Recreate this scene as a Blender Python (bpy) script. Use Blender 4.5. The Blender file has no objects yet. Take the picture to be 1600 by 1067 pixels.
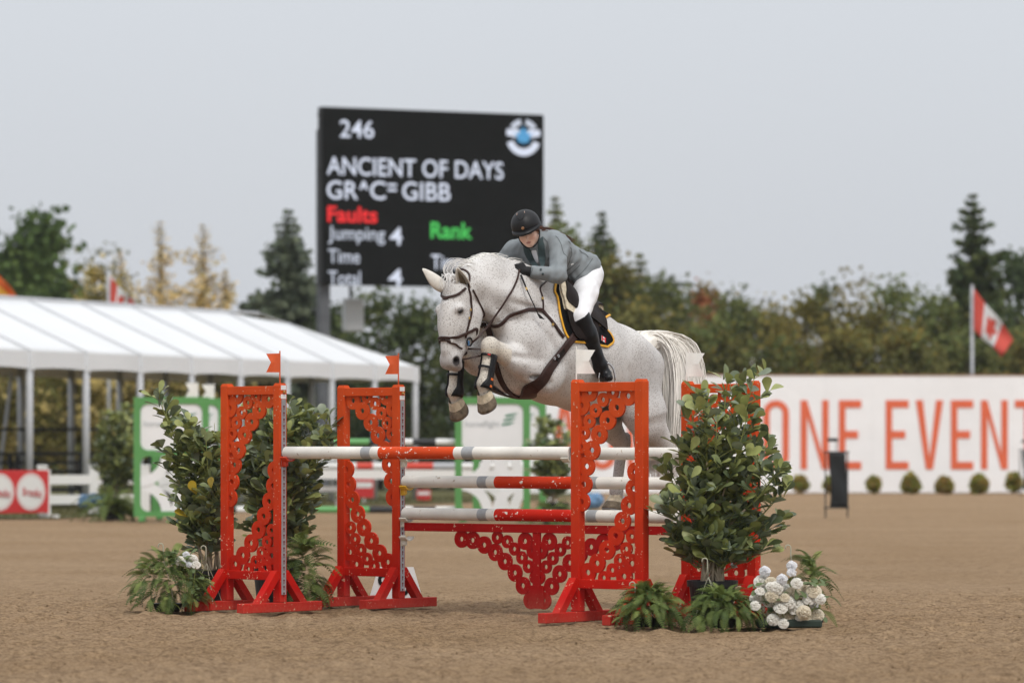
import bpy, bmesh, math, random
import numpy as np
from mathutils import Vector, Matrix
R = math.radians
random.seed(7); np.random.seed(7)
SC = bpy.context.scene
COL = SC.collection

# ------------------------------------------------------------ camera
F = 6400.0; CX = 800.0; HY = 695.0; H = 1.12          # focal length in px of the 1600 px photo, horizon row, eye height
cam_d = bpy.data.cameras.new('camera'); cam = bpy.data.objects.new('camera', cam_d); COL.objects.link(cam)
cam.location = (0, 0, H); cam.rotation_euler = (R(90), 0, 0)
cam_d.sensor_width = 36; cam_d.lens = F / 1600 * 36; cam_d.shift_y = (HY - 533.5) / 1600
cam_d.clip_start = 0.5; cam_d.clip_end = 6000
cam_d.dof.use_dof = True; cam_d.dof.focus_distance = 27.0; cam_d.dof.aperture_fstop = 2.75
SC.camera = cam
# ------------------------------------------------------------ world, sun, exposure
SUN_EL, SUN_AZ = 54.0, 158.0     # azimuth: compass angle of the sun seen from above, 180 = behind the camera
w = bpy.data.worlds.new('World'); SC.world = w; w.use_nodes = True
nt = w.node_tree; nt.nodes.clear()
out = nt.nodes.new('ShaderNodeOutputWorld')
sky = nt.nodes.new('ShaderNodeTexSky'); sky.sky_type = 'NISHITA'; sky.sun_disc = False
sky.sun_elevation = R(SUN_EL); sky.sun_rotation = R(SUN_AZ); sky.air_density = 1.0; sky.dust_density = 4.0; sky.ozone_density = 1.0
bg1 = nt.nodes.new('ShaderNodeBackground'); bg1.inputs[1].default_value = 0.08
nt.links.new(sky.outputs[0], bg1.inputs[0])
# an even overcast layer: a little brighter overhead than at the horizon, faintly mottled
geo = nt.nodes.new('ShaderNodeTexCoord'); sep = nt.nodes.new('ShaderNodeSeparateXYZ'); nt.links.new(geo.outputs['Generated'], sep.inputs[0])
ramp = nt.nodes.new('ShaderNodeValToRGB'); nt.links.new(sep.outputs['Z'], ramp.inputs[0])
ramp.color_ramp.elements[0].position = 0.0; ramp.color_ramp.elements[0].color = (.525, .545, .585, 1)
ramp.color_ramp.elements[1].position = 1.0; ramp.color_ramp.elements[1].color = (.98, 1.01, 1.05, 1)
e = ramp.color_ramp.elements.new(.10); e.color = (.60, .625, .665, 1)
noi = nt.nodes.new('ShaderNodeTexNoise'); noi.inputs['Scale'].default_value = 2.2; noi.inputs['Detail'].default_value = 3
nt.links.new(geo.outputs['Generated'], noi.inputs['Vector'])
mr = nt.nodes.new('ShaderNodeMapRange'); mr.inputs['To Min'].default_value = .93; mr.inputs['To Max'].default_value = 1.07
nt.links.new(noi.outputs['Fac'], mr.inputs['Value'])
bg2 = nt.nodes.new('ShaderNodeBackground'); nt.links.new(ramp.outputs[0], bg2.inputs[0]); nt.links.new(mr.outputs[0], bg2.inputs[1])
mix = nt.nodes.new('ShaderNodeMixShader'); mix.inputs[0].default_value = .88
nt.links.new(bg1.outputs[0], mix.inputs[1]); nt.links.new(bg2.outputs[0], mix.inputs[2]); nt.links.new(mix.outputs[0], out.inputs[0])
sun_d = bpy.data.lights.new('sun', 'SUN'); sun = bpy.data.objects.new('sun', sun_d); COL.objects.link(sun)
sun_d.energy = 1.5; sun_d.angle = R(20); sun_d.color = (1, .965, .91)
_az = R(SUN_AZ)
_sd = Vector((math.sin(_az) * math.cos(R(SUN_EL)), math.cos(_az) * math.cos(R(SUN_EL)), math.sin(R(SUN_EL))))
sun.rotation_euler = _sd.to_track_quat('Z', 'Y').to_euler()
sun.location = (0, 0, 50)
SC.view_settings.view_transform = 'Standard'; SC.view_settings.look = 'None'
SC.view_settings.exposure = 0.30; SC.view_settings.gamma = 1.0; SC.view_settings.use_curve_mapping = False
SC.cycles.max_bounces = 6; SC.cycles.diffuse_bounces = 3; SC.cycles.glossy_bounces = 2; SC.cycles.transmission_bounces = 4; SC.cycles.transparent_max_bounces = 6
SC.cycles.caustics_reflective = False; SC.cycles.caustics_refractive = False
SC.cycles.use_denoising = True

# ------------------------------------------------------------ helpers
def PX(px, py, d):
    "point seen at photo pixel (px, py) at distance d (metres along the view axis)"
    return Vector(((px - CX) * d / F, d, H + (HY - py) * d / F))
def GR(px, d):
    return Vector(((px - CX) * d / F, d, 0))
def srgb(r, g, b):
    f = lambda c: (c / 12.92 if c <= .04045 else ((c + .055) / 1.055) ** 2.4)
    return (f(r / 255), f(g / 255), f(b / 255), 1)

MATS = {}
def mat(name, col, rough=.6, noise=None, bump=None, spec=.4, metal=0, emit=None, col2=None, trans=None, attr=None):
    """procedural material. noise=(scale, amount) varies the colour, col2 mixes by the same noise, bump=(scale, strength, distance)"""
    if name in MATS: return MATS[name]
    m = bpy.data.materials.new(name); MATS[name] = m; m.use_nodes = True
    n = m.node_tree.nodes; l = m.node_tree.links; b = n['Principled BSDF']
    if len(col) == 3: col = (*col, 1)
    b.inputs['Base Color'].default_value = col; b.inputs['Roughness'].default_value = rough
    b.inputs['Specular IOR Level'].default_value = spec; b.inputs['Metallic'].default_value = metal
    tc = n.new('ShaderNodeTexCoord')
    src = None
    if attr:
        a = n.new('ShaderNodeAttribute'); a.attribute_name = attr; src = a.outputs['Color']
    if noise:
        t = n.new('ShaderNodeTexNoise'); t.inputs['Scale'].default_value = noise[0]; t.inputs['Detail'].default_value = 6; t.inputs['Roughness'].default_value = .62
        l.new(tc.outputs['Object'], t.inputs['Vector'])
        mp = n.new('ShaderNodeMapRange'); mp.inputs['From Min'].default_value = .3; mp.inputs['From Max'].default_value = .7
        l.new(t.outputs['Fac'], mp.inputs['Value'])
        mx = n.new('ShaderNodeMix'); mx.data_type = 'RGBA'; l.new(mp.outputs[0], mx.inputs['Factor'])
        a = noise[1]
        if src is not None:
            mu = n.new('ShaderNodeMix'); mu.data_type = 'RGBA'; mu.blend_type = 'MULTIPLY'; mu.inputs['Factor'].default_value = 1
            l.new(src, mu.inputs['A'])
            mx.inputs['A'].default_value = (1 - a, 1 - a, 1 - a, 1); mx.inputs['B'].default_value = (1, 1, 1, 1)
            l.new(mx.outputs['Result'], mu.inputs['B']); src = mu.outputs['Result']
        else:
            mx.inputs['A'].default_value = tuple(c * (1 - a) for c in col[:3]) + (1,)
            mx.inputs['B'].default_value = (col2 if col2 and len(col2) == 4 else (*(col2 or [min(1, c * (1 + a)) for c in col[:3]]), 1))
            src = mx.outputs['Result']
    if src is not None: l.new(src, b.inputs['Base Color'])
    if bump:
        t = n.new('ShaderNodeTexNoise'); t.inputs['Scale'].default_value = bump[0]; t.inputs['Detail'].default_value = 5
        l.new(tc.outputs['Object'], t.inputs['Vector'])
        bp = n.new('ShaderNodeBump'); bp.inputs['Strength'].default_value = bump[1]; bp.inputs['Distance'].default_value = bump[2]
        l.new(t.outputs['Fac'], bp.inputs['Height']); l.new(bp.outputs[0], b.inputs['Normal'])
    if emit:
        b.inputs['Emission Color'].default_value = (*emit[0][:3], 1); b.inputs['Emission Strength'].default_value = emit[1]
    if trans:
        # thin leaf or cloth: part of the light passes through
        tr = n.new('ShaderNodeBsdfTranslucent')
        if src is not None: l.new(src, tr.inputs['Color'])
        else: tr.inputs['Color'].default_value = col
        ms = n.new('ShaderNodeMixShader'); ms.inputs[0].default_value = trans
        l.new(b.outputs[0], ms.inputs[1]); l.new(tr.outputs[0], ms.inputs[2])
        l.new(ms.outputs[0], n['Material Output'].inputs['Surface'])
    return m

def tag(o, label=None, cat=None, group=None, kind=None):
    if label: o['label'] = label
    if cat: o['category'] = cat
    if group: o['group'] = group
    if kind: o['kind'] = kind
    return o
def link(name, me, m=None, parent=None, loc=None, rot=None, smooth=False):
    o = bpy.data.objects.new(name, me); COL.objects.link(o)
    if m is not None:
        for x in (m if isinstance(m, (list, tuple)) else [m]): me.materials.append(x)
    if parent is not None: o.parent = parent
    if loc is not None: o.location = loc
    if rot is not None: o.rotation_euler = rot
    if smooth: me.polygons.foreach_set('use_smooth', np.ones(len(me.polygons), bool))
    return o
def inst(name, me, parent=None, mw=None):
    "another object on mesh data that already has its materials"
    o = bpy.data.objects.new(name, me); COL.objects.link(o)
    if parent is not None: o.parent = parent
    if mw is not None: o.matrix_local = mw
    return o
def empty(name, loc=(0, 0, 0), rz=0):
    o = bpy.data.objects.new(name, None); COL.objects.link(o); o.location = loc; o.rotation_euler = (0, 0, rz); o.empty_display_size = .1
    return o
def mesh(name, v, f):
    me = bpy.data.meshes.new(name); me.from_pydata([tuple(map(float, x)) for x in v], [], [tuple(x) for x in f]); me.update(); return me
def mesh_np(name, V, Fq):
    "fast mesh from numpy arrays; Fq is an (n, k) face array"
    me = bpy.data.meshes.new(name); n, k = Fq.shape
    me.vertices.add(len(V)); me.vertices.foreach_set('co', np.ascontiguousarray(V, np.float32).ravel())
    me.loops.add(n * k); me.loops.foreach_set('vertex_index', np.ascontiguousarray(Fq, np.int32).ravel())
    me.polygons.add(n); me.polygons.foreach_set('loop_start', np.arange(n, dtype=np.int32) * k)
    me.update(calc_edges=True); me.validate(); return me
def set_color(me, C, name='col'):
    a = me.color_attributes.new(name, 'FLOAT_COLOR', 'POINT')
    C4 = np.ones((len(C), 4), np.float32); C4[:, :3] = C; a.data.foreach_set('color', C4.ravel())

class MB:
    "collects shapes of one part into one mesh"
    def __init__(s): s.v = []; s.f = []; s.m = []
    def add(s, v, f, mi=0):
        b = len(s.v); s.v += [tuple(x) for x in v]; s.f += [tuple(b + i for i in q) for q in f]; s.m += [mi] * len(f); return s
    def box(s, c, size, M=None, bev=0.0, mi=0):
        cx, cy, cz = c; a, b, d = (x / 2 for x in size)
        if bev <= 0:
            v = [(cx + i * a, cy + j * b, cz + k * d) for i in (-1, 1) for j in (-1, 1) for k in (-1, 1)]
            f = [(0, 1, 3, 2), (4, 6, 7, 5), (0, 4, 5, 1), (2, 3, 7, 6), (0, 2, 6, 4), (1, 5, 7, 3)]
        else:
            bm = bmesh.new(); bmesh.ops.create_cube(bm, size=1)
            for q in bm.verts: q.co = Vector((cx + q.co.x * 2 * a, cy + q.co.y * 2 * b, cz + q.co.z * 2 * d))
            bmesh.ops.bevel(bm, geom=bm.edges[:], offset=bev, segments=1, affect='EDGES', profile=.5)
            bm.verts.index_update(); v = [tuple(q.co) for q in bm.verts]; f = [[q.index for q in p.verts] for p in bm.faces]; bm.free()
        if M is not None: v = [tuple(M @ Vector(q)) for q in v]
        return s.add(v, f, mi)
    def beam(s, p, q, wa, wb, up=(0, 0, 1), mi=0):
        "rectangular bar from p to q; wa across, wb along 'up'"
        p, q = Vector(p), Vector(q); t = (q - p).normalized(); u = Vector(up); a = t.cross(u)
        if a.length < 1e-4: a = t.cross(Vector((1, 0, 0)))
        a.normalize(); u = a.cross(t).normalized()
        v = [x + a * (i * wa / 2) + u * (j * wb / 2) for x in (p, q) for i, j in ((-1, -1), (1, -1), (1, 1), (-1, 1))]
        return s.add(v, [(3, 2, 1, 0), (4, 5, 6, 7), (0, 1, 5, 4), (1, 2, 6, 5), (2, 3, 7, 6), (3, 0, 4, 7)], mi)
    def tube(s, pts, r, n=8, cap=True, mi=0):
        pts = [Vector(p) for p in pts]; k = len(pts); rr = r if isinstance(r, (list, tuple)) else [r] * k
        v = []; f = []; a0 = None
        for i, p in enumerate(pts):
            t = (pts[min(i + 1, k - 1)] - pts[max(i - 1, 0)])
            t = t.normalized() if t.length > 1e-9 else Vector((0, 0, 1))
            if a0 is None: a0 = t.orthogonal()
            a = (a0 - t * a0.dot(t)); a = a.normalized() if a.length > 1e-6 else t.orthogonal().normalized(); a0 = a; b = t.cross(a)
            v += [p + (a * math.cos(j * 2 * math.pi / n) + b * math.sin(j * 2 * math.pi / n)) * rr[i] for j in range(n)]
        for i in range(k - 1):
            for j in range(n): f.append((i * n + j, i * n + (j + 1) % n, (i + 1) * n + (j + 1) % n, (i + 1) * n + j))
        if cap: f.append(tuple(range(n - 1, -1, -1))); f.append(tuple((k - 1) * n + j for j in range(n)))
        return s.add(v, f, mi)
    def prism(s, poly, z0, z1, M=None, mi=0):
        "poly: list of (x, y) extruded from z0 to z1"
        n = len(poly); v = [(x, y, z0) for x, y in poly] + [(x, y, z1) for x, y in poly]
        f = [tuple(range(n - 1, -1, -1)), tuple(range(n, 2 * n))] + [(i, (i + 1) % n, n + (i + 1) % n, n + i) for i in range(n)]
        if M is not None: v = [tuple(M @ Vector(q)) for q in v]
        return s.add(v, f, mi)
    def lathe(s, prof, n=16, M=None, mi=0, cap=True):
        v = []; f = []; k = len(prof)
        for r, z in prof: v += [(r * math.cos(j * 2 * math.pi / n), r * math.sin(j * 2 * math.pi / n), z) for j in range(n)]
        for i in range(k - 1):
            for j in range(n): f.append((i * n + j, i * n + (j + 1) % n, (i + 1) * n + (j + 1) % n, (i + 1) * n + j))
        if cap: f.append(tuple(range(n - 1, -1, -1))); f.append(tuple((k - 1) * n + j for j in range(n)))
        if M is not None: v = [tuple(M @ Vector(q)) for q in v]
        return s.add(v, f, mi)
    def mesh(s, name):
        me = mesh(name, s.v, s.f); me.polygons.foreach_set('material_index', s.m); return me
    def build(s, name, m=None, parent=None, loc=None, rot=None, smooth=False):
        return link(name, s.mesh(name), m, parent, loc, rot, smooth)
def frame(o, x, y, z):
    "4x4 matrix from origin and three axes"
    return Matrix(((x[0], y[0], z[0], o[0]), (x[1], y[1], z[1], o[1]), (x[2], y[2], z[2], o[2]), (0, 0, 0, 1)))
FONT_CACHE = {}
def text_mesh(body, size=1.0, extrude=.01, bold=0.0, sx=1.0, spacing=1.0, align='LEFT'):
    cu = bpy.data.curves.new('lettering', 'FONT'); cu.body = body; cu.size = size; cu.extrude = extrude; cu.offset = bold; cu.space_character = spacing
    cu.align_x = align; cu.resolution_u = 4
    o = bpy.data.objects.new('lettering', cu); COL.objects.link(o)
    dg = bpy.context.evaluated_depsgraph_get(); me = bpy.data.meshes.new_from_object(o.evaluated_get(dg))
    bpy.data.objects.remove(o); bpy.data.curves.remove(cu)
    for v in me.vertices: v.co.x *= sx
    return me
def bounds(me):
    c = np.empty(len(me.vertices) * 3, np.float32); me.vertices.foreach_get('co', c); c = c.reshape(-1, 3); return c.min(0), c.max(0)
def fit_text(body, w, h, extrude=.01, bold=0.0, spacing=1.0):
    "lettering scaled to exactly w x h, lower left corner at the origin, in the xy plane"
    me = text_mesh(body, 1.0, extrude, bold, 1.0, spacing); a, b = bounds(me)
    for v in me.vertices: v.co.x = (v.co.x - a[0]) / (b[0] - a[0]) * w; v.co.y = (v.co.y - a[1]) / (b[1] - a[1]) * h
    return me
# ------------------------------------------------------------ ground
def nodes(m): return m.node_tree.nodes, m.node_tree.links
def sand_material():
    m = bpy.data.materials.new('sand'); m.use_nodes = True; n, l = nodes(m); b = n['Principled BSDF']
    b.inputs['Roughness'].default_value = .95; b.inputs['Specular IOR Level'].default_value = .1
    tc = n.new('ShaderNodeTexCoord')
    def noise(scale, det=5, rough=.6):
        t = n.new('ShaderNodeTexNoise'); t.inputs['Scale'].default_value = scale; t.inputs['Detail'].default_value = det; t.inputs['Roughness'].default_value = rough
        l.new(tc.outputs['Object'], t.inputs['Vector']); return t
    t1, t2, t3 = noise(.35, 3), noise(13, 8, .72), noise(46, 5, .75)
    r1 = n.new('ShaderNodeValToRGB'); l.new(t1.outputs['Fac'], r1.inputs[0])
    r1.color_ramp.elements[0].position = .32; r1.color_ramp.elements[0].color = (.405, .272, .153, 1)
    r1.color_ramp.elements[1].position = .68; r1.color_ramp.elements[1].color = (.48, .335, .203, 1)
    r2 = n.new('ShaderNodeValToRGB'); l.new(t2.outputs['Fac'], r2.inputs[0])
    r2.color_ramp.elements[0].position = .33; r2.color_ramp.elements[0].color = (.55, .52, .50, 1)
    r2.color_ramp.elements[1].position = .55; r2.color_ramp.elements[1].color = (1.05, 1.05, 1.05, 1)
    mu = n.new('ShaderNodeMix'); mu.data_type = 'RGBA'; mu.blend_type = 'MULTIPLY'; mu.inputs['Factor'].default_value = 1
    l.new(r1.outputs[0], mu.inputs['A']); l.new(r2.outputs[0], mu.inputs['B'])
    r3 = n.new('ShaderNodeValToRGB'); l.new(t3.outputs['Fac'], r3.inputs[0])
    r3.color_ramp.elements[0].position = .38; r3.color_ramp.elements[0].color = (.42, .38, .35, 1)
    r3.color_ramp.elements[1].position = .56; r3.color_ramp.elements[1].color = (1, 1, 1, 1)
    m2 = n.new('ShaderNodeMix'); m2.data_type = 'RGBA'; m2.blend_type = 'MULTIPLY'; m2.inputs['Factor'].default_value = .8
    l.new(mu.outputs['Result'], m2.inputs['A']); l.new(r3.outputs[0], m2.inputs['B']); l.new(m2.outputs['Result'], b.inputs['Base Color'])
    ad = n.new('ShaderNodeMath'); ad.operation = 'MULTIPLY_ADD'; ad.inputs[1].default_value = .35
    l.new(t3.outputs['Fac'], ad.inputs[0]); l.new(t2.outputs['Fac'], ad.inputs[2])
    bp = n.new('ShaderNodeBump'); bp.inputs['Strength'].default_value = 1; bp.inputs['Distance'].default_value = .05
    l.new(ad.outputs[0], bp.inputs['Height']); l.new(bp.outputs[0], b.inputs['Normal'])
    return m
SAND = sand_material()
def vnoise(x, y, seed=0):
    "smooth value noise on numpy arrays"
    xi = np.floor(x).astype(np.int64); yi = np.floor(y).astype(np.int64); fx = x - xi; fy = y - yi
    def hsh(i, j):
        k = (i * 374761393 + j * 668265263 + seed * 974711) & 0x7fffffff; k = ((k ^ (k >> 13)) * 1274126177) & 0x7fffffff
        return ((k ^ (k >> 16)) & 0xffff) / 65535.0
    fx = fx * fx * (3 - 2 * fx); fy = fy * fy * (3 - 2 * fy)
    return (hsh(xi, yi) * (1 - fx) + hsh(xi + 1, yi) * fx) * (1 - fy) + (hsh(xi, yi + 1) * (1 - fx) + hsh(xi + 1, yi + 1) * fx) * fy
_hr = np.random.RandomState(8); HOOFPRINTS = [(-2.6 + .62 * k + _hr.normal(0, .12), 21.5 + .75 * k + _hr.normal(0, .12)) for k in range(6)] + list(zip(_hr.uniform(-4, 4, 46), 19.6 + 11 * _hr.rand(46)))
def sand_height(x, y):
    near = np.clip((33 - y) / 4, 0, 1) * np.clip((5 - np.abs(x)) / .4, 0, 1)
    z = .030 * (vnoise(x * 1.6, y * 1.1, 1) - .5) + .030 * (vnoise(x * 5.5, y * 4.0, 2) - .5) + .020 * (vnoise(x * 13, y * 10, 3) - .5) + .017 * (vnoise(x * 27, y * 19, 4) - .5)
    b = np.clip(vnoise(x * 9, y * 7, 5) - .62, 0, 1) * .05
    pit = 0 * z
    for hx, hy in HOOFPRINTS:
        r2 = ((x - hx) ** 2 + ((y - hy) * .8) ** 2) / .0049; pit = pit - .022 * np.exp(-r2) + .010 * np.exp(-(np.sqrt(r2) - 1.7) ** 2 * 4)
    return (z + b + pit) * near - .02
xs = np.concatenate([-np.geomspace(3000, 5.3, 22), np.arange(-5, 5.001, .024), np.geomspace(5.3, 3000, 22)])
ys = np.concatenate([[-60, -20, 0, 8, 14], np.arange(18.4, 33, .036), np.geomspace(33.3, 5000, 80)])
gx, gy = np.meshgrid(xs, ys); gz = sand_height(gx, gy)
nx, ny = len(xs), len(ys); ii = np.arange(nx * ny).reshape(ny, nx)
gq = np.stack([ii[:-1, :-1], ii[:-1, 1:], ii[1:, 1:], ii[1:, :-1]], -1).reshape(-1, 4)
ground = link('ground', mesh_np('ground', np.stack([gx, gy, gz], -1).reshape(-1, 3), gq), SAND, smooth=True)
tag(ground, 'brown raked sand footing of the riding arena', 'ground', kind='structure')
# loose clods thrown up by the hooves
def clods():
    rng = np.random.RandomState(3); N = 3600
    x = rng.uniform(-4.6, 4.6, N); y = 18.6 + 14 * rng.rand(N) ** 1.2; keep = vnoise(x * 1.3, y * .9, 9) + .5 * rng.rand(N) > .62
    x, y = x[keep], y[keep]; n = len(x); s = .003 + .008 * rng.rand(n) ** 3
    base = np.array([[1, 0, 0], [-1, 0, 0], [0, 1, 0], [0, -1, 0], [0, 0, 1], [0, 0, -1]], float)
    V = base[None] * s[:, None, None] * rng.uniform(.6, 1.3, (n, 6, 1)); V[..., 0] += x[:, None]; V[..., 1] += y[:, None]; V[..., 2] += sand_height(x, y)[:, None] + s[:, None] * .3
    tri = np.array([[0, 2, 4], [2, 1, 4], [1, 3, 4], [3, 0, 4], [2, 0, 5], [1, 2, 5], [3, 1, 5], [0, 3, 5]])
    Fq = (tri[None] + (np.arange(n) * 6)[:, None, None]).reshape(-1, 3)
    o = link('sand_clods', mesh_np('sand_clods', V.reshape(-1, 3), Fq), SAND)
    tag(o, 'loose clods of sand scattered over the arena footing', 'sand', kind='stuff')
clods()

# ------------------------------------------------------------ painted wood
def paint(name, top, low, chips=.685, chipcol=(.62, .42, .28, 1), z0=.15, z1=1.35, scale=55, grime=.28):
    "old gloss paint on wood, sun-bleached towards 'top' with height; chipped in spots and dusty near the ground"
    if name in MATS: return MATS[name]
    m = bpy.data.materials.new(name); MATS[name] = m; m.use_nodes = True; n, l = nodes(m); b = n['Principled BSDF']
    b.inputs['Roughness'].default_value = .6; b.inputs['Specular IOR Level'].default_value = .10
    g = n.new('ShaderNodeNewGeometry'); s = n.new('ShaderNodeSeparateXYZ'); l.new(g.outputs['Position'], s.inputs[0])
    tc = n.new('ShaderNodeTexCoord')
    mp = n.new('ShaderNodeMapRange'); mp.inputs['From Min'].default_value = z0; mp.inputs['From Max'].default_value = z1; l.new(s.outputs['Z'], mp.inputs['Value'])
    mx = n.new('ShaderNodeMix'); mx.data_type = 'RGBA'; mx.inputs['A'].default_value = (*low, 1); mx.inputs['B'].default_value = (*top, 1); l.new(mp.outputs[0], mx.inputs['Factor'])
    t = n.new('ShaderNodeTexNoise'); t.inputs['Scale'].default_value = 6; t.inputs['Detail'].default_value = 6; l.new(g.outputs['Position'], t.inputs['Vector'])
    mr = n.new('ShaderNodeMapRange'); mr.inputs['To Min'].default_value = .72; mr.inputs['To Max'].default_value = 1.25; l.new(t.outputs['Fac'], mr.inputs['Value'])
    mu = n.new('ShaderNodeMix'); mu.data_type = 'RGBA'; mu.blend_type = 'MULTIPLY'; mu.inputs['Factor'].default_value = 1
    l.new(mx.outputs['Result'], mu.inputs['A']); l.new(mr.outputs[0], mu.inputs['B'])
    t2 = n.new('ShaderNodeTexNoise'); t2.inputs['Scale'].default_value = scale; t2.inputs['Detail'].default_value = 3; l.new(g.outputs['Position'], t2.inputs['Vector'])
    t3 = n.new('ShaderNodeTexNoise'); t3.inputs['Scale'].default_value = 7; l.new(g.outputs['Position'], t3.inputs['Vector'])
    ad = n.new('ShaderNodeMath'); ad.operation = 'MULTIPLY_ADD'; ad.inputs[1].default_value = .35; l.new(t3.outputs['Fac'], ad.inputs[0]); l.new(t2.outputs['Fac'], ad.inputs[2])
    ge = n.new('ShaderNodeMapRange'); ge.inputs['From Min'].default_value = chips + .175; ge.inputs['From Max'].default_value = chips + .2; l.new(ad.outputs[0], ge.inputs['Value'])
    m3 = n.new('ShaderNodeMix'); m3.data_type = 'RGBA'; l.new(ge.outputs[0], m3.inputs['Factor']); l.new(mu.outputs['Result'], m3.inputs['A']); m3.inputs['B'].default_value = chipcol
    # dust splashed up from the sand
    du = n.new('ShaderNodeMapRange'); du.inputs['From Min'].default_value = .16; du.inputs['From Max'].default_value = 0; du.inputs['To Max'].default_value = grime; l.new(s.outputs['Z'], du.inputs['Value'])
    dm = n.new('ShaderNodeMath'); dm.operation = 'MULTIPLY'; l.new(du.outputs[0], dm.inputs[0]); l.new(t2.outputs['Fac'], dm.inputs[1])
    m4 = n.new('ShaderNodeMix'); m4.data_type = 'RGBA'; l.new(dm.outputs[0], m4.inputs['Factor']); l.new(m3.outputs['Result'], m4.inputs['A']); m4.inputs['B'].default_value = (.42, .30, .2, 1)
    l.new(m4.outputs['Result'], b.inputs['Base Color'])
    bp = n.new('ShaderNodeBump'); bp.inputs['Strength'].default_value = .25; bp.inputs['Distance'].default_value = .004; l.new(t2.outputs['Fac'], bp.inputs['Height']); l.new(bp.outputs[0], b.inputs['Normal'])
    return m
RED = paint('red_paint', (.60, .075, .014), (.47, .006, .004))
GATE = paint('gate_paint', (.44, .010, .007), (.34, .005, .005))
POLE_OR = paint('orange_pole_paint', (.62, .068, .015), (.55, .012, .007), chips=.655, chipcol=(.8, .74, .66, 1), scale=38, z0=.6, z1=1.1)
POLE_WH = paint('white_pole_paint', (.76, .73, .67), (.72, .69, .64), chips=.70, chipcol=(.42, .34, .26, 1), scale=42)
POLE_GR = mat('grey_tape', (.33, .34, .35), .5, noise=(30, .12))
STEEL = mat('track_steel', (.42, .44, .47), .45, metal=.6, noise=(30, .15))
KEYH = mat('keyhole_dark_red', (.16, .006, .006), .8)
WHITE = mat('white_plastic', (.78, .78, .78), .45, noise=(20, .05))
CREAM = mat('cream_plastic', (.70, .68, .60), .5, noise=(20, .12))
YEL = mat('yellow_plastic', (.72, .42, .03), .45)
REDP = mat('red_plastic', (.62, .05, .015), .45)
BRASS = mat('screw_brass', (.5, .3, .1), .4, metal=.7)

PW, PH = .066, 1.535
TH = R(37.4)
STD_RINGS_TOP = [(.0966, 1.428, 1), (.183, 1.356, 1), (.257, 1.276, 1), (.323, 1.186, 1), (.379, 1.086, 1), (.422, .985, 1), (.443, .87, 1), (.46, .76, 1),
    (.22, 1.452, 0), (.294, 1.406, 0), (.353, 1.338, 0), (.403, 1.27, 0), (.445, 1.195, 0), (.465, 1.11, 0), (.40, 1.455, 1), (.462, 1.37, 1)]
STD_RINGS_LOW = [(.04, .95, 1), (.055, .845, 1), (.09, .74, 1), (.14, .64, 1), (.193, .548, 1), (.262, .456, 1), (.338, .372, 1), (.412, .312, 1),
    (.07, .545, 0), (.112, .4655, 0), (.164, .392, 0), (.222, .33, 0), (.287, .28, 0), (.068, .375, 1), (.128, .292, 1)]
def ring_mesh(name, ro, ri, t, m, n=22):
    v = []; f = []
    for (r, y) in ((ro, t / 2), (ro, -t / 2), (ri, -t / 2), (ri, t / 2)):
        v += [(r * math.cos(j * 2 * math.pi / n), y, r * math.sin(j * 2 * math.pi / n)) for j in range(n)]
    for k in range(4):
        for j in range(n): f.append((k * n + j, k * n + (j + 1) % n, ((k + 1) % 4) * n + (j + 1) % n, ((k + 1) % 4) * n + j))
    me = mesh(name, v, f); me.materials.append(m); return me
RING_BIG = ring_mesh('ring', .062, .0185, .016, RED); RING_SMALL = ring_mesh('ring', .045, .0165, .016, RED)
POST_ME = None
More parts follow.
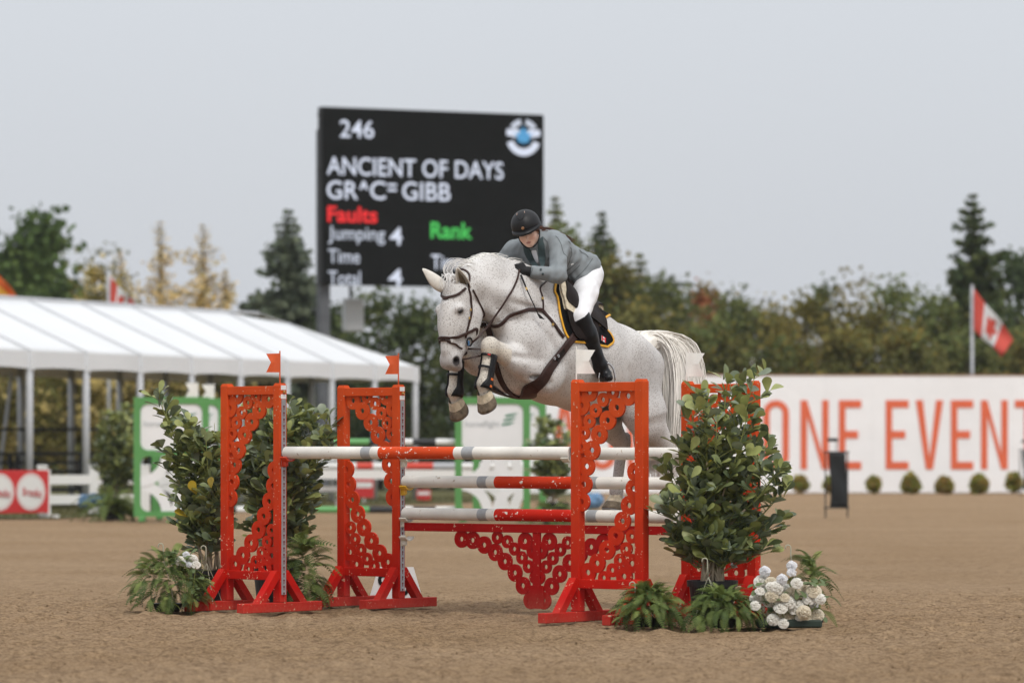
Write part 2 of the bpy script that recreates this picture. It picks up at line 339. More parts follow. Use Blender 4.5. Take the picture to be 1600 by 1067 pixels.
def standard(corner_px, d, corner_side, left, theta, label, mirror, seen_strip=True):
    """one painted wing standard; its inner post corner seen at photo column corner_px, distance d"""
    rz = (math.pi - theta) if left else -theta
    ux = Vector((math.cos(rz), math.sin(rz), 0)); uy = Vector((-math.sin(rz), math.cos(rz), 0))
    ny = 1 if left else -1                                # local y side that faces the landing side
    cor = GR(corner_px, d)
    base = cor - ux * (corner_side * PW / 2) - uy * (ny * PW / 2)
    t = empty('jump_standard', base, rz); tag(t, label, 'jump standard', 'red jump standards')
    W = .5
    for u in (0, W):
        p = MB(); p.box((u, 0, .064 + (PH - .064) / 2 - .01), (PW, PW, PH - .064 - .02), bev=.003)
        q = [(u - PW / 2, -PW / 2), (u + PW / 2, -PW / 2), (u + PW / 2, PW / 2), (u - PW / 2, PW / 2)]
        v = [(x, y, PH - .0201) for x, y in q] + [(u + (x - u) * .72, y * .72, PH) for x, y in q]
        p.add(v, [(4, 5, 6, 7), (0, 1, 5, 4), (1, 2, 6, 5), (2, 3, 7, 6), (3, 0, 4, 7)])
        p.build('post', RED, t)
        f = MB(); f.box((u, 0, .031), (PW, .76, .064), bev=.004); f.build('foot', RED, t)
        for s in (-1, 1):
            b = MB(); b.beam((u, s * .215, .045), (u, s * .035, .262), PW * .86, .052, up=(0, s, 1)); b.build('brace', RED, t)
    for z in (1.487, .24):
        r = MB(); r.box((W / 2, ny * .006, z), (W - PW, .05, .058), bev=.003); r.build('rail', RED, t)
    k = 0
    for u, z, big in STD_RINGS_TOP + STD_RINGS_LOW:
        x = W - u if mirror else u
        k += 1
        inst('ring', RING_BIG if big else RING_SMALL, t, Matrix.Translation((x, ny * (.004 + .0011 * (k % 3) + (.002 if big else 0)), z)))
    s = MB(); s.box((-PW / 2 - .0025, 0, .77), (.005, .042, 1.31), bev=.0012); s.build('track_strip', STEEL, t)
    if left:
        s = MB()
        for i in range(30):
            z = 1.372 - i * .0432
            pts = [(math.cos(a) * .0075, math.sin(a) * .0075 + .006) for a in np.linspace(-.35 * math.pi, 1.35 * math.pi, 9)] + [(-.0038, -.017), (.0038, -.017)]
            M = Matrix.Translation((-PW / 2 - .0052, 0, z)) @ Matrix(((0, 0, -1, 0), (1, 0, 0, 0), (0, 1, 0, 0), (0, 0, 0, 1)))
            s.prism(pts, 0, .0008, M)
        tag(s.build('keyhole_row', KEYH, t), kind='stuff')
        for z in (1.505, 1.445):
            s = MB(); s.box((-PW / 2 - .001, 0, z), (.002, .05, .03)); s.build('sticker', WHITE, t)
        s = MB(); s.lathe([(.009, 0), (.009, .012), (.005, .02)], 8, Matrix.Translation((-PW / 2, 0, 1.475)) @ Matrix.Rotation(-math.pi / 2, 4, 'Y')); s.build('set_screw', BRASS, t)
    return t
dA, dB, dC, dD = 27.5, 28.2, 26.0, 26.7
SA = standard(437.5, dA, -1, True, R(41), 'red jump standard at the left near corner, its wing before the tall bush', False)
SB = standard(623.5, dB, -1, True, R(38.5), 'red jump standard beside the white number marker, left end of the three-pole fence', True)
SC_ = standard(904.5, dC, 1, False, R(37.5), 'red jump standard in front of the horse belly, with a white flag', True)
SD = standard(1077.3, dD, 1, False, R(34), 'red jump standard half hidden behind the right potted bush', True)
def lp(o, x, y, z):
    "world point of local coordinates of a standard (matrices are not evaluated yet)"
    return Matrix.Translation(o.location) @ Matrix.Rotation(o.rotation_euler.z, 4, 'Z') @ Vector((x, y, z))

# ------------------------------------------------------------ poles
def cup(std, z, m, label):
    rz = std.rotation_euler.z
    c = empty('jump_cup', lp(std, -PW / 2, 0, z), rz); tag(c, label, 'jump cup', 'pole cups')
    s = MB(); s.box((-.008, 0, -.01), (.006, .05, .075), bev=.002); s.build('back_plate', m, c)
    s = MB(); n = 9; v = []; f = []
    for i in range(n + 1):
        a = math.pi * (1.18 + .64 * i / n)
        for (r, x) in ((.052, -.012), (.052, -.07), (.06, -.07), (.06, -.012)): v.append((x, r * math.cos(a), .048 + r * math.sin(a)))
    for i in range(n):
        for k in range(4): f.append((i * 4 + k, i * 4 + (k + 1) % 4, i * 4 + 4 + (k + 1) % 4, i * 4 + 4 + k))
    f += [(0, 1, 2, 3), (n * 4 + 3, n * 4 + 2, n * 4 + 1, n * 4)]
    s.add(v, f); s.build('dish', m, c)
    s = MB(); s.box((-.022, 0, -.024), (.024, .03, .036), bev=.003); s.build('pin_block', m, c)
    return c
def pole(p, q, bands, label, r=.0415, name='jump_pole', mats=None, group='jump poles', endcap=True):
    "bands: list of (fraction where the band ends, material index)"
    p, q = Vector(p), Vector(q); L = (q - p).length; t = (q - p).normalized()
    cutf = [0] + [b[0] for b in bands]; v = []; f = []; mi = []; n = 20
    rings = [(0.0, r * .86), (.004 / L, r)]
    mids = []
    for i, (fr, m) in enumerate(bands):
        mids.append((fr, m))
    stations = [(0, r * .9, bands[0][1]), (.006 / L, r, bands[0][1])]
    for i, (fr, m) in enumerate(bands):
        if i < len(bands) - 1: stations.append((fr, r, bands[i + 1][1]))
    stations += [(1 - .006 / L, r, bands[-1][1]), (1, r * .9, bands[-1][1])]
    a = t.orthogonal().normalized(); b = t.cross(a)
    for (fr, rr, m) in stations: v += [t * (fr * L) + (a * math.cos(j * 2 * math.pi / n) + b * math.sin(j * 2 * math.pi / n)) * rr for j in range(n)]
    for i in range(len(stations) - 1):
        for j in range(n): f.append((i * n + j, i * n + (j + 1) % n, (i + 1) * n + (j + 1) % n, (i + 1) * n + j)); mi.append(stations[i][2])
    k = len(stations)
    f.append(tuple(range(n - 1, -1, -1))); mi.append(bands[0][1]); f.append(tuple((k - 1) * n + j for j in range(n))); mi.append(bands[-1][1])
    me = mesh(name, v, f); me.polygons.foreach_set('material_index', mi)
    sm = np.ones(len(f), bool); sm[-2:] = False
    o = link(name, me, mats or [POLE_WH, POLE_GR, POLE_OR], None, p); me.polygons.foreach_set('use_smooth', sm)
    tag(o, label, 'jump pole', group); return o
ZT = 1.068
def span(a, b, z, inset=.02):
    return lp(a, -PW / 2 - inset, 0, z), lp(b, -PW / 2 - inset, 0, z)
bandsA = [(.285, 0), (.318, 1), (.347, 0), (.612, 2), (.640, 0), (.678, 1), (.965, 0), (1, 0)]
p, q = span(SA, SC_, ZT); pole(p, q, bandsA, 'white pole with chipped orange middle and grey bands, nearest top pole of the fence')
bandsB = [(.285, 0), (.318, 1), (.348, 0), (.645, 2), (.68, 0), (.715, 1), (1, 0)]
zB2, zB3 = .868, .648
p, q = span(SB, SD, 1.062); pole(p, q, bandsB, 'white pole behind the chipped orange one, top pole of the three-pole fence')
p, q = span(SB, SD, zB2); pole(p, q, bandsB, 'white and red pole in yellow cups, middle pole of the far fence')
p, q = span(SB, SD, zB3); pole(p, q, bandsB, 'white and red pole just above the red plank, lowest of the far fence')
cup(SA, ZT - .048, REDP, 'red cup holding the left end of the nearest orange-banded pole')
cup(SC_, ZT - .048, CREAM, 'cream cup at the right end of the nearest pole, before the horse belly')
cup(SB, 1.062 - .048, CREAM, 'cream cup just under the nearest pole on the standard by the number marker')
cup(SB, zB2 - .048, YEL, 'yellow cup on the standard beside the number marker')
cup(SB, zB3 - .048, CREAM, 'cream cup under the lowest pole, above the red plank, left end')
cup(SD, 1.062 - .048, CREAM, 'cream cup at the top pole end, beside the right potted bush')
cup(SD, zB2 - .048, YEL, 'yellow cup beside the right potted bush')
cup(SD, zB3 - .048, CREAM, 'cream cup at the lowest pole end, beside the right potted bush')
cup(SB, .52 - .048, CREAM, 'cream cup under the red plank, left end')
cup(SD, .52 - .048, CREAM, 'cream cup under the red plank, right end behind the bush')
# ------------------------------------------------------------ plank with hanging fretwork
def gate():
    p, q = span(SB, SD, 0, .03); p.z = q.z = 0
    t = (q - p).normalized(); L = (q - p).length; rz = math.atan2(t.y, t.x); c = (p + q) / 2
    g = empty('hanging_gate', c, rz); tag(g, 'red plank with a hanging triangle of cut-out rings under the far poles', 'jump gate')
    s = MB(); s.box((0, 0, .558), (L, .035, .057), bev=.003); s.build('plank', GATE, g)
    def sx(px):     # metres along the plank for a photo column
        lo, hi = -L / 2, L / 2
        for _ in range(40):
            m = (lo + hi) / 2; w_ = c + t * m
            if CX + F * w_.x / w_.y < px: lo = m
            else: hi = m
        return (lo + hi) / 2
    x0 = sx(839.5); big, small = [], []
    conv = lambda x, y: (sx(600 + x / 3.556) - x0, (952.5 - (680 + y / 3.556)) / 232.5)
    for x, y in ((432, 572), (492, 578), (558, 603), (617, 643), (673, 693), (727, 755), (773, 825), (815, 905)): big.append(conv(x, y))
    for x, y in ((630, 560), (684, 582), (725, 622), (765, 670), (803, 718), (838, 778)): small.append(conv(x, y))
    for x, y in ((785, 578), (832, 628)): big.append(conv(x, y))
    rb = ring_mesh('ring', .06, .018, .016, GATE); rs = ring_mesh('ring', .045, .0165, .016, GATE); k = 0
    for L_, me in ((big, rb), (small, rs)):
        for x, z in L_:
            for s_ in (1, -1):
                k += 1; inst('ring', me, g, Matrix.Translation((x0 + s_ * x, .0013 * (k % 4), z)))
    s = MB(); s.box((x0, -.0045, .32), (.062, .017, .42)); s.build('centre_board', GATE, g)
    s = MB(); s.box((x0, -.0075, .1), (.125, .017, .155)); s.build('toe_board', GATE, g)
gate()
# ------------------------------------------------------------ flags on the standards
FLAG_R = mat('red_flag', (.74, .12, .03), .6, noise=(12, .08), trans=.15); FLAG_W = mat('white_flag', (.88, .87, .82), .6, noise=(12, .08), trans=.15)
def marker_flag(std, x, dirx, m, label, hw=.092, hh=.128, rz=0.0, h=.085, z0=PH):
    o = lp(std, x, 0, z0 - .012) if std is not None else x
    f = empty('marker_flag', o, rz); tag(f, label, 'flag', 'small swallow-tailed flags')
    s = MB(); s.tube([(0, 0, 0), (0, 0, h + hh + .016)], .0045, 8); s.build('flag_stick', m, f)
    s = MB(); d = dirx
    out = [(0, 0), (d * hw, -.004), (d * hw * .66, hh * .52), (d * hw, hh * .97), (0, hh)]
    k = 7; v = []; fc = []
    for (a, b) in ((out[0], out[4]),): pass
    top = lambda u: hh * (1 - .03 * u)
    for i in range(k + 1):
        u = i / k; y = .006 * math.sin(u * 4)
        # swallow tail: the outer edge is notched; build upper and lower halves
        v += [(d * u * hw, y, h), (d * u * hw * .66, y, h + hh * .52), (d * u * hw, y, h + top(u))]
    for i in range(k): 
        for j in (0, 1): fc.append((i * 3 + j, i * 3 + 3 + j, i * 3 + 4 + j, i * 3 + 1 + j))
    s.add(v, fc); o2 = s.build('pennant', m, f); md = o2.modifiers.new('t', 'SOLIDIFY'); md.thickness = .003
    return f
marker_flag(SA, 0, -1, FLAG_R, 'small red flag on the left near standard, tails to the left', rz=R(4))
marker_flag(SB, 0, -1, FLAG_R, 'small red flag on the standard by the number marker', rz=R(-5))
marker_flag(SC_, -.012, 1, FLAG_W, 'small white flag before the rider boot', hw=.12, hh=.155, rz=R(8), h=.05)
marker_flag(SD, -.012, 1, FLAG_W, 'small white flag right of the horse tail', hw=.12, hh=.155, rz=R(-4), h=.045)
# ------------------------------------------------------------ number marker
def marker():
    d = 29.3; c = GR(618, d)
    t = empty('number_marker', c, R(-4)); tag(t, 'white trapezoid board with black digits behind the second standard', 'marker')
    M = Matrix.Rotation(R(80), 4, 'X')
    s = MB(); s.prism([(-.195, 0), (.20, 0), (.125, .25), (-.125, .25)], -.012, .012, M); s.build('board', WHITE, t)
    s = MB(); s.prism([(-.16, 0), (.155, 0), (.09, .235), (-.09, .235)], -.012, .008, Matrix.Translation((0, .1, 0)) @ Matrix.Rotation(R(104), 4, 'X')); s.build('back_board', WHITE, t)
    for ch, x_ in (('9', -.128), ('0', .022)):
        me = fit_text(ch, .080, .165, .002, .02); o = link('digit', me, mat('black_print', (.012, .012, .012), .5, spec=.1), t); o.matrix_local = M @ Matrix.Translation((x_, .04, .0145))
marker()
# ------------------------------------------------------------ sculpting: a distance field on a grid, turned into one continuous skin
class Field:
    def __init__(s, lo, hi, h):
        s.lo = np.array(lo, np.float32); s.h = h; s.n = np.ceil((np.array(hi) - s.lo) / h).astype(int) + 1
        s.D = np.full(s.n, .5, np.float32)
        s.ax = [s.lo[i] + h * np.arange(s.n[i], dtype=np.float32) for i in range(3)]
    def win(s, lo, hi):
        a = np.maximum(np.floor((np.array(lo) - s.lo) / s.h).astype(int), 0); b = np.minimum(np.ceil((np.array(hi) - s.lo) / s.h).astype(int) + 1, s.n)
        sl = tuple(slice(a[i], max(b[i], a[i])) for i in range(3))
        X = s.ax[0][sl[0]][:, None, None]; Y = s.ax[1][sl[1]][None, :, None]; Z = s.ax[2][sl[2]][None, None, :]
        return sl, X, Y, Z
    def merge(s, sl, d, k, sub=False):
        a = s.D[sl]
        if sub: d = -d
        if k <= 0: s.D[sl] = np.maximum(a, d) if sub else np.minimum(a, d); return
        if sub:
            h = np.clip(.5 - .5 * (a - d) / k, 0, 1); s.D[sl] = a * (1 - h) + d * h + k * h * (1 - h)
        else:
            h = np.clip(.5 + .5 * (a - d) / k, 0, 1); s.D[sl] = a * (1 - h) + d * h - k * h * (1 - h)
    def cone(s, a, b, ra, rb, k=.04, flat=1.0, sub=False, axes=None):
        "tapered limb from a to b; flat > 1 thins it sideways (local y)"
        a = np.array(a, np.float32); b = np.array(b, np.float32); r = max(ra, rb) + k + .03
        sl, X, Y, Z = s.win(np.minimum(a, b) - r, np.maximum(a, b) + r)
        S = np.array([1, flat, 1], np.float32) if axes is None else np.array(axes, np.float32)
        d = (b - a) * S; L2 = max(float(d @ d), 1e-9)
        px, py, pz = (X - a[0]) * S[0], (Y - a[1]) * S[1], (Z - a[2]) * S[2]
        t = np.clip((px * d[0] + py * d[1] + pz * d[2]) / L2, 0, 1)
        D = np.sqrt((px - t * d[0]) ** 2 + (py - t * d[1]) ** 2 + (pz - t * d[2]) ** 2) - (ra + t * (rb - ra))
        s.merge(sl, D, k, sub)
    def ball(s, c, r, k=.03, sub=False, M=None):
        "ellipsoid of radii r (scalar or 3); M: optional 3x3 rows = axes"
        c = np.array(c, np.float32); rr = np.array([r] * 3 if np.isscalar(r) else r, np.float32); e = rr.max() + k + .02
        sl, X, Y, Z = s.win(c - e, c + e); P = [X - c[0], Y - c[1], Z - c[2]]
        if M is not None: M = np.array(M, np.float32); P = [M[i][0] * P[0] + M[i][1] * P[1] + M[i][2] * P[2] for i in range(3)]
        q = np.sqrt((P[0] / rr[0]) ** 2 + (P[1] / rr[1]) ** 2 + (P[2] / rr[2]) ** 2)
        q2 = np.sqrt((P[0] / rr[0] ** 2) ** 2 + (P[1] / rr[1] ** 2) ** 2 + (P[2] / rr[2] ** 2) ** 2) + 1e-6
        s.merge(sl, q * (q - 1) / q2, k, sub)
    def chain(s, pts, k=.04, flat=1.0):
        for i in range(len(pts) - 1):
            a, b = pts[i], pts[i + 1]
            s.cone(a[:3], b[:3], a[3], b[3], k, flat if len(a) < 5 else a[4])
    def sample(s, P):
        P = np.asarray(P, np.float32); q = (P - s.lo) / s.h; q = np.clip(q, 0, np.array(s.n) - 1.001); i = q.astype(int); f = q - i
        D = s.D; r = 0
        for dx in (0, 1):
            for dy in (0, 1):
                for dz in (0, 1):
                    w_ = (f[..., 0] if dx else 1 - f[..., 0]) * (f[..., 1] if dy else 1 - f[..., 1]) * (f[..., 2] if dz else 1 - f[..., 2])
                    r = r + w_ * D[i[..., 0] + dx, i[..., 1] + dy, i[..., 2] + dz]
        return r
    def grad(s, P, e=None):
        e = e or s.h * 1.2; P = np.asarray(P, np.float32); g = np.stack([s.sample(P + d) - s.sample(P - d) for d in np.eye(3, dtype=np.float32) * e], -1)
        return g / (np.linalg.norm(g, axis=-1, keepdims=True) + 1e-9)
    def project(s, P, off=0.0, it=14):
        P = np.array(P, np.float32)
        for _ in range(it):
            g = np.stack([s.sample(P + d) - s.sample(P - d) for d in np.eye(3, dtype=np.float32) * s.h], -1) / (2 * s.h)
            g2 = (g * g).sum(-1, keepdims=True) + 1e-4
            P = P - np.clip((s.sample(P) - off)[..., None] * g / g2, -.05, .05)
        return P
    def mesh(s, name, m, parent=None, color=None, smooth=2, obj=None):
        V, Q = surface_nets(s.D); V = s.lo + V * s.h
        for _ in range(smooth): V = laplace(V, Q)
        me = mesh_np(name, V, Q)
        if color is not None: set_color(me, color(V, s))
        return link(name, me, m, parent, smooth=True)
def surface_nets(D):
    ins = D < 0; nx, ny, nz = D.shape
    c = np.zeros((nx - 1, ny - 1, nz - 1), np.int8)
    for a in (0, 1):
        for b in (0, 1):
            for e in (0, 1): c += ins[a:nx - 1 + a, b:ny - 1 + b, e:nz - 1 + e]
    act = (c > 0) & (c < 8); idx = np.argwhere(act); vid = np.full(act.shape, -1, np.int32); vid[act] = np.arange(len(idx))
    acc = np.zeros((len(idx), 3), np.float32); cnt = np.zeros(len(idx), np.float32)
    i, j, k = idx.T
    corners = [(a, b, e) for a in (0, 1) for b in (0, 1) for e in (0, 1)]
    for A in corners:
        for ax in range(3):
            if A[ax] == 1: continue
            B = list(A); B[ax] = 1
            da = D[i + A[0], j + A[1], k + A[2]]; db = D[i + B[0], j + B[1], k + B[2]]; x = (da < 0) != (db < 0)
            t = np.where(x, da / np.where(x, da - db, 1), 0); p = np.zeros((len(idx), 3), np.float32) + np.array(A, np.float32); p[:, ax] += t
            acc += p * x[:, None]; cnt += x
    V = idx + acc / cnt[:, None]; Q = []
    for ax in range(3):
        sl0 = [slice(None)] * 3; sl1 = [slice(None)] * 3; sl0[ax] = slice(0, -1); sl1[ax] = slice(1, None)
        a, b = ins[tuple(sl0)], ins[tuple(sl1)]; o1, o2 = [x for x in range(3) if x != ax]
        e = np.argwhere(a != b); ok = (e[:, o1] > 0) & (e[:, o2] > 0) & (e[:, o1] < D.shape[o1] - 1) & (e[:, o2] < D.shape[o2] - 1); e = e[ok]
        def at(d1, d2):
            q = e.copy(); q[:, o1] -= d1; q[:, o2] -= d2; return vid[q[:, 0], q[:, 1], q[:, 2]]
        q = np.stack([at(0, 0), at(1, 0), at(1, 1), at(0, 1)], -1)
        inside = a[tuple(e.T)]; flip = inside if ax != 1 else ~inside
        q[flip] = q[flip][:, ::-1]; Q.append(q)
    Q = np.concatenate(Q); Q = Q[(Q >= 0).all(1)]; return V.astype(np.float32), Q[:, ::-1]
def laplace(V, Q, w_=.5):
    A = np.zeros_like(V); C = np.zeros(len(V), np.float32)
    for a in range(4):
        for b in (1, 3):
            np.add.at(A, Q[:, a], V[Q[:, (a + b) % 4]]); np.add.at(C, Q[:, a], 1)
    return V * (1 - w_) + w_ * A / np.maximum(C, 1)[:, None]
def spline(pts, n):
    "Catmull-Rom through the points"
    P = np.array(pts, np.float64); P = np.vstack([2 * P[0] - P[1], P, 2 * P[-1] - P[-2]]); m = len(P) - 3
    t = np.linspace(0, m - 1e-6, n); i = t.astype(int); f = (t - i)[:, None]
    a, b, c, d = P[i], P[i + 1], P[i + 2], P[i + 3]
    return .5 * (2 * b + (c - a) * f + (2 * a - 5 * b + 4 * c - d) * f ** 2 + (3 * b - a - 3 * c + d) * f ** 3)
def ribbon(V, N, wid, thick, name, m, parent, closed=False):
    "flat strap along points V with surface normals N"
    V = np.asarray(V, np.float64); n = len(V); wid = np.broadcast_to(wid, (n,))
    T = np.gradient(V, axis=0) if not closed else np.roll(V, -1, 0) - np.roll(V, 1, 0)
    T /= np.linalg.norm(T, axis=1, keepdims=True) + 1e-9; B = np.cross(T, N); B /= np.linalg.norm(B, axis=1, keepdims=True) + 1e-9; N = np.cross(B, T)
    o = []
    prof = [(-.5, -.3), (-.5, .55), (-.36, 1), (.36, 1), (.5, .55), (.5, -.3)]
    for a, b in prof: o.append(V + B * (a * wid)[:, None] + N * (b * thick))
    k = len(prof); P = np.stack(o, 1).reshape(-1, 3); f = []
    for i in range(n if closed else n - 1):
        j = (i + 1) % n
        for a in range(k): f.append((i * k + a, i * k + (a + 1) % k, j * k + (a + 1) % k, j * k + a))
    if not closed: f += [tuple(range(k - 1, -1, -1)), tuple((n - 1) * k + a for a in range(k))]
    return link(name, mesh(name, P, f), m, parent, smooth=False)
def strands(lines, r0, r1, name, m, parent, col=None):
    "many hairs: lines (N, K, 3); triangular tubes tapering r0 -> r1"
    L = np.asarray(lines, np.float32); N, K, _ = L.shape
    T = np.gradient(L, axis=1); T /= np.linalg.norm(T, axis=2, keepdims=True) + 1e-9
    up = np.zeros_like(T); up[..., 0] = .35; up[..., 1] = .9; up[..., 2] = .2
    A = np.cross(T, up); A /= np.linalg.norm(A, axis=2, keepdims=True) + 1e-9; B = np.cross(T, A)
    r = (r0 + (r1 - r0) * np.linspace(0, 1, K))[None, :, None]
    if not np.isscalar(r0): r = (np.asarray(r0)[:, None, None] * (1 - np.linspace(0, 1, K))[None, :, None] + r1)
    P = np.stack([L + (A * math.cos(a) + B * math.sin(a)) * r for a in (0, 2.094, 4.189)], 2)     # N K 3 3
    base = (np.arange(N) * K * 3)[:, None, None, None] + (np.arange(K - 1) * 3)[None, :, None, None]
    quad = np.array([[0, 1, 4, 3], [1, 2, 5, 4], [2, 0, 3, 5]])[None, None]
    me = mesh_np(name, P.reshape(-1, 3), (base + quad).reshape(-1, 4))
    if col is not None: set_color(me, np.repeat(np.asarray(col, np.float32), K * 3, 0))
    return link(name, me, m, parent, smooth=True)
# ------------------------------------------------------------ horse frame: x forward, y to its left, z up
HA = R(40)                                      # the horse leaps to the left and towards the camera
H0 = Vector((.19, 27.45, 0)); HRZ = math.atan2(-math.cos(HA), -math.sin(HA))
HM = Matrix.Translation(H0) @ Matrix.Rotation(HRZ, 4, 'Z'); HMI = HM.inverted()
CAM_L = np.array(HMI @ Vector((0, 0, H)))
def ray_dir(px, py):
    p = HMI @ Vector(((px - CX) * 27 / F, 27, H + (HY - py) * 27 / F)); d = np.array(p) - CAM_L; return d / np.linalg.norm(d)
def on_plane(px, py, l=0.0):
    "horse-frame point seen at a photo pixel, on the plane y = l"
    d = ray_dir(px, py); t = (l - CAM_L[1]) / d[1]; return CAM_L + d * t
def on_skin(fld, px, py, off=0.0):
    "horse-frame point where the view ray through a photo pixel meets the sculpted surface"
    d = ray_dir(px, py); t = 24.5
    for _ in range(400):
        p = CAM_L + d * t
        if np.any(p < fld.lo) or np.any(p > fld.lo + (np.array(fld.n) - 1) * fld.h): t += .02; 
        else:
            v = float(fld.sample(p[None])[0]) - off
            if v < .0008: return p
            t += max(v * .6, .001)
        if t > 31: break
    return None
def seen(fld, pts, off=0.0):
    r = [on_skin(fld, x, y, off) for x, y in pts]; return [p for p in r if p is not None]

hf = Field((-1.75, -.42, .55), (1.16, .42, 2.48), .0085)
# trunk
hf.chain([(.16, 0, 1.795, .325, 1.12), (-.15, 0, 1.745, .345, 1.12), (-.45, 0, 1.69, .34, 1.08), (-.72, 0, 1.665, .265, .95)], .06)
hf.cone((.02, 0, 2.035), (-.36, 0, 1.965), .130, .10, .12, 1.7)                   # withers
hf.cone((-.36, 0, 1.94), (-.8, 0, 1.78), .12, .14, .1, 1.0)                     # loin
hf.cone((-.80, 0, 1.70), (-1.01, 0, 1.64), .215, .165, .08, .98)                  # croup
for s in (1, -1):
    hf.cone((-.79, s * .15, 1.75), (-1.03, s * .09, 1.67), .115, .115, .1)             # hip
    hf.cone((-.87, s * .125, 1.60), (-.89 if s > 0 else -.87, s * .15, 1.38), .205, .175, .08, 1.4)   # thigh
    hf.cone((-.99, s * .075, 1.66), (-1.0 if s > 0 else -.98, s * .095, 1.42), .11, .09, .08)      # buttock
    hf.cone((.0, s * .14, 2.06), (.36, s * .17, 1.80), .105, .125, .08, 1.3)          # shoulder blade
    hf.cone((.36, s * .165, 1.82), (.16, s * .205, 1.60), .12, .12, .06, 1.3)          # upper arm
    hf.ball((.37, s * .10, 1.79), (.13, .12, .15), .05)                             # breast
    hf.cone((.40, s * .08, 1.78), (.22, s * .11, 1.56), .10, .09, .05)
hf.ball((.22, 0, 1.62), (.2, .16, .17), .06)
# hind legs: (stifle, hock, fetlock, coronet)
HIND = {1: ((-.93, .18, 1.27), (-1.235, .15, 1.045), (-1.27, .145, .80), (-1.25, .145, .735)),
        -1: ((-.86, -.17, 1.30), (-1.07, -.15, 1.13), (-1.005, -.15, .80), (-1.0, -.15, .735))}
for s, (st, hk, ft, co) in HIND.items():
    hf.cone((st[0] + .01, st[1], st[2] + .06), st, .17, .135, .05, 1.35)
    hf.cone((st[0] - .02, st[1], st[2]), hk, .125, .058, .04, 1.3)
    hf.cone((hk[0] - .045, hk[1], hk[2] + .045), (hk[0] - .01, hk[1], hk[2] - .05), .032, .034, .035)   # point of hock
    hf.cone(hk, (hk[0] * .9 + ft[0] * .1, hk[1], hk[2] - .03), .052, .047, .03, 1.15)
    hf.cone(hk, ft, .040, .036, .03)
    hf.ball(ft, (.046, .044, .046), .03); hf.cone((ft[0] - .025, ft[1], ft[2]), (ft[0] - .03, ft[1], ft[2] - .03), .022, .018, .03)
    hf.cone(ft, co, .036, .042, .02)
# forelegs: (elbow, knee, fetlock, coronet)
FORE = {1: ((.19, .20, 1.57), (.715, .17, 1.765), (.79, .17, 1.515), (.765, .17, 1.445)),
        -1: ((.19, -.19, 1.60), (.665, -.17, 1.735), (.69, -.17, 1.47), (.655, -.17, 1.40))}
for s, (el, kn, ft, co) in FORE.items():
    el, kn, ft, co = map(np.array, (el, kn, ft, co)); mid = el + (kn - el) * .55
    hf.cone(el, mid, .118, .084, .05, 1.25); hf.cone(mid, kn, .084, .052, .04, 1.1)
    hf.ball(kn + [.012, 0, .0], (.062, .056, .064), .025)
    hf.cone(kn, ft, .041, .035, .03); hf.cone(kn + (ft - kn) * .1 + [-.03, 0, .01], kn + (ft - kn) * .3 + [-.02, 0, 0], .026, .02, .03)
    hf.ball(ft, (.043, .042, .045), .025); hf.cone(ft + [-.02, 0, -.01], ft + [-.03, 0, -.03], .022, .016, .03)
    hf.cone(ft, co, .035, .041, .02)
# neck
hf.chain([(.02, 0, 1.965, .285, 1.25), (.30, 0, 2.06, .27, 1.45), (.55, 0, 2.165, .193, 1.6), (.71, 0, 2.15, .15, 1.45), (.82, 0, 2.11, .10, 1.2)], .06)
hf.cone((.08, 0, 2.235), (.5, 0, 2.315), .045, .045, .06, 1.3)                    # crest
for s in (1, -1):
    hf.cone((.66, s * .07, 2.04), (.43, s * .10, 1.86), .05, .06, .05)             # jugular muscle
    hf.cone((.72, s * .065, 2.17), (.36, s * .13, 2.03), .06, .09, .06)
# head
hf.cone((.855, 0, 2.10), (.905, 0, 1.90), .098, .090, .05, 1.02)
hf.cone((.90, 0, 1.95), (.922, 0, 1.70), .086, .060, .04, 1.1)
for s in (1, -1):
    hf.cone((.775, s * .052, 1.965), (.79, s * .05, 1.88), .098, .085, .04, 1.9)   # cheek
    hf.cone((.80, s * .04, 1.86), (.875, s * .028, 1.72), .07, .042, .04, 1.3)      # jaw bar
    hf.ball((.925, s * .078, 2.005), (.045, .030, .034), .025)                      # brow
    hf.cone((.945, s * .055, 1.985), (.95, s * .045, 1.80), .026, .018, .02)         # facial crest
    hf.ball((.928, s * .040, 1.672), (.044, .034, .052), .025)                      # nostril wing
hf.cone((.955, 0, 2.03), (.962, 0, 1.74), .035, .030, .03)                         # nasal bone
hf.ball((.908, 0, 1.655), (.066, .052, .05), .03)                                 # muzzle
hf.ball((.862, 0, 1.635), (.042, .04, .035), .025)                               # chin
for s in (1, -1):
    hf.cone((.950, s * .074, 1.664), (.925, s * .05, 1.672), .020, .014, .006, sub=True, axes=(1, 1, .8))    # nostril
    hf.ball((.935, s * .105, 1.988), (.020, .016, .014), .012, sub=True)                  # eye socket
    hf.cone((.965, s * .02, 1.625), (.88, s * .06, 1.646), .004, .004, .006, sub=True)      # mouth line
for s in (1, -1):
    for i in range(6): hf.cone((.675 - .012 * i, s * (.075 + .004 * i), 2.035 - .021 * i), (.615 - .016 * i, s * (.118 + .004 * i), 2.03 - .020 * i), .0035, .0045, .012, sub=True)   # skin folds at the throat
    hf.cone((.33, s * .285, 1.68), (.56, s * .245, 1.70), .010, .012, .04, sub=True)      # furrow along the forearm
    hf.cone((.30, s * .28, 1.90), (.12, s * .31, 1.66), .010, .012, .05, sub=True)      # shoulder edge
    hf.cone((.42, s * .20, 1.60), (.25, s * .285, 1.53), .010, .012, .04, sub=True)
    hf.cone((.52, s * .185, 2.06), (.22, s * .25, 1.99), .008, .010, .05, sub=True)      # neck groove
    hf.cone((-.62, s * .30, 1.62), (-.70, s * .27, 1.42), .014, .014, .06, sub=True)      # flank
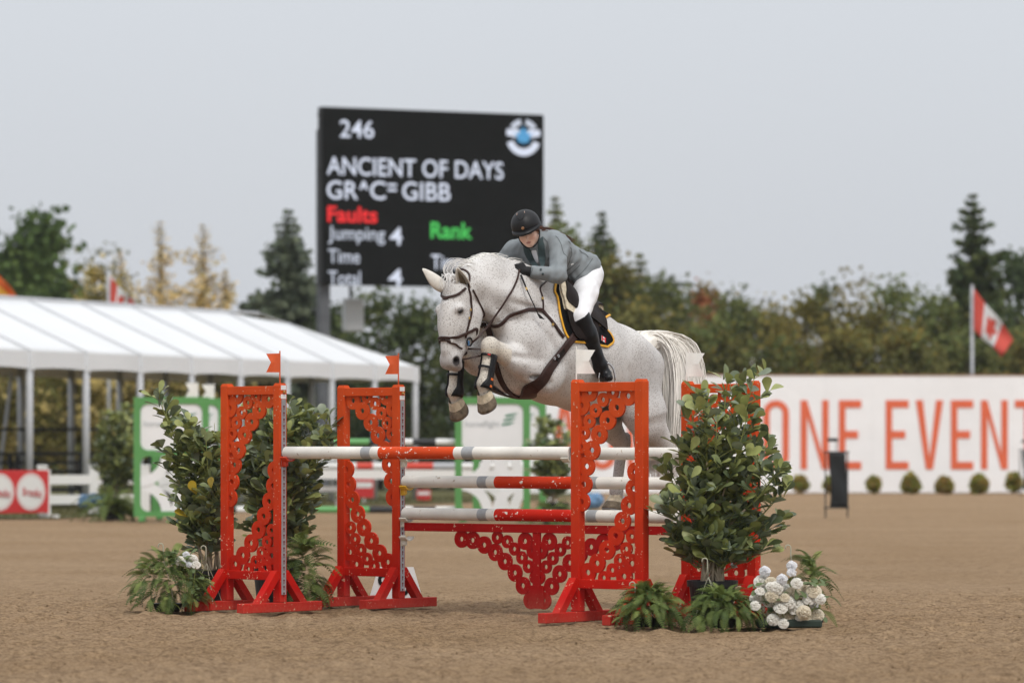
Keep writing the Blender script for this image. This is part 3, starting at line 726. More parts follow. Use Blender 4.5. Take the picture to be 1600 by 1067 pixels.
# soft muscle relief
_x, _y, _z = hf.ax[0][:, None, None], hf.ax[1][None, :, None], hf.ax[2][None, None, :]
_m = (np.exp(-((_x - .10) / .5) ** 2) * np.exp(-((_z - 1.85) / .28) ** 2)).astype(np.float32)
hf.D += _m * .0035 * (np.sin(_x * 31 + _z * 17) * np.sin(_z * 23 - _x * 8 + 1)).astype(np.float32)

def horse_color(V, fld):
    C = np.ones((len(V), 3), np.float32) * np.array([.615, .595, .575], np.float32); x, y, z = V.T
    def mixc(c, a): 
        nonlocal C
        C = C * (1 - a[:, None]) + np.array(c, np.float32) * a[:, None]
    mus = 1 / (1 + np.exp((z - 1.715) * 40)) * (x > .82); mixc((.30, .28, .275), mus * .72)
    for s in (1, -1):
        r = np.sqrt((x - .935) ** 2 + ((y - s * .060) / 1.1) ** 2 + ((z - 1.668) / 1.15) ** 2); mixc((.025, .02, .02), np.clip((.034 - r) / .008, 0, 1))
        r = np.sqrt(((x - .935) / 1.3) ** 2 + (y - s * .10) ** 2 + (z - 1.987) ** 2); mixc((.15, .13, .12), np.clip((.034 - r) / .02, 0, 1) * .75)
        st, hk, ft, co = HIND[s]
        low = (z < hk[2] + .1) & (np.abs(y - ft[1]) < .09) & (x < -.8); mixc((.50, .46, .41), low * .5)
        el, kn, ft, co = FORE[s]
        r = np.sqrt((x - kn[0]) ** 2 + (y - kn[1]) ** 2 + (z - kn[2]) ** 2); mixc((.62, .55, .44), np.clip((.17 - r) / .1, 0, 1) * .6)
        leg = (np.abs(y - kn[1]) < .08) & (x > .58) & (z < kn[2] - .02); mixc((.64, .57, .45), leg * .55)
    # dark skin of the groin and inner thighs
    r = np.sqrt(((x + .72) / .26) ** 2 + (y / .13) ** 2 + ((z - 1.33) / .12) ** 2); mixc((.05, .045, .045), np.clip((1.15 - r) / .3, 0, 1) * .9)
    q = np.exp(-((x - .25) / .2) ** 2 - ((z - 1.93) / .16) ** 2); mixc((.44, .43, .43), q * .35)
    q = np.exp(-((x - .62) / .12) ** 2 - ((z - 2.05) / .10) ** 2); mixc((.40, .38, .37), q * .4)
    # greyer dappling of quarters and shoulder
    q = np.exp(-((x + .95) / .3) ** 2 - ((z - 1.62) / .26) ** 2); mixc((.40, .395, .40), q * .5)
    q = np.exp(-((x + 1.05) / .2) ** 2) * (z < 1.35); mixc((.46, .44, .43), q * .4)
    return C
def coat_material():
    m = bpy.data.materials.new('flea_bitten_grey_coat'); m.use_nodes = True; n, l = nodes(m); b = n['Principled BSDF']
    b.inputs['Roughness'].default_value = .62; b.inputs['Specular IOR Level'].default_value = .25
    try: b.inputs['Sheen Weight'].default_value = .15
    except Exception: pass
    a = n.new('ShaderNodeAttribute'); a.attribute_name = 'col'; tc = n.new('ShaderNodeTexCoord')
    big = n.new('ShaderNodeTexNoise'); big.inputs['Scale'].default_value = 3.4; big.inputs['Detail'].default_value = 3; l.new(tc.outputs['Object'], big.inputs['Vector'])
    # flea-bites: sparse fine dark hairs, thicker in some areas
    sp = n.new('ShaderNodeTexVoronoi'); sp.inputs['Scale'].default_value = 112; l.new(tc.outputs['Object'], sp.inputs['Vector'])
    col = n.new('ShaderNodeSeparateColor'); l.new(sp.outputs['Color'], col.inputs[0])
    thr = n.new('ShaderNodeMapRange'); thr.inputs['From Min'].default_value = .32; thr.inputs['From Max'].default_value = .68; thr.inputs['To Min'].default_value = .20; thr.inputs['To Max'].default_value = .95; l.new(big.outputs['Fac'], thr.inputs['Value'])
    lt = n.new('ShaderNodeMath'); lt.operation = 'LESS_THAN'; l.new(col.outputs[0], lt.inputs[0]); l.new(thr.outputs[0], lt.inputs[1])
    dd = n.new('ShaderNodeMapRange'); dd.inputs['From Min'].default_value = .40; dd.inputs['From Max'].default_value = .26; l.new(sp.outputs['Distance'], dd.inputs['Value'])
    mu = n.new('ShaderNodeMath'); mu.operation = 'MULTIPLY'; l.new(lt.outputs[0], mu.inputs[0]); l.new(dd.outputs[0], mu.inputs[1])
    m8 = n.new('ShaderNodeMath'); m8.operation = 'MULTIPLY'; l.new(mu.outputs[0], m8.inputs[0]); m8.inputs[1].default_value = .78
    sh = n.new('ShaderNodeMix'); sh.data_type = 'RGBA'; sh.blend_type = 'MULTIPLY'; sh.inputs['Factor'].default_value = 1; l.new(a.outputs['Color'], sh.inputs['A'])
    bm_ = n.new('ShaderNodeMapRange'); bm_.inputs['From Min'].default_value = .3; bm_.inputs['From Max'].default_value = .7; bm_.inputs['To Min'].default_value = 1.08; bm_.inputs['To Max'].default_value = .84; l.new(big.outputs['Fac'], bm_.inputs['Value']); l.new(bm_.outputs[0], sh.inputs['B'])
    mx = n.new('ShaderNodeMix'); mx.data_type = 'RGBA'; l.new(m8.outputs[0], mx.inputs['Factor']); l.new(sh.outputs['Result'], mx.inputs['A']); mx.inputs['B'].default_value = (.13, .095, .075, 1)
    l.new(mx.outputs['Result'], b.inputs['Base Color'])
    t = n.new('ShaderNodeTexNoise'); t.inputs['Scale'].default_value = 130; t.inputs['Detail'].default_value = 3; l.new(tc.outputs['Object'], t.inputs['Vector'])
    bp = n.new('ShaderNodeBump'); bp.inputs['Strength'].default_value = .25; bp.inputs['Distance'].default_value = .004; l.new(t.outputs['Fac'], bp.inputs['Height']); l.new(bp.outputs[0], b.inputs['Normal'])
    return m
COAT = coat_material()
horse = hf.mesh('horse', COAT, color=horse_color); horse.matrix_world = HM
tag(horse, 'flea-bitten grey horse leaping over the red fence, forelegs tucked', 'horse')
# ------------------------------------------------------------ hooves, ears, eyes, mane, forelock, tail
HOOF = mat('hoof_horn', (.50, .42, .30), .6, noise=(26, .45), bump=(60, .4, .004))
SOLE = mat('hoof_sole', (.10, .075, .05), .9, noise=(40, .4)); SHOE = mat('shoe_steel', (.25, .24, .23), .45, metal=.8)
HAIR = mat('white_horse_hair', (.74, .71, .66), .55, noise=(14, .08), spec=.3, attr='col')
EAR_SKIN = mat('ear_inside', (.10, .075, .045), .8, noise=(60, .3))
def horse_child(o, parent=horse): o.parent = parent; return o
def hoof(co, up, fwd):
    "co coronet centre; up from hoof towards the leg; fwd toe direction"
    up = Vector(up).normalized(); fwd = Vector(fwd); fwd = (fwd - up * fwd.dot(up)).normalized(); rt = up.cross(fwd)
    k0 = 1.17; M = frame(Vector(co) + up * .022, fwd, rt, up) @ Matrix.Scale(k0, 4); v = []; f = []; n = 20; lv = [(.012, .040, .041, 0), (0, .044, .044, .002), (-.03, .053, .051, .012), (-.06, .062, .058, .022), (-.075, .066, .061, .027), (-.078, .062, .057, .027)]
    for (z, a, b, sh) in lv:
        for j in range(n):
            t = j * 2 * math.pi / n; c = math.cos(t)
            x = a * (c if c > 0 else c * .86) + sh; v.append((x, b * math.sin(t), z + (.018 * (-c) * (-z) / .075 if c < 0 else 0)))
    for i in range(len(lv) - 1):
        for j in range(n): f.append((i * n + j, (i + 1) * n + j, (i + 1) * n + (j + 1) % n, i * n + (j + 1) % n))
    k = (len(lv) - 1) * n; c0 = len(v); v.append((.02, 0, -.066))
    mi = [0] * (2 * n) + [2] * (len(f) - 2 * n)
    for j in range(n): f.append((k + j, c0, k + (j + 1) % n)); mi.append(1)
    me = mesh('hoof', [M @ Vector(q) for q in v], f); me.polygons.foreach_set('material_index', mi)
    o = link('hoof', me, [HOOF, SOLE, mat('dirty_hoof', (.16, .125, .085), .8, noise=(30, .5), bump=(50, .6, .005))], horse, smooth=True)
    # shoe: a flat U under the rim
    v = []; f = []; m = 17
    for i in range(m):
        t = -2.45 + 4.9 * i / (m - 1); c = math.cos(t)
        for (a, b, z) in ((.062, .058, -.077), (.044, .040, -.077), (.044, .040, -.085), (.062, .058, -.085)): v.append(M @ Vector((a * (c if c > 0 else c * .86) + .027, b * math.sin(t), z + (.018 * (-c) if c < 0 else 0))))
    for i in range(m - 1):
        for k in range(4): f.append((i * 4 + k, i * 4 + (k + 1) % 4, i * 4 + 4 + (k + 1) % 4, i * 4 + 4 + k))
    f += [(0, 1, 2, 3), (m * 4 - 1, m * 4 - 2, m * 4 - 3, m * 4 - 4)]
    sh = link('horseshoe', mesh('horseshoe', v, f), SHOE, o)
for s in (1, -1):
    el, kn, ft, co = FORE[s]; u = Vector(ft) - Vector(co); tip = Vector(co) - u.normalized() * .002
    hoof(tip, u + Vector((.035, 0, 0)), Vector((.75, 0, -.9)))
    st, hk, ft, co = HIND[s]; u = Vector(ft) - Vector(co)
    hoof(Vector(co), u + Vector((-.012, 0, .02)), Vector((1, 0, -.2)))
# eyes
EYE = mat('dark_eye', (.006, .004, .003), .08, spec=.6)
for s in (1, -1):
    b = MB(); b.lathe([(.0155 * math.sin(a), -.0155 * math.cos(a)) for a in np.linspace(.05, math.pi - .05, 10)], 14, Matrix.Translation((.9325, s * .0915, 1.9875)) @ Matrix.Diagonal((1.15, 1, .8, 1)))
    b.build('eye', EYE, horse, smooth=True)
    pts = [(.9325 + .021 * math.cos(t), s * (.1005 + .004 * math.sin(t)), 1.989 + .0135 * math.sin(t)) for t in np.linspace(.1, math.pi - .1, 9)]
    b = MB(); b.tube(pts, .0045, 6); b.build('eyelid', mat('eyelid_skin', (.22, .20, .19), .6), horse, smooth=True)
# ears: cupped leaves
def ear(base, tip, open_dir, wid, roll=1.9):
    base, tip = Vector(base), Vector(tip); ax = tip - base; L = ax.length; ax.normalize(); od = Vector(open_dir); od = (od - ax * od.dot(ax)).normalized(); sd = ax.cross(od)
    v = []; f = []; nu, nv = 12, 11
    for i in range(nu + 1):
        u = i / nu; wv = wid * (math.sin(math.pi * min(1, .22 + u * .78)) ** .75) * (1 - .12 * u) + .002
        curl = roll * (1 - .5 * u)
        for j in range(nv + 1):
            t = (j / nv * 2 - 1) * curl
            v.append(base + ax * (L * u) + sd * (wv * math.sin(t)) + od * (wv * .9 * (1 - math.cos(t)) - wv * .55 + .018 * math.sin(u * 2.6)))
    for i in range(nu):
        for j in range(nv): a = i * (nv + 1) + j; f.append((a, a + 1, a + nv + 2, a + nv + 1))
    me = mesh('ear', v, f); o = link('ear', me, [mat('ear_fur', (.66, .62, .56), .7, noise=(40, .12)), EAR_SKIN], horse, smooth=True)
    md = o.modifiers.new('t', 'SOLIDIFY'); md.thickness = .006; md.offset = -1; md.material_offset = 0; md.use_rim = True
    # dark furry lining
    v2 = [base + ax * (L * u * .9) + od * (.002 + .018 * math.sin(u * 2.6)) + sd * (wid * .5 * s * math.sin(math.pi * (.2 + .8 * u))) for u in np.linspace(.04, .95, 8) for s in (-1, 0, 1)]
    f2 = [(i * 3 + k, i * 3 + k + 1, i * 3 + k + 4, i * 3 + k + 3) for i in range(7) for k in (0, 1)]
    link('lining', mesh('lining', v2, f2), EAR_SKIN, o, smooth=True)
eL0 = on_plane(728, 450, .06); eL1 = on_plane(714, 418, .075); eR0 = on_plane(694, 449, -.06); eR1 = on_plane(661, 420, -.12)
camd = np.array([math.cos(HA), math.sin(HA), 0])
ear(eL0, eL1, camd * .9 + np.array([.25, -.05, .1]), .036)
ear(eR0, eR1, camd * -.75 + np.array([.3, -.3, -.25]), .047, 1.55)
rng = np.random.RandomState(11)
# mane: short, thinned, rolling over the crest
def crest(x):
    i = int((x - hf.lo[0]) / hf.h); j = int(-hf.lo[1] / hf.h); col_ = hf.D[i, j]; k = np.nonzero(col_ < 0)[0].max(); return np.array([x, 0, hf.ax[2][k]])
L = []
for i in range(900):
    s_ = -.06 + .86 * rng.rand(); c = crest(s_)
    side = -1 if rng.rand() < .9 else 1; c = c + np.array([0, side * .004 * rng.rand(), -.006]); ln = (.03 + .04 * rng.rand()) * (1.15 if s_ > .35 else .7)
    t = np.linspace(0, 1, 7)[:, None]; up = np.array([rng.normal(0, .25), side * (.25 + .3 * rng.rand()), 1.0]); lean = rng.normal(.0, .35)
    L.append(c + t * ln * .75 * up + t ** 2 * ln * np.array([lean - .5 * rng.rand(), side * .9, -1.15 + .5 * rng.rand()]))
g = .84 + .14 * rng.rand(len(L), 1); strands(L, .0042, .001, 'mane', HAIR, horse, np.hstack([g, g * .97, g * .92]))
# forelock: loose looping wisps between the ears
L = []
pol = on_plane(708, 437, 0)
for i in range(46):
    b = pol + rng.normal(0, .012, 3) * [1, 1.6, .5]; t = np.linspace(0, 1, 10)[:, None]; k = rng.rand()
    if k < .55: p = np.array(spline([b, b + [.02, -.03, .06], b + [-.02, .0, .105 + .03 * rng.rand()], b + [-.09, .05, .10 + .03 * rng.rand()]], 10))
    else: p = np.array(spline([b, b + [.05, .0, .03], b + [.075, rng.normal(0, .02), -.005], b + [.095, rng.normal(.01, .03), -.045 - .03 * rng.rand()]], 10))
    L.append(p + np.cumsum(rng.normal(0, .0007, (10, 3)), 0))
g = .8 + .18 * rng.rand(len(L), 1); strands(L, .003, .0007, 'forelock', HAIR, horse, np.hstack([g, g * .98, g * .96]))
# tail: carried out from the dock, falling in long waves
L = []; cols = []; dock = np.array([-1.07, 0, 1.80])
for i in range(2400):
    a, b_ = np.clip(rng.normal(0, 1, 2), -2, 2); b0 = dock + np.array([.02 * rng.rand(), .026 * a, .018 * b_])
    k = rng.rand(); out = .085 + .34 * k ** 1.15; drop = (.66 + .34 * rng.rand()) * (1 - .18 * k); w_ = .035 * math.sin(5 * k + 1)
    p = [b0, b0 + [-.06, .02 * a, .045 + .012 * b_], b0 + [-.06 - out * .60, .045 * a + .01, .012 + .045 * k], b0 + [-.06 - out * .95, .06 * a + .025, -.15 + .09 * k],
         b0 + [-.06 - out * (.98 - .08 * rng.rand()) + w_, .07 * a + .04, -drop * .55], b0 + [-.07 - out * (.62 + .15 * rng.rand()) + w_ * .4, .045 * a + .045, -drop * (.88 + .1 * rng.rand())]]
    q = spline(p, 16); q += (np.sin(np.linspace(0, 5 + 2 * rng.rand(), 16) + k * 7) * .006)[:, None] * [1, .5, 0]; L.append(q)
    g = .84 + .14 * rng.rand(); cols.append([g, g * .96, g * .89])
strands(L, .0048, .0016, 'tail', HAIR, horse, cols)
tf = Field((-1.75, -.2, .7), (-1.0, .25, 1.92), .010)
for k in np.linspace(0, 1, 7):
    out = .085 + .30 * k; drop = .78 * (1 - .22 * k); b0 = dock + np.array([0, 0, 0.]); w_ = .035 * math.sin(5 * k + 1)
    q = spline([b0, b0 + [-.06, 0, .035], b0 + [-.06 - out * .60, .01, .005 + .04 * k], b0 + [-.06 - out * .95, .025, -.15 + .09 * k], b0 + [-.06 - out * .94 + w_, .04, -drop * .55], b0 + [-.07 - out * .66 + w_ * .4, .045, -drop * .9]], 14)
    for i in range(13): tf.cone(q[i], q[i + 1], .036 - .0012 * i, .035 - .0012 * i, .04, .55)
_x, _y, _z = tf.ax[0][:, None, None], tf.ax[1][None, :, None], tf.ax[2][None, None, :]
tf.D += (.0028 * np.sin(_x * 150 + _y * 190 + 3 * np.sin(_z * 7))).astype(np.float32)
tf.mesh('tail_mass', mat('tail_hair_mass', (.80, .765, .70), .6, noise=(40, .08)), horse)
core = MB(); core.tube([dock + np.array(q) for q in ((.05, 0, -.01), (-.05, 0, .035), (-.15, 0, .035), (-.23, .01, -.03), (-.27, .01, -.12))], [.035, .034, .03, .024, .012], 10); core.build('tail_dock', mat('tail_dock_skin', (.5, .48, .45), .7), horse, smooth=True)

# ------------------------------------------------------------ tack
LEATH = mat('brown_leather', (.034, .014, .010), .5, noise=(30, .35), bump=(90, .25, .002), spec=.28)
LEATH_D = mat('dark_saddle_leather', (.012, .007, .0055), .6, noise=(20, .4), bump=(120, .25, .002), spec=.14)
BLACKF = mat('black_felt', (.008, .008, .009), .9, noise=(60, .3), spec=.08); GOLD = mat('yellow_piping', (.72, .36, .02), .6, noise=(40, .15))
FLEECE = mat('cream_fleece', (.62, .54, .40), .9, noise=(50, .25), bump=(70, 1, .006)); IRON = mat('steel_fitting', (.55, .55, .56), .25, metal=.9); BRASSF = mat('brass_fitting', (.6, .40, .14), .3, metal=.9)
BLKP = mat('black_shell', (.009, .009, .010), .45, spec=.22); ORG = mat('orange_print', (.75, .16, .02), .5)
def path(pts, n=40): return spline(pts, n)
def lay(fld, P, off): 
    P = fld.project(P, off)
    for _ in range(6): Q = P.copy(); Q[1:-1] = (P[:-2] + P[2:]) / 2; P = P * .5 + Q * .5
    N = fld.grad(P, .02)
    for _ in range(4): Q = N.copy(); Q[1:-1] = (N[:-2] + N[2:] + N[1:-1]) / 3; N = Q
    return P, N / (np.linalg.norm(N, axis=1, keepdims=True) + 1e-9)
def strap(pts, wid, name, m, parent, off=.004, thick=.005, n=40, fld=hf, mirror=False):
    P, N = lay(fld, path(pts, n), off); o = ribbon(P, N, wid, thick, name, m, parent)
    if mirror:
        k = np.array([1, -1, 1]); ribbon(P[::-1] * k, N[::-1] * k, wid, thick, name, m, parent)
    return o
def tack(name, label, cat):
    t = empty(name); t.matrix_world = HM; tag(t, label, cat); return t
sk = lambda pts: seen(hf, pts)
# bridle
BR = tack('bridle', 'brown leather bridle with reins on the grey horse head', 'bridle')
MIR = lambda P: [np.array(p) * [1, -1, 1] for p in P]
bb = sk([(699, 468), (714, 461.5), (727, 451)]); mid = [np.array([bb[0][0] + .03, 0, bb[0][2] - .004])]
strap(MIR(bb)[::-1] + mid + bb, .016, 'browband', LEATH, BR, .006, .007)
ck = sk([(731, 449), (735, 462), (736.5, 481), (735, 496), (730, 514), (727, 528)])
crown = [np.array([.80, .0, 2.25])]
strap(MIR(ck)[::-1] + [np.array([.79, -.05, 2.22])] + crown + [np.array([.79, .05, 2.22])] + ck, .0125, 'headpiece', LEATH, BR, .005, .006, 90)
tl = sk([(738, 453), (746, 468), (754, 485), (756, 493)])
strap(tl + [np.array([.66, .0, 1.94])] + MIR(tl)[::-1], .0095, 'throatlatch', LEATH, BR, .005, .005, 60)
nb = sk([(699, 528), (712.5, 525), (725.5, 522), (735, 518), (745, 514)]); front = np.array([nb[0][0] + .05, 0, nb[0][2] + .002])
strap([np.array([.80, 0, 1.80])] + MIR(nb)[::-1] + [front] + nb + [np.array([.80, 0, 1.80])], .019, 'noseband', LEATH, BR, .006, .008, 100)
fl = sk([(700, 534), (709, 537), (722, 545), (731, 551)]); front = np.array([fl[0][0] + .05, 0, fl[0][2] + .008])
strap([np.array([.845, 0, 1.66])] + MIR(fl)[::-1] + [front] + fl + [np.array([.845, 0, 1.66])], .0105, 'flash_strap', LEATH, BR, .006, .006, 80)
bit = on_skin(hf, 733, 534, .012)
for s in (1, -1):
    c = bit * [1, s, 1]; b = MB(); b.tube([c + np.array([.026 * math.cos(t), s * .004, .026 * math.sin(t)]) for t in np.linspace(0, 2 * math.pi, 17)], .0055, 8, cap=False); b.build('bit_ring', BLKP, BR, smooth=True)
    b = MB(); b.box(tuple(c + np.array([.012, s * .004, -.01])), (.02, .012, .034), bev=.003); b.build('bit_cheek', mat('bit_blue', (.05, .13, .25), .4), BR)
    for q in ((735.5, 484), (733.5, 497)):
        g = on_skin(hf, q[0], q[1], .014); g = g * [1, s, 1]; b = MB(); b.box(tuple(g), (.011, .008, .017), bev=.002); b.build('buckle', BRASSF, BR)
hand = on_plane(808, 424, .115)
mring = on_plane(770, 499, .14)
def freestrap(pts, wid, name, parent, m=LEATH, thick=.006, n=30, side=(0, 1, .2)):
    P = path(pts, n); N = np.tile(np.array(side, float), (n, 1)); return ribbon(P, N, wid, thick, name, m, parent)
def outside(P, mn=.012):
    d = hf.sample(P); bad = d < mn
    Q = hf.project(P, mn); P = P.copy(); P[bad] = Q[bad]; return P
def rein(pts, wid, name, n=40):
    P = outside(path(pts, n)); N = hf.grad(P); N = N * .6 + np.array([0, .6, .1]); N /= np.linalg.norm(N, axis=1, keepdims=True); ribbon(P, N, wid, .006, name, LEATH, BR)
rein([bit + [-.02, .008, -.005], on_plane(750, 524, .14), mring, on_plane(790, 470, .19), on_plane(803, 446, .16), hand + [0, 0, -.01]], .012, 'rein')
P = MIR([bit + [-.02, .008, -.005], on_plane(750, 524, .14), mring, on_plane(790, 470, .19), on_plane(803, 446, .16), hand + [0, 0, -.01]])
Pm = outside(path(P, 40)); Nm = hf.grad(Pm); ribbon(Pm, Nm, .012, .006, 'rein', LEATH, BR)
# breastplate and martingale
BP = tack('breastplate', 'brown leather breastplate across the horse chest', 'breastplate')
cen = on_skin(hf, 768, 508); cen[1] = 0; cen = hf.project(cen[None], 0)[0]
arm = sk([(780, 508), (791, 497), (811, 488), (837, 483.5), (848, 486), (862, 503), (880, 527)])
strap([cen] + arm, .023, 'breast_strap', LEATH, BP, .007, .008, 70, mirror=True)
wt = sk([(848, 484), (847, 463), (844, 447)]); strap(wt + [np.array([-.04, 0, 2.2])] + MIR(wt)[::-1], .0105, 'neck_strap', LEATH, BP, .006, .005, 50)
strap([cen + [.01, 0, .02], cen + [0, 0, -.08], cen + [-.03, 0, -.2], np.array([.30, 0, 1.55]), np.array([.18, 0, 1.46])], .045, 'centre_strap', LEATH, BP, .008, .01, 40)
b = MB(); c2 = hf.project(cen[None], .016)[0]; b.tube([c2 + np.array([.006, .026 * math.cos(t), .026 * math.sin(t)]) for t in np.linspace(0, 2 * math.pi, 17)], .005, 8, cap=False); b.build('centre_ring', IRON, BP, smooth=True)
P = outside(path([c2, on_plane(762, 512, .10), on_plane(768, 503, .12), mring], 16), .01); ribbon(P, hf.grad(P), .016, .006, 'martingale_fork', LEATH, BP)
P2 = P * [1, -1, 1]; ribbon(P2, hf.grad(P2), .016, .006, 'martingale_fork', LEATH, BP)
for q in ((848, 466), (864, 507)):
    g = on_skin(hf, q[0], q[1], .013); b = MB(); b.box(tuple(g), (.016, .01, .016), bev=.002); b.build('buckle', BRASSF, BP)
# saddle pad with yellow edge, sheepskin half pad, saddle, girth
def loft(front, rear, off, name, m, parent, nu=26, nv=30, thick=.008, mirror=True, fld=hf, edge=None, edge_w=.012, bow=None):
    fr, rr = spline(front, nv), spline(rear, nv); u = np.linspace(0, 1, nu)[:, None, None]
    P = fr[None] * (1 - u) + rr[None] * u
    P = fld.project(P.reshape(-1, 3), off).reshape(nu, nv, 3); N = fld.grad(P.reshape(-1, 3)).reshape(nu, nv, 3); res = []
    for s in ((1, -1) if mirror else (1,)):
        k = np.array([1, s, 1]); A = P * k; B = A + N * k * thick; V = np.concatenate([A.reshape(-1, 3), B.reshape(-1, 3)]); n = nu * nv; f = []
        I = lambda i, j: i * nv + j
        for i in range(nu - 1):
            for j in range(nv - 1):
                q = (I(i, j), I(i + 1, j), I(i + 1, j + 1), I(i, j + 1)); f.append(tuple(n + x for x in q)); f.append(q[::-1])
        rim = [I(i, 0) for i in range(nu)] + [I(nu - 1, j) for j in range(1, nv)] + [I(i, nv - 1) for i in range(nu - 2, -1, -1)] + [I(0, j) for j in range(nv - 2, 0, -1)]
        for a, b in zip(rim, rim[1:] + rim[:1]): f.append((b, a, a + n, b + n))
        me = mesh(name, V, f); o = link(name, me, m, parent, smooth=True)
        if edge is not None:
            E = np.concatenate([A[0], A[1:, -1], A[-2::-1][::1][:0].reshape(0, 3), A[-1, -2::-1]]); EN = np.concatenate([(N * k)[0], (N * k)[1:, -1], (N * k)[-1, -2::-1]])
            ribbon(E + EN * (thick * .5), EN, edge_w, thick * .62, 'edge_piping', edge, o)
        res.append(o)
    return res
top_f, top_r = np.array([-.105, .0, 2.20]), np.array([-.70, 0, 1.95])
pf = [top_f] + sk([(866, 452), (870, 466), (875, 496), (884, 524), (893, 533)]); pr = [top_r] + sk([(938, 505), (945, 514), (953, 523), (957, 534), (948, 542)])
PAD = tack('saddle_pad', 'black saddle pad with yellow edging and a small red and white flag patch', 'saddle pad')
loft(pf, pr, .006, 'cloth', BLACKF, PAD, edge=GOLD, edge_w=.016)
fp = on_skin(hf, 943, 530, .017); fn = hf.grad(fp[None])[0]
def patch_frame(c, nrm, upv):
    z = Vector(nrm).normalized(); y = Vector(upv); y = (y - z * y.dot(z)).normalized(); x = y.cross(z); return frame(c, x, y, z)
FM = patch_frame(fp, fn, (-.35, 0, 1)); CRED = mat('flag_red', (.62, .018, .02), .6)
b = MB(); b.box((0, 0, 0), (.05, .036, .003), FM); b.build('flag_patch', mat('patch_white', (.75, .75, .75), .6), PAD)
for s in (-1, 1): b = MB(); b.box((s * .0185, 0, .0022), (.013, .0362, .002), FM); b.build('patch_bar', CRED, PAD)
b = MB(); b.prism([(0, .011), (.004, .004), (.010, .003), (.005, -.002), (.005, -.008), (0, -.006), (-.005, -.008), (-.005, -.002), (-.010, .003), (-.004, .004)], .0014, .0032, FM); b.build('patch_leaf', CRED, PAD)
HP = tack('half_pad', 'cream sheepskin half pad under the saddle front', 'half pad')
hpf = [top_f + [-.01, 0, .01]] + sk([(872, 452), (876, 470), (879, 484)]); hpr = [top_r + [.05, 0, .02]] + sk([(926, 486), (932, 500), (936, 512)])
loft(hpf, hpr, .018, 'fleece', FLEECE, HP, thick=.02)
SAD = tack('saddle', 'dark brown leather jumping saddle under the rider', 'saddle')
sff = sk([(878, 470), (881, 490), (886, 510), (893, 524), (900, 530)]); sfr = sk([(912, 478), (920, 490), (928, 505), (930, 520), (924, 532)])
loft(sff, sfr, .030, 'flap', LEATH_D, SAD, thick=.008)
spf = [top_f + [-.03, 0, .02]] + sk([(879, 462), (882, 474)]); spr = [top_r + [.09, 0, .02]] + sk([(928, 486), (940, 504), (941, 520)])
loft(spf, spr, .040, 'panel', LEATH_D, SAD, thick=.012)
b = MB(); sv = []; sf = []; ns, nc = 14, 11          # seat: dipped between pommel and cantle
for i in range(ns):
    u = i / (ns - 1); x = -.15 - .45 * u; zc = 2.235 - .35 * u + .05 * (abs(u - .45) * 2) ** 2 + (.045 if u > .9 else 0); hw = .055 + .11 * math.sin(math.pi * min(1, .1 + u * .75))
    for j in range(nc): t = j / (nc - 1) * 2 - 1; sv.append((x, hw * t, zc - .055 * t * t))
for i in range(ns - 1):
    for j in range(nc - 1): a = i * nc + j; sf.append((a, a + nc, a + nc + 1, a + 1))
o = link('seat', mesh('seat', sv, sf), LEATH_D, SAD, smooth=True); md = o.modifiers.new('t', 'SOLIDIFY'); md.thickness = .035
md = o.modifiers.new('s', 'SUBSURF'); md.levels = 1; md.render_levels = 1
GI = tack('girth', 'wide brown leather girth with belly guard under the horse', 'girth')
gl = sk([(897, 524), (885, 538), (873, 553), (858, 574), (843, 594), (828, 606)]); gl = gl + [np.array([.16, 0, 1.44])] + MIR(gl)[::-1]
P, N = lay(hf, path(gl, 80), .014); wd = np.interp(np.abs(np.linspace(-1, 1, 80)), [0, .25, .5, 1], [.115, .10, .066, .052])
ribbon(P, N, wd, .011, 'girth_strap', LEATH, GI)
P3, N3 = lay(hf, path(sk([(878, 546), (866, 563)]), 6), .027); ribbon(P3, N3, .03, .005, 'buckle_tab', LEATH_D, GI)
for q in ((866, 560), (872, 556)):
    g = on_skin(hf, q[0], q[1], .034); b = MB(); b.tube([g + np.array([.008 * math.cos(t), .004, .008 * math.sin(t)]) for t in np.linspace(0, 6.283, 11)], .003, 6, cap=False); b.build('girth_ring', IRON, GI)
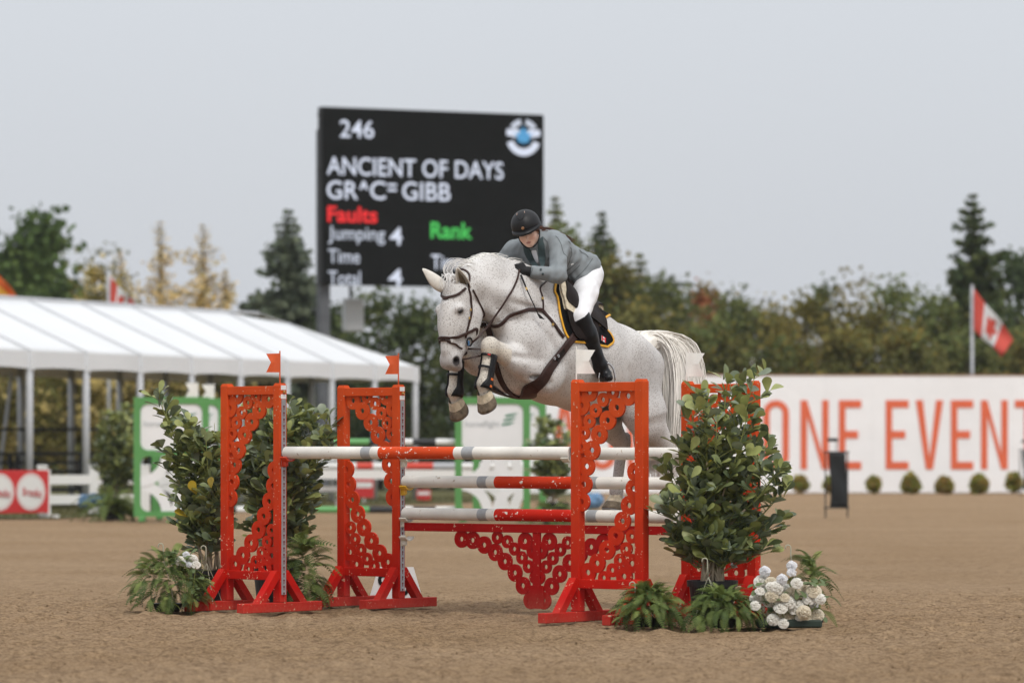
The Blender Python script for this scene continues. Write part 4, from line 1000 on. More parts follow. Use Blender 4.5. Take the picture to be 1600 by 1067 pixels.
# tendon boots on the forelegs
for s in (1, -1):
    el, kn, ft, co = (np.array(q) for q in FORE[s]); ax = (ft - kn) / np.linalg.norm(ft - kn); fw = np.array([1.0, 0, 0]); fw -= ax * (fw @ ax); fw /= np.linalg.norm(fw); sd = np.array([0, 1.0, 0])
    T = tack('tendon_boot', 'black open-front boot with orange marks on the horse ' + ('left foreleg, right of the muzzle' if s > 0 else 'right foreleg, below the muzzle'), 'tendon boot'); T['group'] = 'tendon boots'
    n = 18; v = []; f = []; lv = np.linspace(.22, 1.12, 12)
    for u in lv:
        c = kn + (ft - kn) * u; r = .046 + .010 * max(0, 1 - abs(u - 1.0) * 5) ; gap = 1.05 if u < .85 else 1.05 - .75 * (u - .85) / .27
        for j in range(n):
            t = gap + (2 * math.pi - 2 * gap) * j / (n - 1); v.append(c + fw * (r * math.cos(t) * 1.08 - .006) + sd * (r * math.sin(t)))
    for i in range(len(lv) - 1):
        for j in range(n - 1): a = i * n + j; f.append((a, a + 1, a + n + 1, a + n))
    o = link('shell', mesh('shell', v, f), BLKP, T, smooth=True); md = o.modifiers.new('t', 'SOLIDIFY'); md.thickness = .007
    for u in (.27, .58):
        c = kn + (ft - kn) * u; P = [c + fw * (.052 * math.cos(t) * 1.06) + sd * (.05 * math.sin(t)) for t in np.linspace(0, 2 * math.pi, 25)][:-1]; N = np.array([p - c for p in P]); N /= np.linalg.norm(N, axis=1, keepdims=True)
        ribbon(np.array(P), N, .017, .003, 'boot_strap', BLKP, T, closed=True)
        if u < .4:
            t = .75; p = c + fw * (.057 * math.cos(t)) + sd * (.055 * math.sin(t)); b = MB(); b.box((0, 0, 0), (.018, .007, .004), patch_frame(p, np.array(p) - c, ax)); b.build('strap_mark', mat('red_mark', (.7, .03, .02), .5), T)
    for u in (.86, 1.04):
        c = kn + (ft - kn) * u; t = 1.75; p = c + fw * (.056 * math.cos(t)) + sd * (s * .060 * math.sin(t)); b = MB(); b.box((0, 0, 0), (.02, .015, .006), patch_frame(p, np.array(p) - c, ax)); b.build('vent_mark', ORG, T)
# ------------------------------------------------------------ rider (in the horse frame)
SKIN = mat('skin', (.62, .36, .26), .5, attr='col', noise=(30, .06)); JK = mat('grey_jacket_cloth', (.215, .238, .250), .75, noise=(9, .14), bump=(300, .2, .001))
JKD = mat('teal_lapel', (.035, .058, .062), .6, noise=(14, .3)); BRE = mat('white_breeches', (.80, .80, .82), .7, noise=(10, .05), bump=(220, .15, .001))
BOOT = mat('black_boot_leather', (.006, .006, .007), .35, noise=(8, .3), bump=(30, .2, .004), spec=.3); GLOVE = mat('black_glove', (.007, .007, .008), .75, noise=(60, .3))
HELM = mat('matt_black_helmet', (.009, .009, .010), .5, spec=.3, bump=(400, .15, .001)); SHIRT = mat('white_shirt', (.72, .72, .76), .7, noise=(30, .06))
HAIRB = mat('auburn_hair', (.12, .05, .025), .5, attr='col')
pelv = np.array([-.375, 0, 2.29]); waist = np.array([-.23, 0, 2.355]); chest = np.array([-.06, .0, 2.42]); neckb = np.array([.055, .005, 2.47])
shL = np.array([.03, .185, 2.435]); shR = np.array([.05, -.185, 2.42])
elL = on_plane(872, 430, .30); wrL = on_plane(826, 424, .165); haL = on_plane(815, 423, .13)
elR = on_plane(778, 414, -.29); wrR = np.array([.28, -.15, 2.29]); haR = np.array([.33, -.11, 2.28])
hipL = np.array([-.385, .11, 2.27]); knL = on_plane(906, 497, .285); anL = on_plane(938, 572, .33); hlL = anL + np.array([-.05, -.005, -.065])
toL = on_plane(951, 590, .40)
hipR, knR, anR, hlR, toR = (q * np.array([1, -1, 1]) for q in (hipL, knL, anL, hlL, toL))
# head axes: she faces the camera, chin down, head tilted to her right
tc_ = np.array([math.cos(HA), math.sin(HA), 0]); ir = np.array([-math.sin(HA), math.cos(HA), 0]); upv = np.array([0, 0, 1.0])
Fh = tc_ * math.cos(R(8)) - ir * math.sin(R(8)); pit = R(17)
Fd = Fh * math.cos(pit) - upv * math.sin(pit); U0 = upv * math.cos(pit) + Fh * math.sin(pit); S0 = np.cross(U0, Fd)      # S0: image right = her left
rl = R(15); Sd = S0 * math.cos(rl) + U0 * math.sin(rl); Ud = U0 * math.cos(rl) - S0 * math.sin(rl)
hc = on_plane(823, 357, .05)                                                   # middle of the head
def hp(a, b, c): return hc + Sd * a + Fd * b + Ud * c                          # her left, forward, up
HMX = np.array([Sd, Fd, Ud])
ff = Field((-.75, -.52, 1.5), (.55, .52, 2.75), .0085)
def limbs(F_, g=0.0, arms=True, legs=True, torso=True):
    if torso:
        F_.cone(pelv, waist, .122 + g, .105 + g, .05, .92); F_.cone(waist, chest, .115 + g, .125 + g, .06, .80); F_.cone(chest, neckb, .12 + g, .07 + g, .05, .75)
        for s, sh in ((1, shL), (-1, shR)): F_.cone(chest + [0, s * .06, .01], sh, .095 + g, .058 + g, .05); F_.ball(pelv + [-.04, s * .06, -.01], .085 + g, .05)
        F_.cone(chest + [.03, .03, -.05], chest + [-.02, -.03, -.05], .09 + g, .09 + g, .06)
    if arms:
        for sh, el, wr in ((shL, elL, wrL), (shR, elR, wrR)): F_.cone(sh, el, .054 + g, .042 + g, .035); F_.cone(el, wr, .041 + g, .029 + g, .03)
    if legs:
        for h_, k_, a_ in ((hipL, knL, anL), (hipR, knR, anR)):
            m_ = h_ + (k_ - h_) * .45; F_.cone(h_, m_, .092 + g, .076 + g, .05); F_.cone(m_, k_, .076 + g, .058 + g, .04); F_.cone(k_, k_ + (a_ - k_) * .35, .058 + g, .058 + g, .03); F_.cone(k_ + (a_ - k_) * .35, a_, .057 + g, .038 + g, .03)
limbs(ff, -.006)
for an, hl, to in ((anL, hlL, toL), (anR, hlR, toR)): ff.cone(hl, to, .03, .025, .03); ff.cone(an, hl, .034, .03, .02)
ff.cone(neckb, hp(0, -.03, -.06), .05, .052, .03)                               # neck
ff.ball(hp(0, -.012, .03), (.072, .090, .092), .03, M=HMX)                        # skull
ff.ball(hp(0, .028, -.045), (.058, .058, .072), .03, M=HMX)                       # face
ff.ball(hp(0, .058, -.098), (.024, .022, .02), .025, M=HMX)                       # chin
for s in (1, -1):
    ff.ball(hp(s * .034, .062, -.048), (.02, .016, .018), .02, M=HMX)                # cheekbone
    ff.ball(hp(s * .030, .089, -.022), (.015, .010, .009), .01, sub=True, M=HMX)       # eye socket
    ff.ball(hp(s * .071, -.012, -.035), (.009, .017, .028), .006, M=HMX)             # ear
ff.cone(hp(0, .082, -.022), hp(0, .104, -.056), .008, .012, .012)                   # nose
ff.ball(hp(0, .085, -.078), (.020, .010, .008), .008, M=HMX)                        # lips
ff.cone(hp(-.02, .094, -.079), hp(.02, .094, -.079), .0022, .0022, .003, sub=True)
# hands: palm, four fingers closed round the rein, thumb on top
def hand_parts(F_, wr, ha, g, s):
    d = (ha - wr); d /= np.linalg.norm(d); sd = np.array([0, s * 1.0, 0]); sd -= d * (sd @ d); sd /= np.linalg.norm(sd); up = np.cross(d, sd); up = up if up[2] > 0 else -up
    F_.cone(wr, ha, .027 + g, .028 + g, .012); F_.cone(ha + up * .026 + d * .004, ha - up * .032 + d * .002, .025 + g, .023 + g, .012)
    for i, ln in enumerate((.018, .021, .020, .016)):
        b = ha + d * .016 + up * (.030 - .0195 * i); k1 = b + d * (ln * .95) + sd * .010; k2 = k1 - sd * .026 + d * .002; k3 = k2 - d * .026 - sd * .004
        F_.cone(b, k1, .0095 + g, .009 + g, .004); F_.cone(k1, k2, .009 + g, .0085 + g, .004); F_.cone(k2, k3, .0085 + g, .0075 + g, .004)
    t0 = ha + up * .022 - sd * .012; t1 = t0 + d * .028 + up * .012 - sd * .004; t2 = t1 + d * .022 - up * .006
    F_.cone(t0, t1, .0115 + g, .010 + g, .006); F_.cone(t1, t2, .010 + g, .008 + g, .004)
hand_parts(ff, wrL, haL, -.002, 1); hand_parts(ff, wrR, haR, -.002, -1)
def skin_color(V, fld):
    C = np.tile(np.array([.78, .50, .38], np.float32), (len(V), 1)); q = (V - hc) @ HMX.T
    def spot(c, r, col, a):
        nonlocal C
        d = np.sqrt((((q - np.array(c)) / np.array(r)) ** 2).sum(1)); w_ = (np.clip(1.25 - d, 0, 1) * a)[:, None]; C = C * (1 - np.minimum(w_, 1)) + np.array(col, np.float32) * np.minimum(w_, 1)
    spot((0, .09, -.079), (.022, .02, .0075), (.42, .15, .13), 1.4)
    for s in (1, -1):
        spot((s * .030, .085, -.009), (.021, .02, .0045), (.16, .08, .05), 1.5); spot((s * .030, .085, -.023), (.014, .02, .006), (.10, .06, .045), 1.5); spot((s * .036, .07, -.055), (.02, .03, .018), (.66, .32, .25), .6)
    return C
rider = ff.mesh('person', SKIN, color=skin_color); rider.matrix_world = HM
tag(rider, 'rider in grey show jacket, white breeches and black helmet crouched over the leaping horse', 'person')
def fold_noise(F_, amp, reg=None):
    x, y, z = F_.ax[0][:, None, None], F_.ax[1][None, :, None], F_.ax[2][None, None, :]
    n_ = np.sin(x * 61 + 3 * np.sin(y * 31) + z * 18) * np.sin(y * 43 + 2 * np.sin(z * 37 + x * 9)) + .6 * np.sin(z * 71 + x * 47 - y * 20) * np.sin(x * 33 - z * 29 + 1)
    F_.D += (amp * n_).astype(np.float32)
def cut(F_, p, n_, k=0.0):
    "keep the side the normal points to"
    n_ = np.array(n_, float); n_ /= np.linalg.norm(n_); x, y, z = F_.ax[0][:, None, None], F_.ax[1][None, :, None], F_.ax[2][None, None, :]
    d = -((x - p[0]) * n_[0] + (y - p[1]) * n_[1] + (z - p[2]) * n_[2]); F_.D = np.maximum(F_.D, d.astype(np.float32))
# jacket
jf = Field((-.72, -.46, 2.05), (.42, .46, 2.62), .0075)
limbs(jf, .012, True, False, True)
jf.cone(pelv + [.0, .10, .03], pelv + [.08, .13, -.06], .10, .075, .05); jf.cone(pelv + [.0, -.10, .03], pelv + [.08, -.13, -.06], .10, .075, .05)   # skirts of the jacket
jf.cone(neckb + [-.01, 0, .0], neckb + [.02, 0, .03], .078, .066, .03)                         # collar stand
jf.cone(neckb + [.02, .0, .025], neckb + [.055, .0, .07], .052, .056, .012, sub=True)
fold_noise(jf, .0042)
cut(jf, pelv + [-.02, 0, 0], (1, 0, .42))
d = (wrL - elL) / np.linalg.norm(wrL - elL)
for wr, el in ((wrL, elL), (wrR, elR)):
    d = (wr - el) / np.linalg.norm(wr - el); x, y, z = jf.ax[0][:, None, None], jf.ax[1][None, :, None], jf.ax[2][None, None, :]
    pl = (x - wr[0]) * d[0] + (y - wr[1]) * d[1] + (z - wr[2]) * d[2] + .012; rad = np.sqrt((x - wr[0]) ** 2 + (y - wr[1]) ** 2 + (z - wr[2]) ** 2)
    jf.D = np.where(rad < .09, np.maximum(jf.D, pl), jf.D).astype(np.float32)
jacket = jf.mesh('jacket', JK, rider)
# breeches
bf = Field((-.72, -.46, 1.8), (.12, .46, 2.48), .0085); limbs(bf, .006, False, True, False)
bf.cone(pelv, waist, .124, .107, .05, .92)
for s in (1, -1): bf.ball(pelv + [-.04, s * .06, -.01], .091, .05)
fold_noise(bf, .0026)
for k_, a_ in ((knL, anL), (knR, anR)):
    d = (k_ - a_) / np.linalg.norm(k_ - a_); x, y, z = bf.ax[0][:, None, None], bf.ax[1][None, :, None], bf.ax[2][None, None, :]; q = k_ - d * .035
    pl = -((x - q[0]) * d[0] + (y - q[1]) * d[1] + (z - q[2]) * d[2]); bf.D = np.where((z < k_[2] + .1) & (np.sign(y) == np.sign(k_[1])), np.maximum(bf.D, pl), bf.D).astype(np.float32)
bf.mesh('breeches', BRE, rider)
# long boots
for s, (k_, a_, hl, to) in ((1, (knL, anL, hlL, toL)), (-1, (knR, anR, hlR, toR))):
    d = (k_ - a_) / np.linalg.norm(k_ - a_); lo = np.min([k_, a_, hl, to], 0) - .14; hi = np.max([k_, a_, hl, to], 0) + .12
    b_ = Field(lo, hi, .007); b_.cone(k_ + d * .05, k_ + (a_ - k_) * .35, .076, .070, .02); b_.cone(k_ + (a_ - k_) * .35, a_, .066, .047, .03); b_.cone(a_, hl, .045, .040, .03); b_.cone(hl, to, .038, .030, .03, axes=(1, 1, 1.15)); b_.cone(hl, (hl + to) / 2 + [0, 0, .02], .03, .03, .03)
    fold_noise(b_, .0012)
    q = k_ + d * .012; x, y, z = b_.ax[0][:, None, None], b_.ax[1][None, :, None], b_.ax[2][None, None, :]
    # the front of the boot rises to a point at the outside of the knee
    pl = ((x - q[0]) * (d[0] + .10) + (y - q[1]) * (d[1] - s * .08) + (z - q[2]) * d[2]); b_.D = np.maximum(b_.D, pl.astype(np.float32)); b_.mesh('riding_boot', BOOT, rider)
# gloves
for wr, ha, s in ((wrL, haL, 1), (wrR, haR, -1)):
    lo = np.minimum(wr, ha) - .12; hi = np.maximum(wr, ha) + .12; g_ = Field(lo, hi, .0045); hand_parts(g_, wr, ha, .004, s); g_.cone(wr - (ha - wr) * .35, wr, .030, .031, .006); g_.mesh('glove', GLOVE, rider, smooth=1)
# shirt collar and front, lapels
P0 = neckb + np.array([.03, .0, .03])
b = MB(); n = 16; ax = Vector(hp(0, -.03, -.06) - neckb).normalized(); e1 = ax.orthogonal().normalized(); e2 = ax.cross(e1)
v = []; f = []
for (h_, r_) in ((.012, .062), (.045, .056), (.052, .058), (.02, .066)): v += [Vector(neckb) + ax * h_ + (e1 * math.cos(t) + e2 * math.sin(t)) * r_ for t in np.linspace(0, 2 * math.pi, n, endpoint=False)]
for i in range(3):
    for j in range(n): f.append((i * n + j, i * n + (j + 1) % n, (i + 1) * n + (j + 1) % n, (i + 1) * n + j))
link('shirt_collar', mesh('shirt_collar', v, f), SHIRT, rider, smooth=True)
def jk(px, py, off=0.0):
    p = on_skin(jf, px, py, off); return p
def cloth_patch(polyrows, name, m, off, thick=.004):
    "rows of photo pixels laid on the jacket"
    rows = []
    for r_ in polyrows:
        a = [jk(*q) for q in r_]; 
        if any(x is None for x in a): continue
        rows.append(a)
    A = np.array(rows); nr, nc_, _ = A.shape; P = jf.project(A.reshape(-1, 3), off); f = [(i * nc_ + j, i * nc_ + j + 1, (i + 1) * nc_ + j + 1, (i + 1) * nc_ + j) for i in range(nr - 1) for j in range(nc_ - 1)]
    o = link(name, mesh(name, P, f), m, jacket, smooth=True); md = o.modifiers.new('t', 'SOLIDIFY'); md.thickness = thick; md.offset = 1
    md = o.modifiers.new('s', 'SUBSURF'); md.levels = 2; md.render_levels = 2
    return o
cloth_patch([[(829, 391), (834, 391), (838, 390)], [(831, 397), (835.5, 397), (839.5, 396)], [(834, 404), (837.5, 404), (841, 403)], [(838, 411), (840, 411), (842, 410)]], 'shirt_front', SHIRT, .004)
cloth_patch([[(817, 381), (823, 385), (829, 388)], [(818, 391), (825, 395), (831.5, 396)], [(822, 402), (829, 405), (835, 405)], [(830, 413), (836, 414), (840, 412.5)], [(842, 422), (844, 421.5), (845, 420)]], 'lapel', JKD, .006)
cloth_patch([[(840, 374), (845, 371), (850, 368)], [(840, 386), (846, 385), (852, 384)], [(841, 397), (847, 398), (853, 398)], [(843, 408), (848, 409), (853, 408)], [(845, 418), (847, 418), (849, 417)]], 'lapel', JKD, .006)
cloth_patch([[(880, 428), (890, 420), (901, 409)], [(881, 431), (891, 423), (902, 412)]], 'pocket_flap', JK, .005, .004)
def seam(pts, w_=.0038, m=mat('jacket_seam', (.10, .115, .12), .8)):
    q = [jk(*p) for p in pts]; q = [p for p in q if p is not None]
    if len(q) > 1: P = jf.project(spline(q, 24), .0012); ribbon(P, jf.grad(P), w_, .0015, 'seam', m, jacket)
seam([(868, 369), (876, 380), (879, 395), (878, 410), (876, 420)]); seam([(888, 377), (893, 392), (890, 408), (884, 424)]); seam([(880, 428), (890, 420), (902, 409)], .005); seam([(885, 434), (895, 425), (906, 414)], .005)
seam([(829, 430), (831, 424), (833, 418)], .004); seam([(905, 391), (912, 396), (919, 402)], .006); seam([(926, 404), (917, 417), (905, 430), (893, 441)], .004); seam([(850, 372), (856, 380), (858, 392), (856, 408)], .004)
p = jk(894, 413, .008); g = jf.grad(p[None])[0]; b = MB(); b.box((0, 0, 0), (.02, .008, .002), patch_frame(p, g, (.5, 0, 1))); b.build('badge', mat('patch_white', (.75, .75, .75), .6), jacket)
for q in ((845, 421), (848, 428)):
    p = jk(*q, .006)
    if p is not None: b = MB(); b.lathe([(.007, 0), (.008, .003), (.004, .006)], 10, patch_frame(p, jf.grad(p[None])[0], (0, 0, 1))); b.build('button', JKD, jacket)
# helmet
def to_h(v): return [tuple(hp(*q)) for q in v]
HU = Matrix.Rotation(R(0), 4, 'X'); v = []; f = []; n = 36; lv = 14
def hel(t, e): # azimuth t (0 = front), elevation e
    c = math.cos(e); fr = math.cos(t); r_f = .118 if fr > 0 else .122
    x = .098 * math.sin(t) * c; y = r_f * fr * c - .004; z = .098 * math.sin(e) + .028
    # raised centre panel running from the brim over the crown
    k_ = max(0, 1 - abs(x) / .045); k_ = min(1, k_ * 3); rr = 1 + .022 * k_ * (1 if fr > -.2 else .3)
    return (x * rr, y * rr, (z - .028) * rr + .028)
for i in range(lv + 1):
    e_ = -.30 + (math.pi / 2 - .01 + .30) * i / lv
    for j in range(n): v.append(hel(j * 2 * math.pi / n, e_))
for i in range(lv):
    for j in range(n): f.append((i * n + j, i * n + (j + 1) % n, (i + 1) * n + (j + 1) % n, (i + 1) * n + j))
f.append(tuple(lv * n + j for j in range(n)))
hm = link('helmet', mesh('helmet', to_h(v), f), HELM, rider, smooth=True)
v = []; f = []; m_ = 40
for j in range(m_):
    t = j * 2 * math.pi / m_; fr = max(0, math.cos(t)); a, bq, c = hel(t, -.22); k_ = 1.03 + .02 * fr; ex = .030 * fr ** 1.5
    dr = -.012 * fr
    v += [(a * 1.0, bq * 1.0, c + .012), (a * k_ * 1.02, bq * k_ + ex, c + .004 + dr), (a * k_ * 1.02, bq * k_ + ex, c - .008 + dr), (a * .98, bq * .98, c - .012)]
for j in range(m_):
    for k_ in range(4): f.append((j * 4 + k_, ((j + 1) % m_) * 4 + k_, ((j + 1) % m_) * 4 + (k_ + 1) % 4, j * 4 + (k_ + 1) % 4))
link('brim', mesh('brim', to_h(v), f), HELM, hm, smooth=True)
b = MB(); c = Vector(hp(0, .122, .033)); b.lathe([(.0105, 0), (.0105, .004), (.006, .006)], 14, patch_frame(c, Fd, Ud)); b.build('badge', mat('bronze', (.45, .25, .14), .3, metal=.8), hm)
for s in (1, -1):
    b = MB(); b.tube([hp(*[q * 1.012 for q in hel(s * tt, ee)]) for tt, ee in ((.55, 1.02), (.62, 1.1), (.75, 1.19))], .0024, 6); b.build('trim_clip', mat('rose_metal', (.55, .38, .30), .3, metal=.8), hm)
    b = MB(); b.tube([hp(*[q * 1.014 for q in hel(s * tt, ee)]) for tt, ee in ((.05, .62), (.22, .74), (.36, .84))], .0035, 6); b.build('vent_ridge', HELM, hm)
P = [hp(.078, .0, .0), hp(.076, .01, -.05), hp(.055, .03, -.095), hp(.02, .045, -.122), hp(-.03, .04, -.118), hp(-.06, .02, -.08), hp(-.075, .0, .0)]
b = MB(); b.tube([tuple(q) for q in spline(P, 24)], .005, 6); b.build('chin_strap', GLOVE, hm, smooth=True)
# hair: low tail down the back
L = []; cc = []
for i in range(150):
    o_ = rng.normal(0, 1, 3); b0 = hp(.02, -.085, -.045) + o_ * .012
    p = [b0, neckb + np.array([-.05, .02, .085]) + o_ * .012, on_plane(868, 364, -.02) + o_ * [.01, .014, .006], on_plane(880, 371, -.02) + o_ * [.02, .014, .006] , on_plane(887 + 5 * rng.rand(), 377, -.02) + o_ * [.02, .012, .006]]
    L.append(spline(p, 12)); k_ = .7 + .6 * rng.rand(); cc.append([.12 * k_, .048 * k_, .024 * k_])
for i in range(160):     # hair gathered under the helmet, over the ears
    s = 1 if i % 2 else -1; o_ = rng.normal(0, 1, 3); L.append(spline([hp(s * .062, .045, -.012) + o_ * .003, hp(s * .074, .0, -.03) + o_ * .004, hp(s * .05, -.06, -.055) + o_ * .006, hp(.02, -.088, -.045) + o_ * .006], 12)); cc.append([.11, .045, .022])
strands(L, .0022, .001, 'hair', HAIRB, rider, cc)
# spur
for s, (a_, hl) in ((1, (anL, hlL)), (-1, (anR, hlR))):
    b = MB(); b.tube([hl + np.array([.03, s * .048, .03]), hl + np.array([-.03, s * .03, .035]), hl + np.array([-.05, 0, .035]), hl + np.array([-.08, 0, .03])], .004, 6); b.build('spur', IRON, rider)
# ------------------------------------------------------------ stirrups and crop
for s, (a_, hl, to) in ((1, (anL, hlL, toL)), (-1, (anR, hlR, toR))):
    ball = to * .62 + hl * .38 - np.array([0, 0, .045]); fd = (to - hl); fd[2] = 0; fd /= np.linalg.norm(fd); sdv = np.array([-fd[1], fd[0], 0])
    st = tack('stirrup', 'steel stirrup under the rider left boot' if s > 0 else 'steel stirrup on the far side of the horse', 'stirrup'); st['group'] = 'stirrups'
    pts = [ball + sdv * (.058 * math.cos(t)) + np.array([0, 0, .002 + .135 * max(0, math.sin(t)) ** .8]) for t in np.linspace(0, math.pi, 15)]
    b = MB(); b.tube(pts, .006, 8); b.build('arch', IRON, st, smooth=True)
    b = MB(); b.beam(ball - sdv * .058, ball + sdv * .058, .035, .008); b.build('tread', IRON, st)
    top = np.array([-.2, s * .2, 2.06]); ap = ball + np.array([0, 0, .137]); kk = (knL if s > 0 else knR); P = path([ap, (a_ * .5 + kk * .5) - np.array([-.01, s * .055, 0]), kk - np.array([.0, s * .06, -.03]), top], 20); P = outside(P, .05)
    ribbon(P, np.tile([0, s * 1.0, .1], (20, 1)), .024, .005, 'stirrup_leather', LEATH_D, st)
cr = tack('riding_crop', 'black riding crop held in the rider left glove against the horse neck', 'riding crop')
c0, c1, c2 = haL + np.array([.0, .035, .03]), on_plane(823, 452, .235), on_plane(840.5, 490, .27)
c0 = on_plane(814, 430, .17)
b = MB(); b.tube([c0, c1], [.0075, .0055], 8); b.build('grip', GLOVE, cr, smooth=True)
b = MB(); b.tube([c1, c2], [.0045, .003], 8); b.build('shaft', BLKP, cr, smooth=True)
b = MB(); b.tube([c1 + (c0 - c1) * .12, c1 - (c0 - c1) * .06], .0068, 8); b.build('collar', BRASSF, cr)
dd = (c2 - c1) / np.linalg.norm(c2 - c1); e_ = np.array([-math.sin(HA), math.cos(HA), 0])
b = MB(); b.add([c2 - e_ * .006, c2 + e_ * .006, c2 + dd * .045 + e_ * .03, c2 + dd * .035 - e_ * .004, ] + [q + np.array([.004, .003, 0]) for q in (c2 - e_ * .006, c2 + e_ * .006, c2 + dd * .045 + e_ * .03, c2 + dd * .035 - e_ * .004)], [(0, 1, 2, 3), (7, 6, 5, 4), (0, 4, 5, 1), (1, 5, 6, 2), (2, 6, 7, 3), (3, 7, 4, 0)]); b.build('flapper', BLKP, cr)
# ------------------------------------------------------------ grass verge beyond the arena
GRASS = mat('grass_turf', (.075, .085, .022), .9, noise=(3, .4), col2=(.16, .14, .045, 1), bump=(40, 1, .03))
def poly_sheet(name, pts, z, m, sub=1):
    return link(name, mesh(name, [(x, y, z) for x, y in pts], [tuple(range(len(pts)))]), m)
vb = [(-60, 58), (-12, 60.5), (-7.0, 62.8), (-5.9, 68), (-3.6, 74.5), (-1.5, 79), (.6, 84), (2.2, 97.2), (60, 97.4), (300, 400), (-300, 400)]
tag(poly_sheet('grass_verge', vb, -.004, GRASS), 'grass verge beyond the sand arena', 'grass', kind='structure')
def grass_blades():
    rg = np.random.RandomState(5); N = 9000; x = rg.uniform(-10.5, 2.2, N); y = 62 + 26 * rg.rand(N)
    xs_, ys_ = zip(*vb[1:8]); edge = np.interp(x, xs_, ys_) + rg.normal(0, .35, N); k = y > edge; x, y = x[k], y[k]; n = len(x); h_ = .03 + .07 * rg.rand(n); a = rg.rand(n) * 6.28
    w_ = .012; V = np.zeros((n, 3, 3)); V[:, 0] = np.stack([x - w_ * np.cos(a), y - w_ * np.sin(a), 0 * x], 1); V[:, 1] = np.stack([x + w_ * np.cos(a), y + w_ * np.sin(a), 0 * x], 1)
    V[:, 2] = np.stack([x + rg.normal(0, .02, n), y + rg.normal(0, .02, n), h_], 1); me = mesh_np('grass_blades', V.reshape(-1, 3), np.arange(n * 3).reshape(-1, 3))
    tag(link('grass_blades', me, GRASS), 'short rough grass along the arena edge', 'grass', kind='stuff')
grass_blades()
# ------------------------------------------------------------ printed white wall
def rrect(x0, z0, x1, z1, r, n=6):
    p = []
    for cx_, cz_, a0 in ((x1 - r, z1 - r, 0), (x0 + r, z1 - r, 90), (x0 + r, z0 + r, 180), (x1 - r, z0 + r, 270)): p += [(cx_ + r * math.cos(R(a0 + 90 * i / n)), cz_ + r * math.sin(R(a0 + 90 * i / n))) for i in range(n + 1)]
    return p
XZ = Matrix(((1, 0, 0, 0), (0, 0, -1, 0), (0, 1, 0, 0), (0, 0, 0, 1)))       # polygon (x, z), depth -> -y
def framed(m_, outer, inner, y0, y1):
    "plate between two outlines with the same number of points"
    n = len(outer); v = [(x, y, z) for y in (y0, y1) for o_ in (outer, inner) for x, z in o_]; f = []
    for i in range(n):
        j = (i + 1) % n
        f += [(i, j, n + j, n + i), (2 * n + i, 3 * n + i, 3 * n + j, 2 * n + j), (i, 2 * n + i, 2 * n + j, j), (n + i, n + j, 3 * n + j, 3 * n + i)]
    m_.add(v, f)
BANNER = mat('white_banner', (.86, .86, .87), .7, noise=(.5, .04), bump=(1.1, .35, .08)); CORAL = mat('coral_print', (.72, .14, .06), .7, noise=(1.5, .08)); WOODC = mat('wall_cap', (.35, .2, .12), .8)
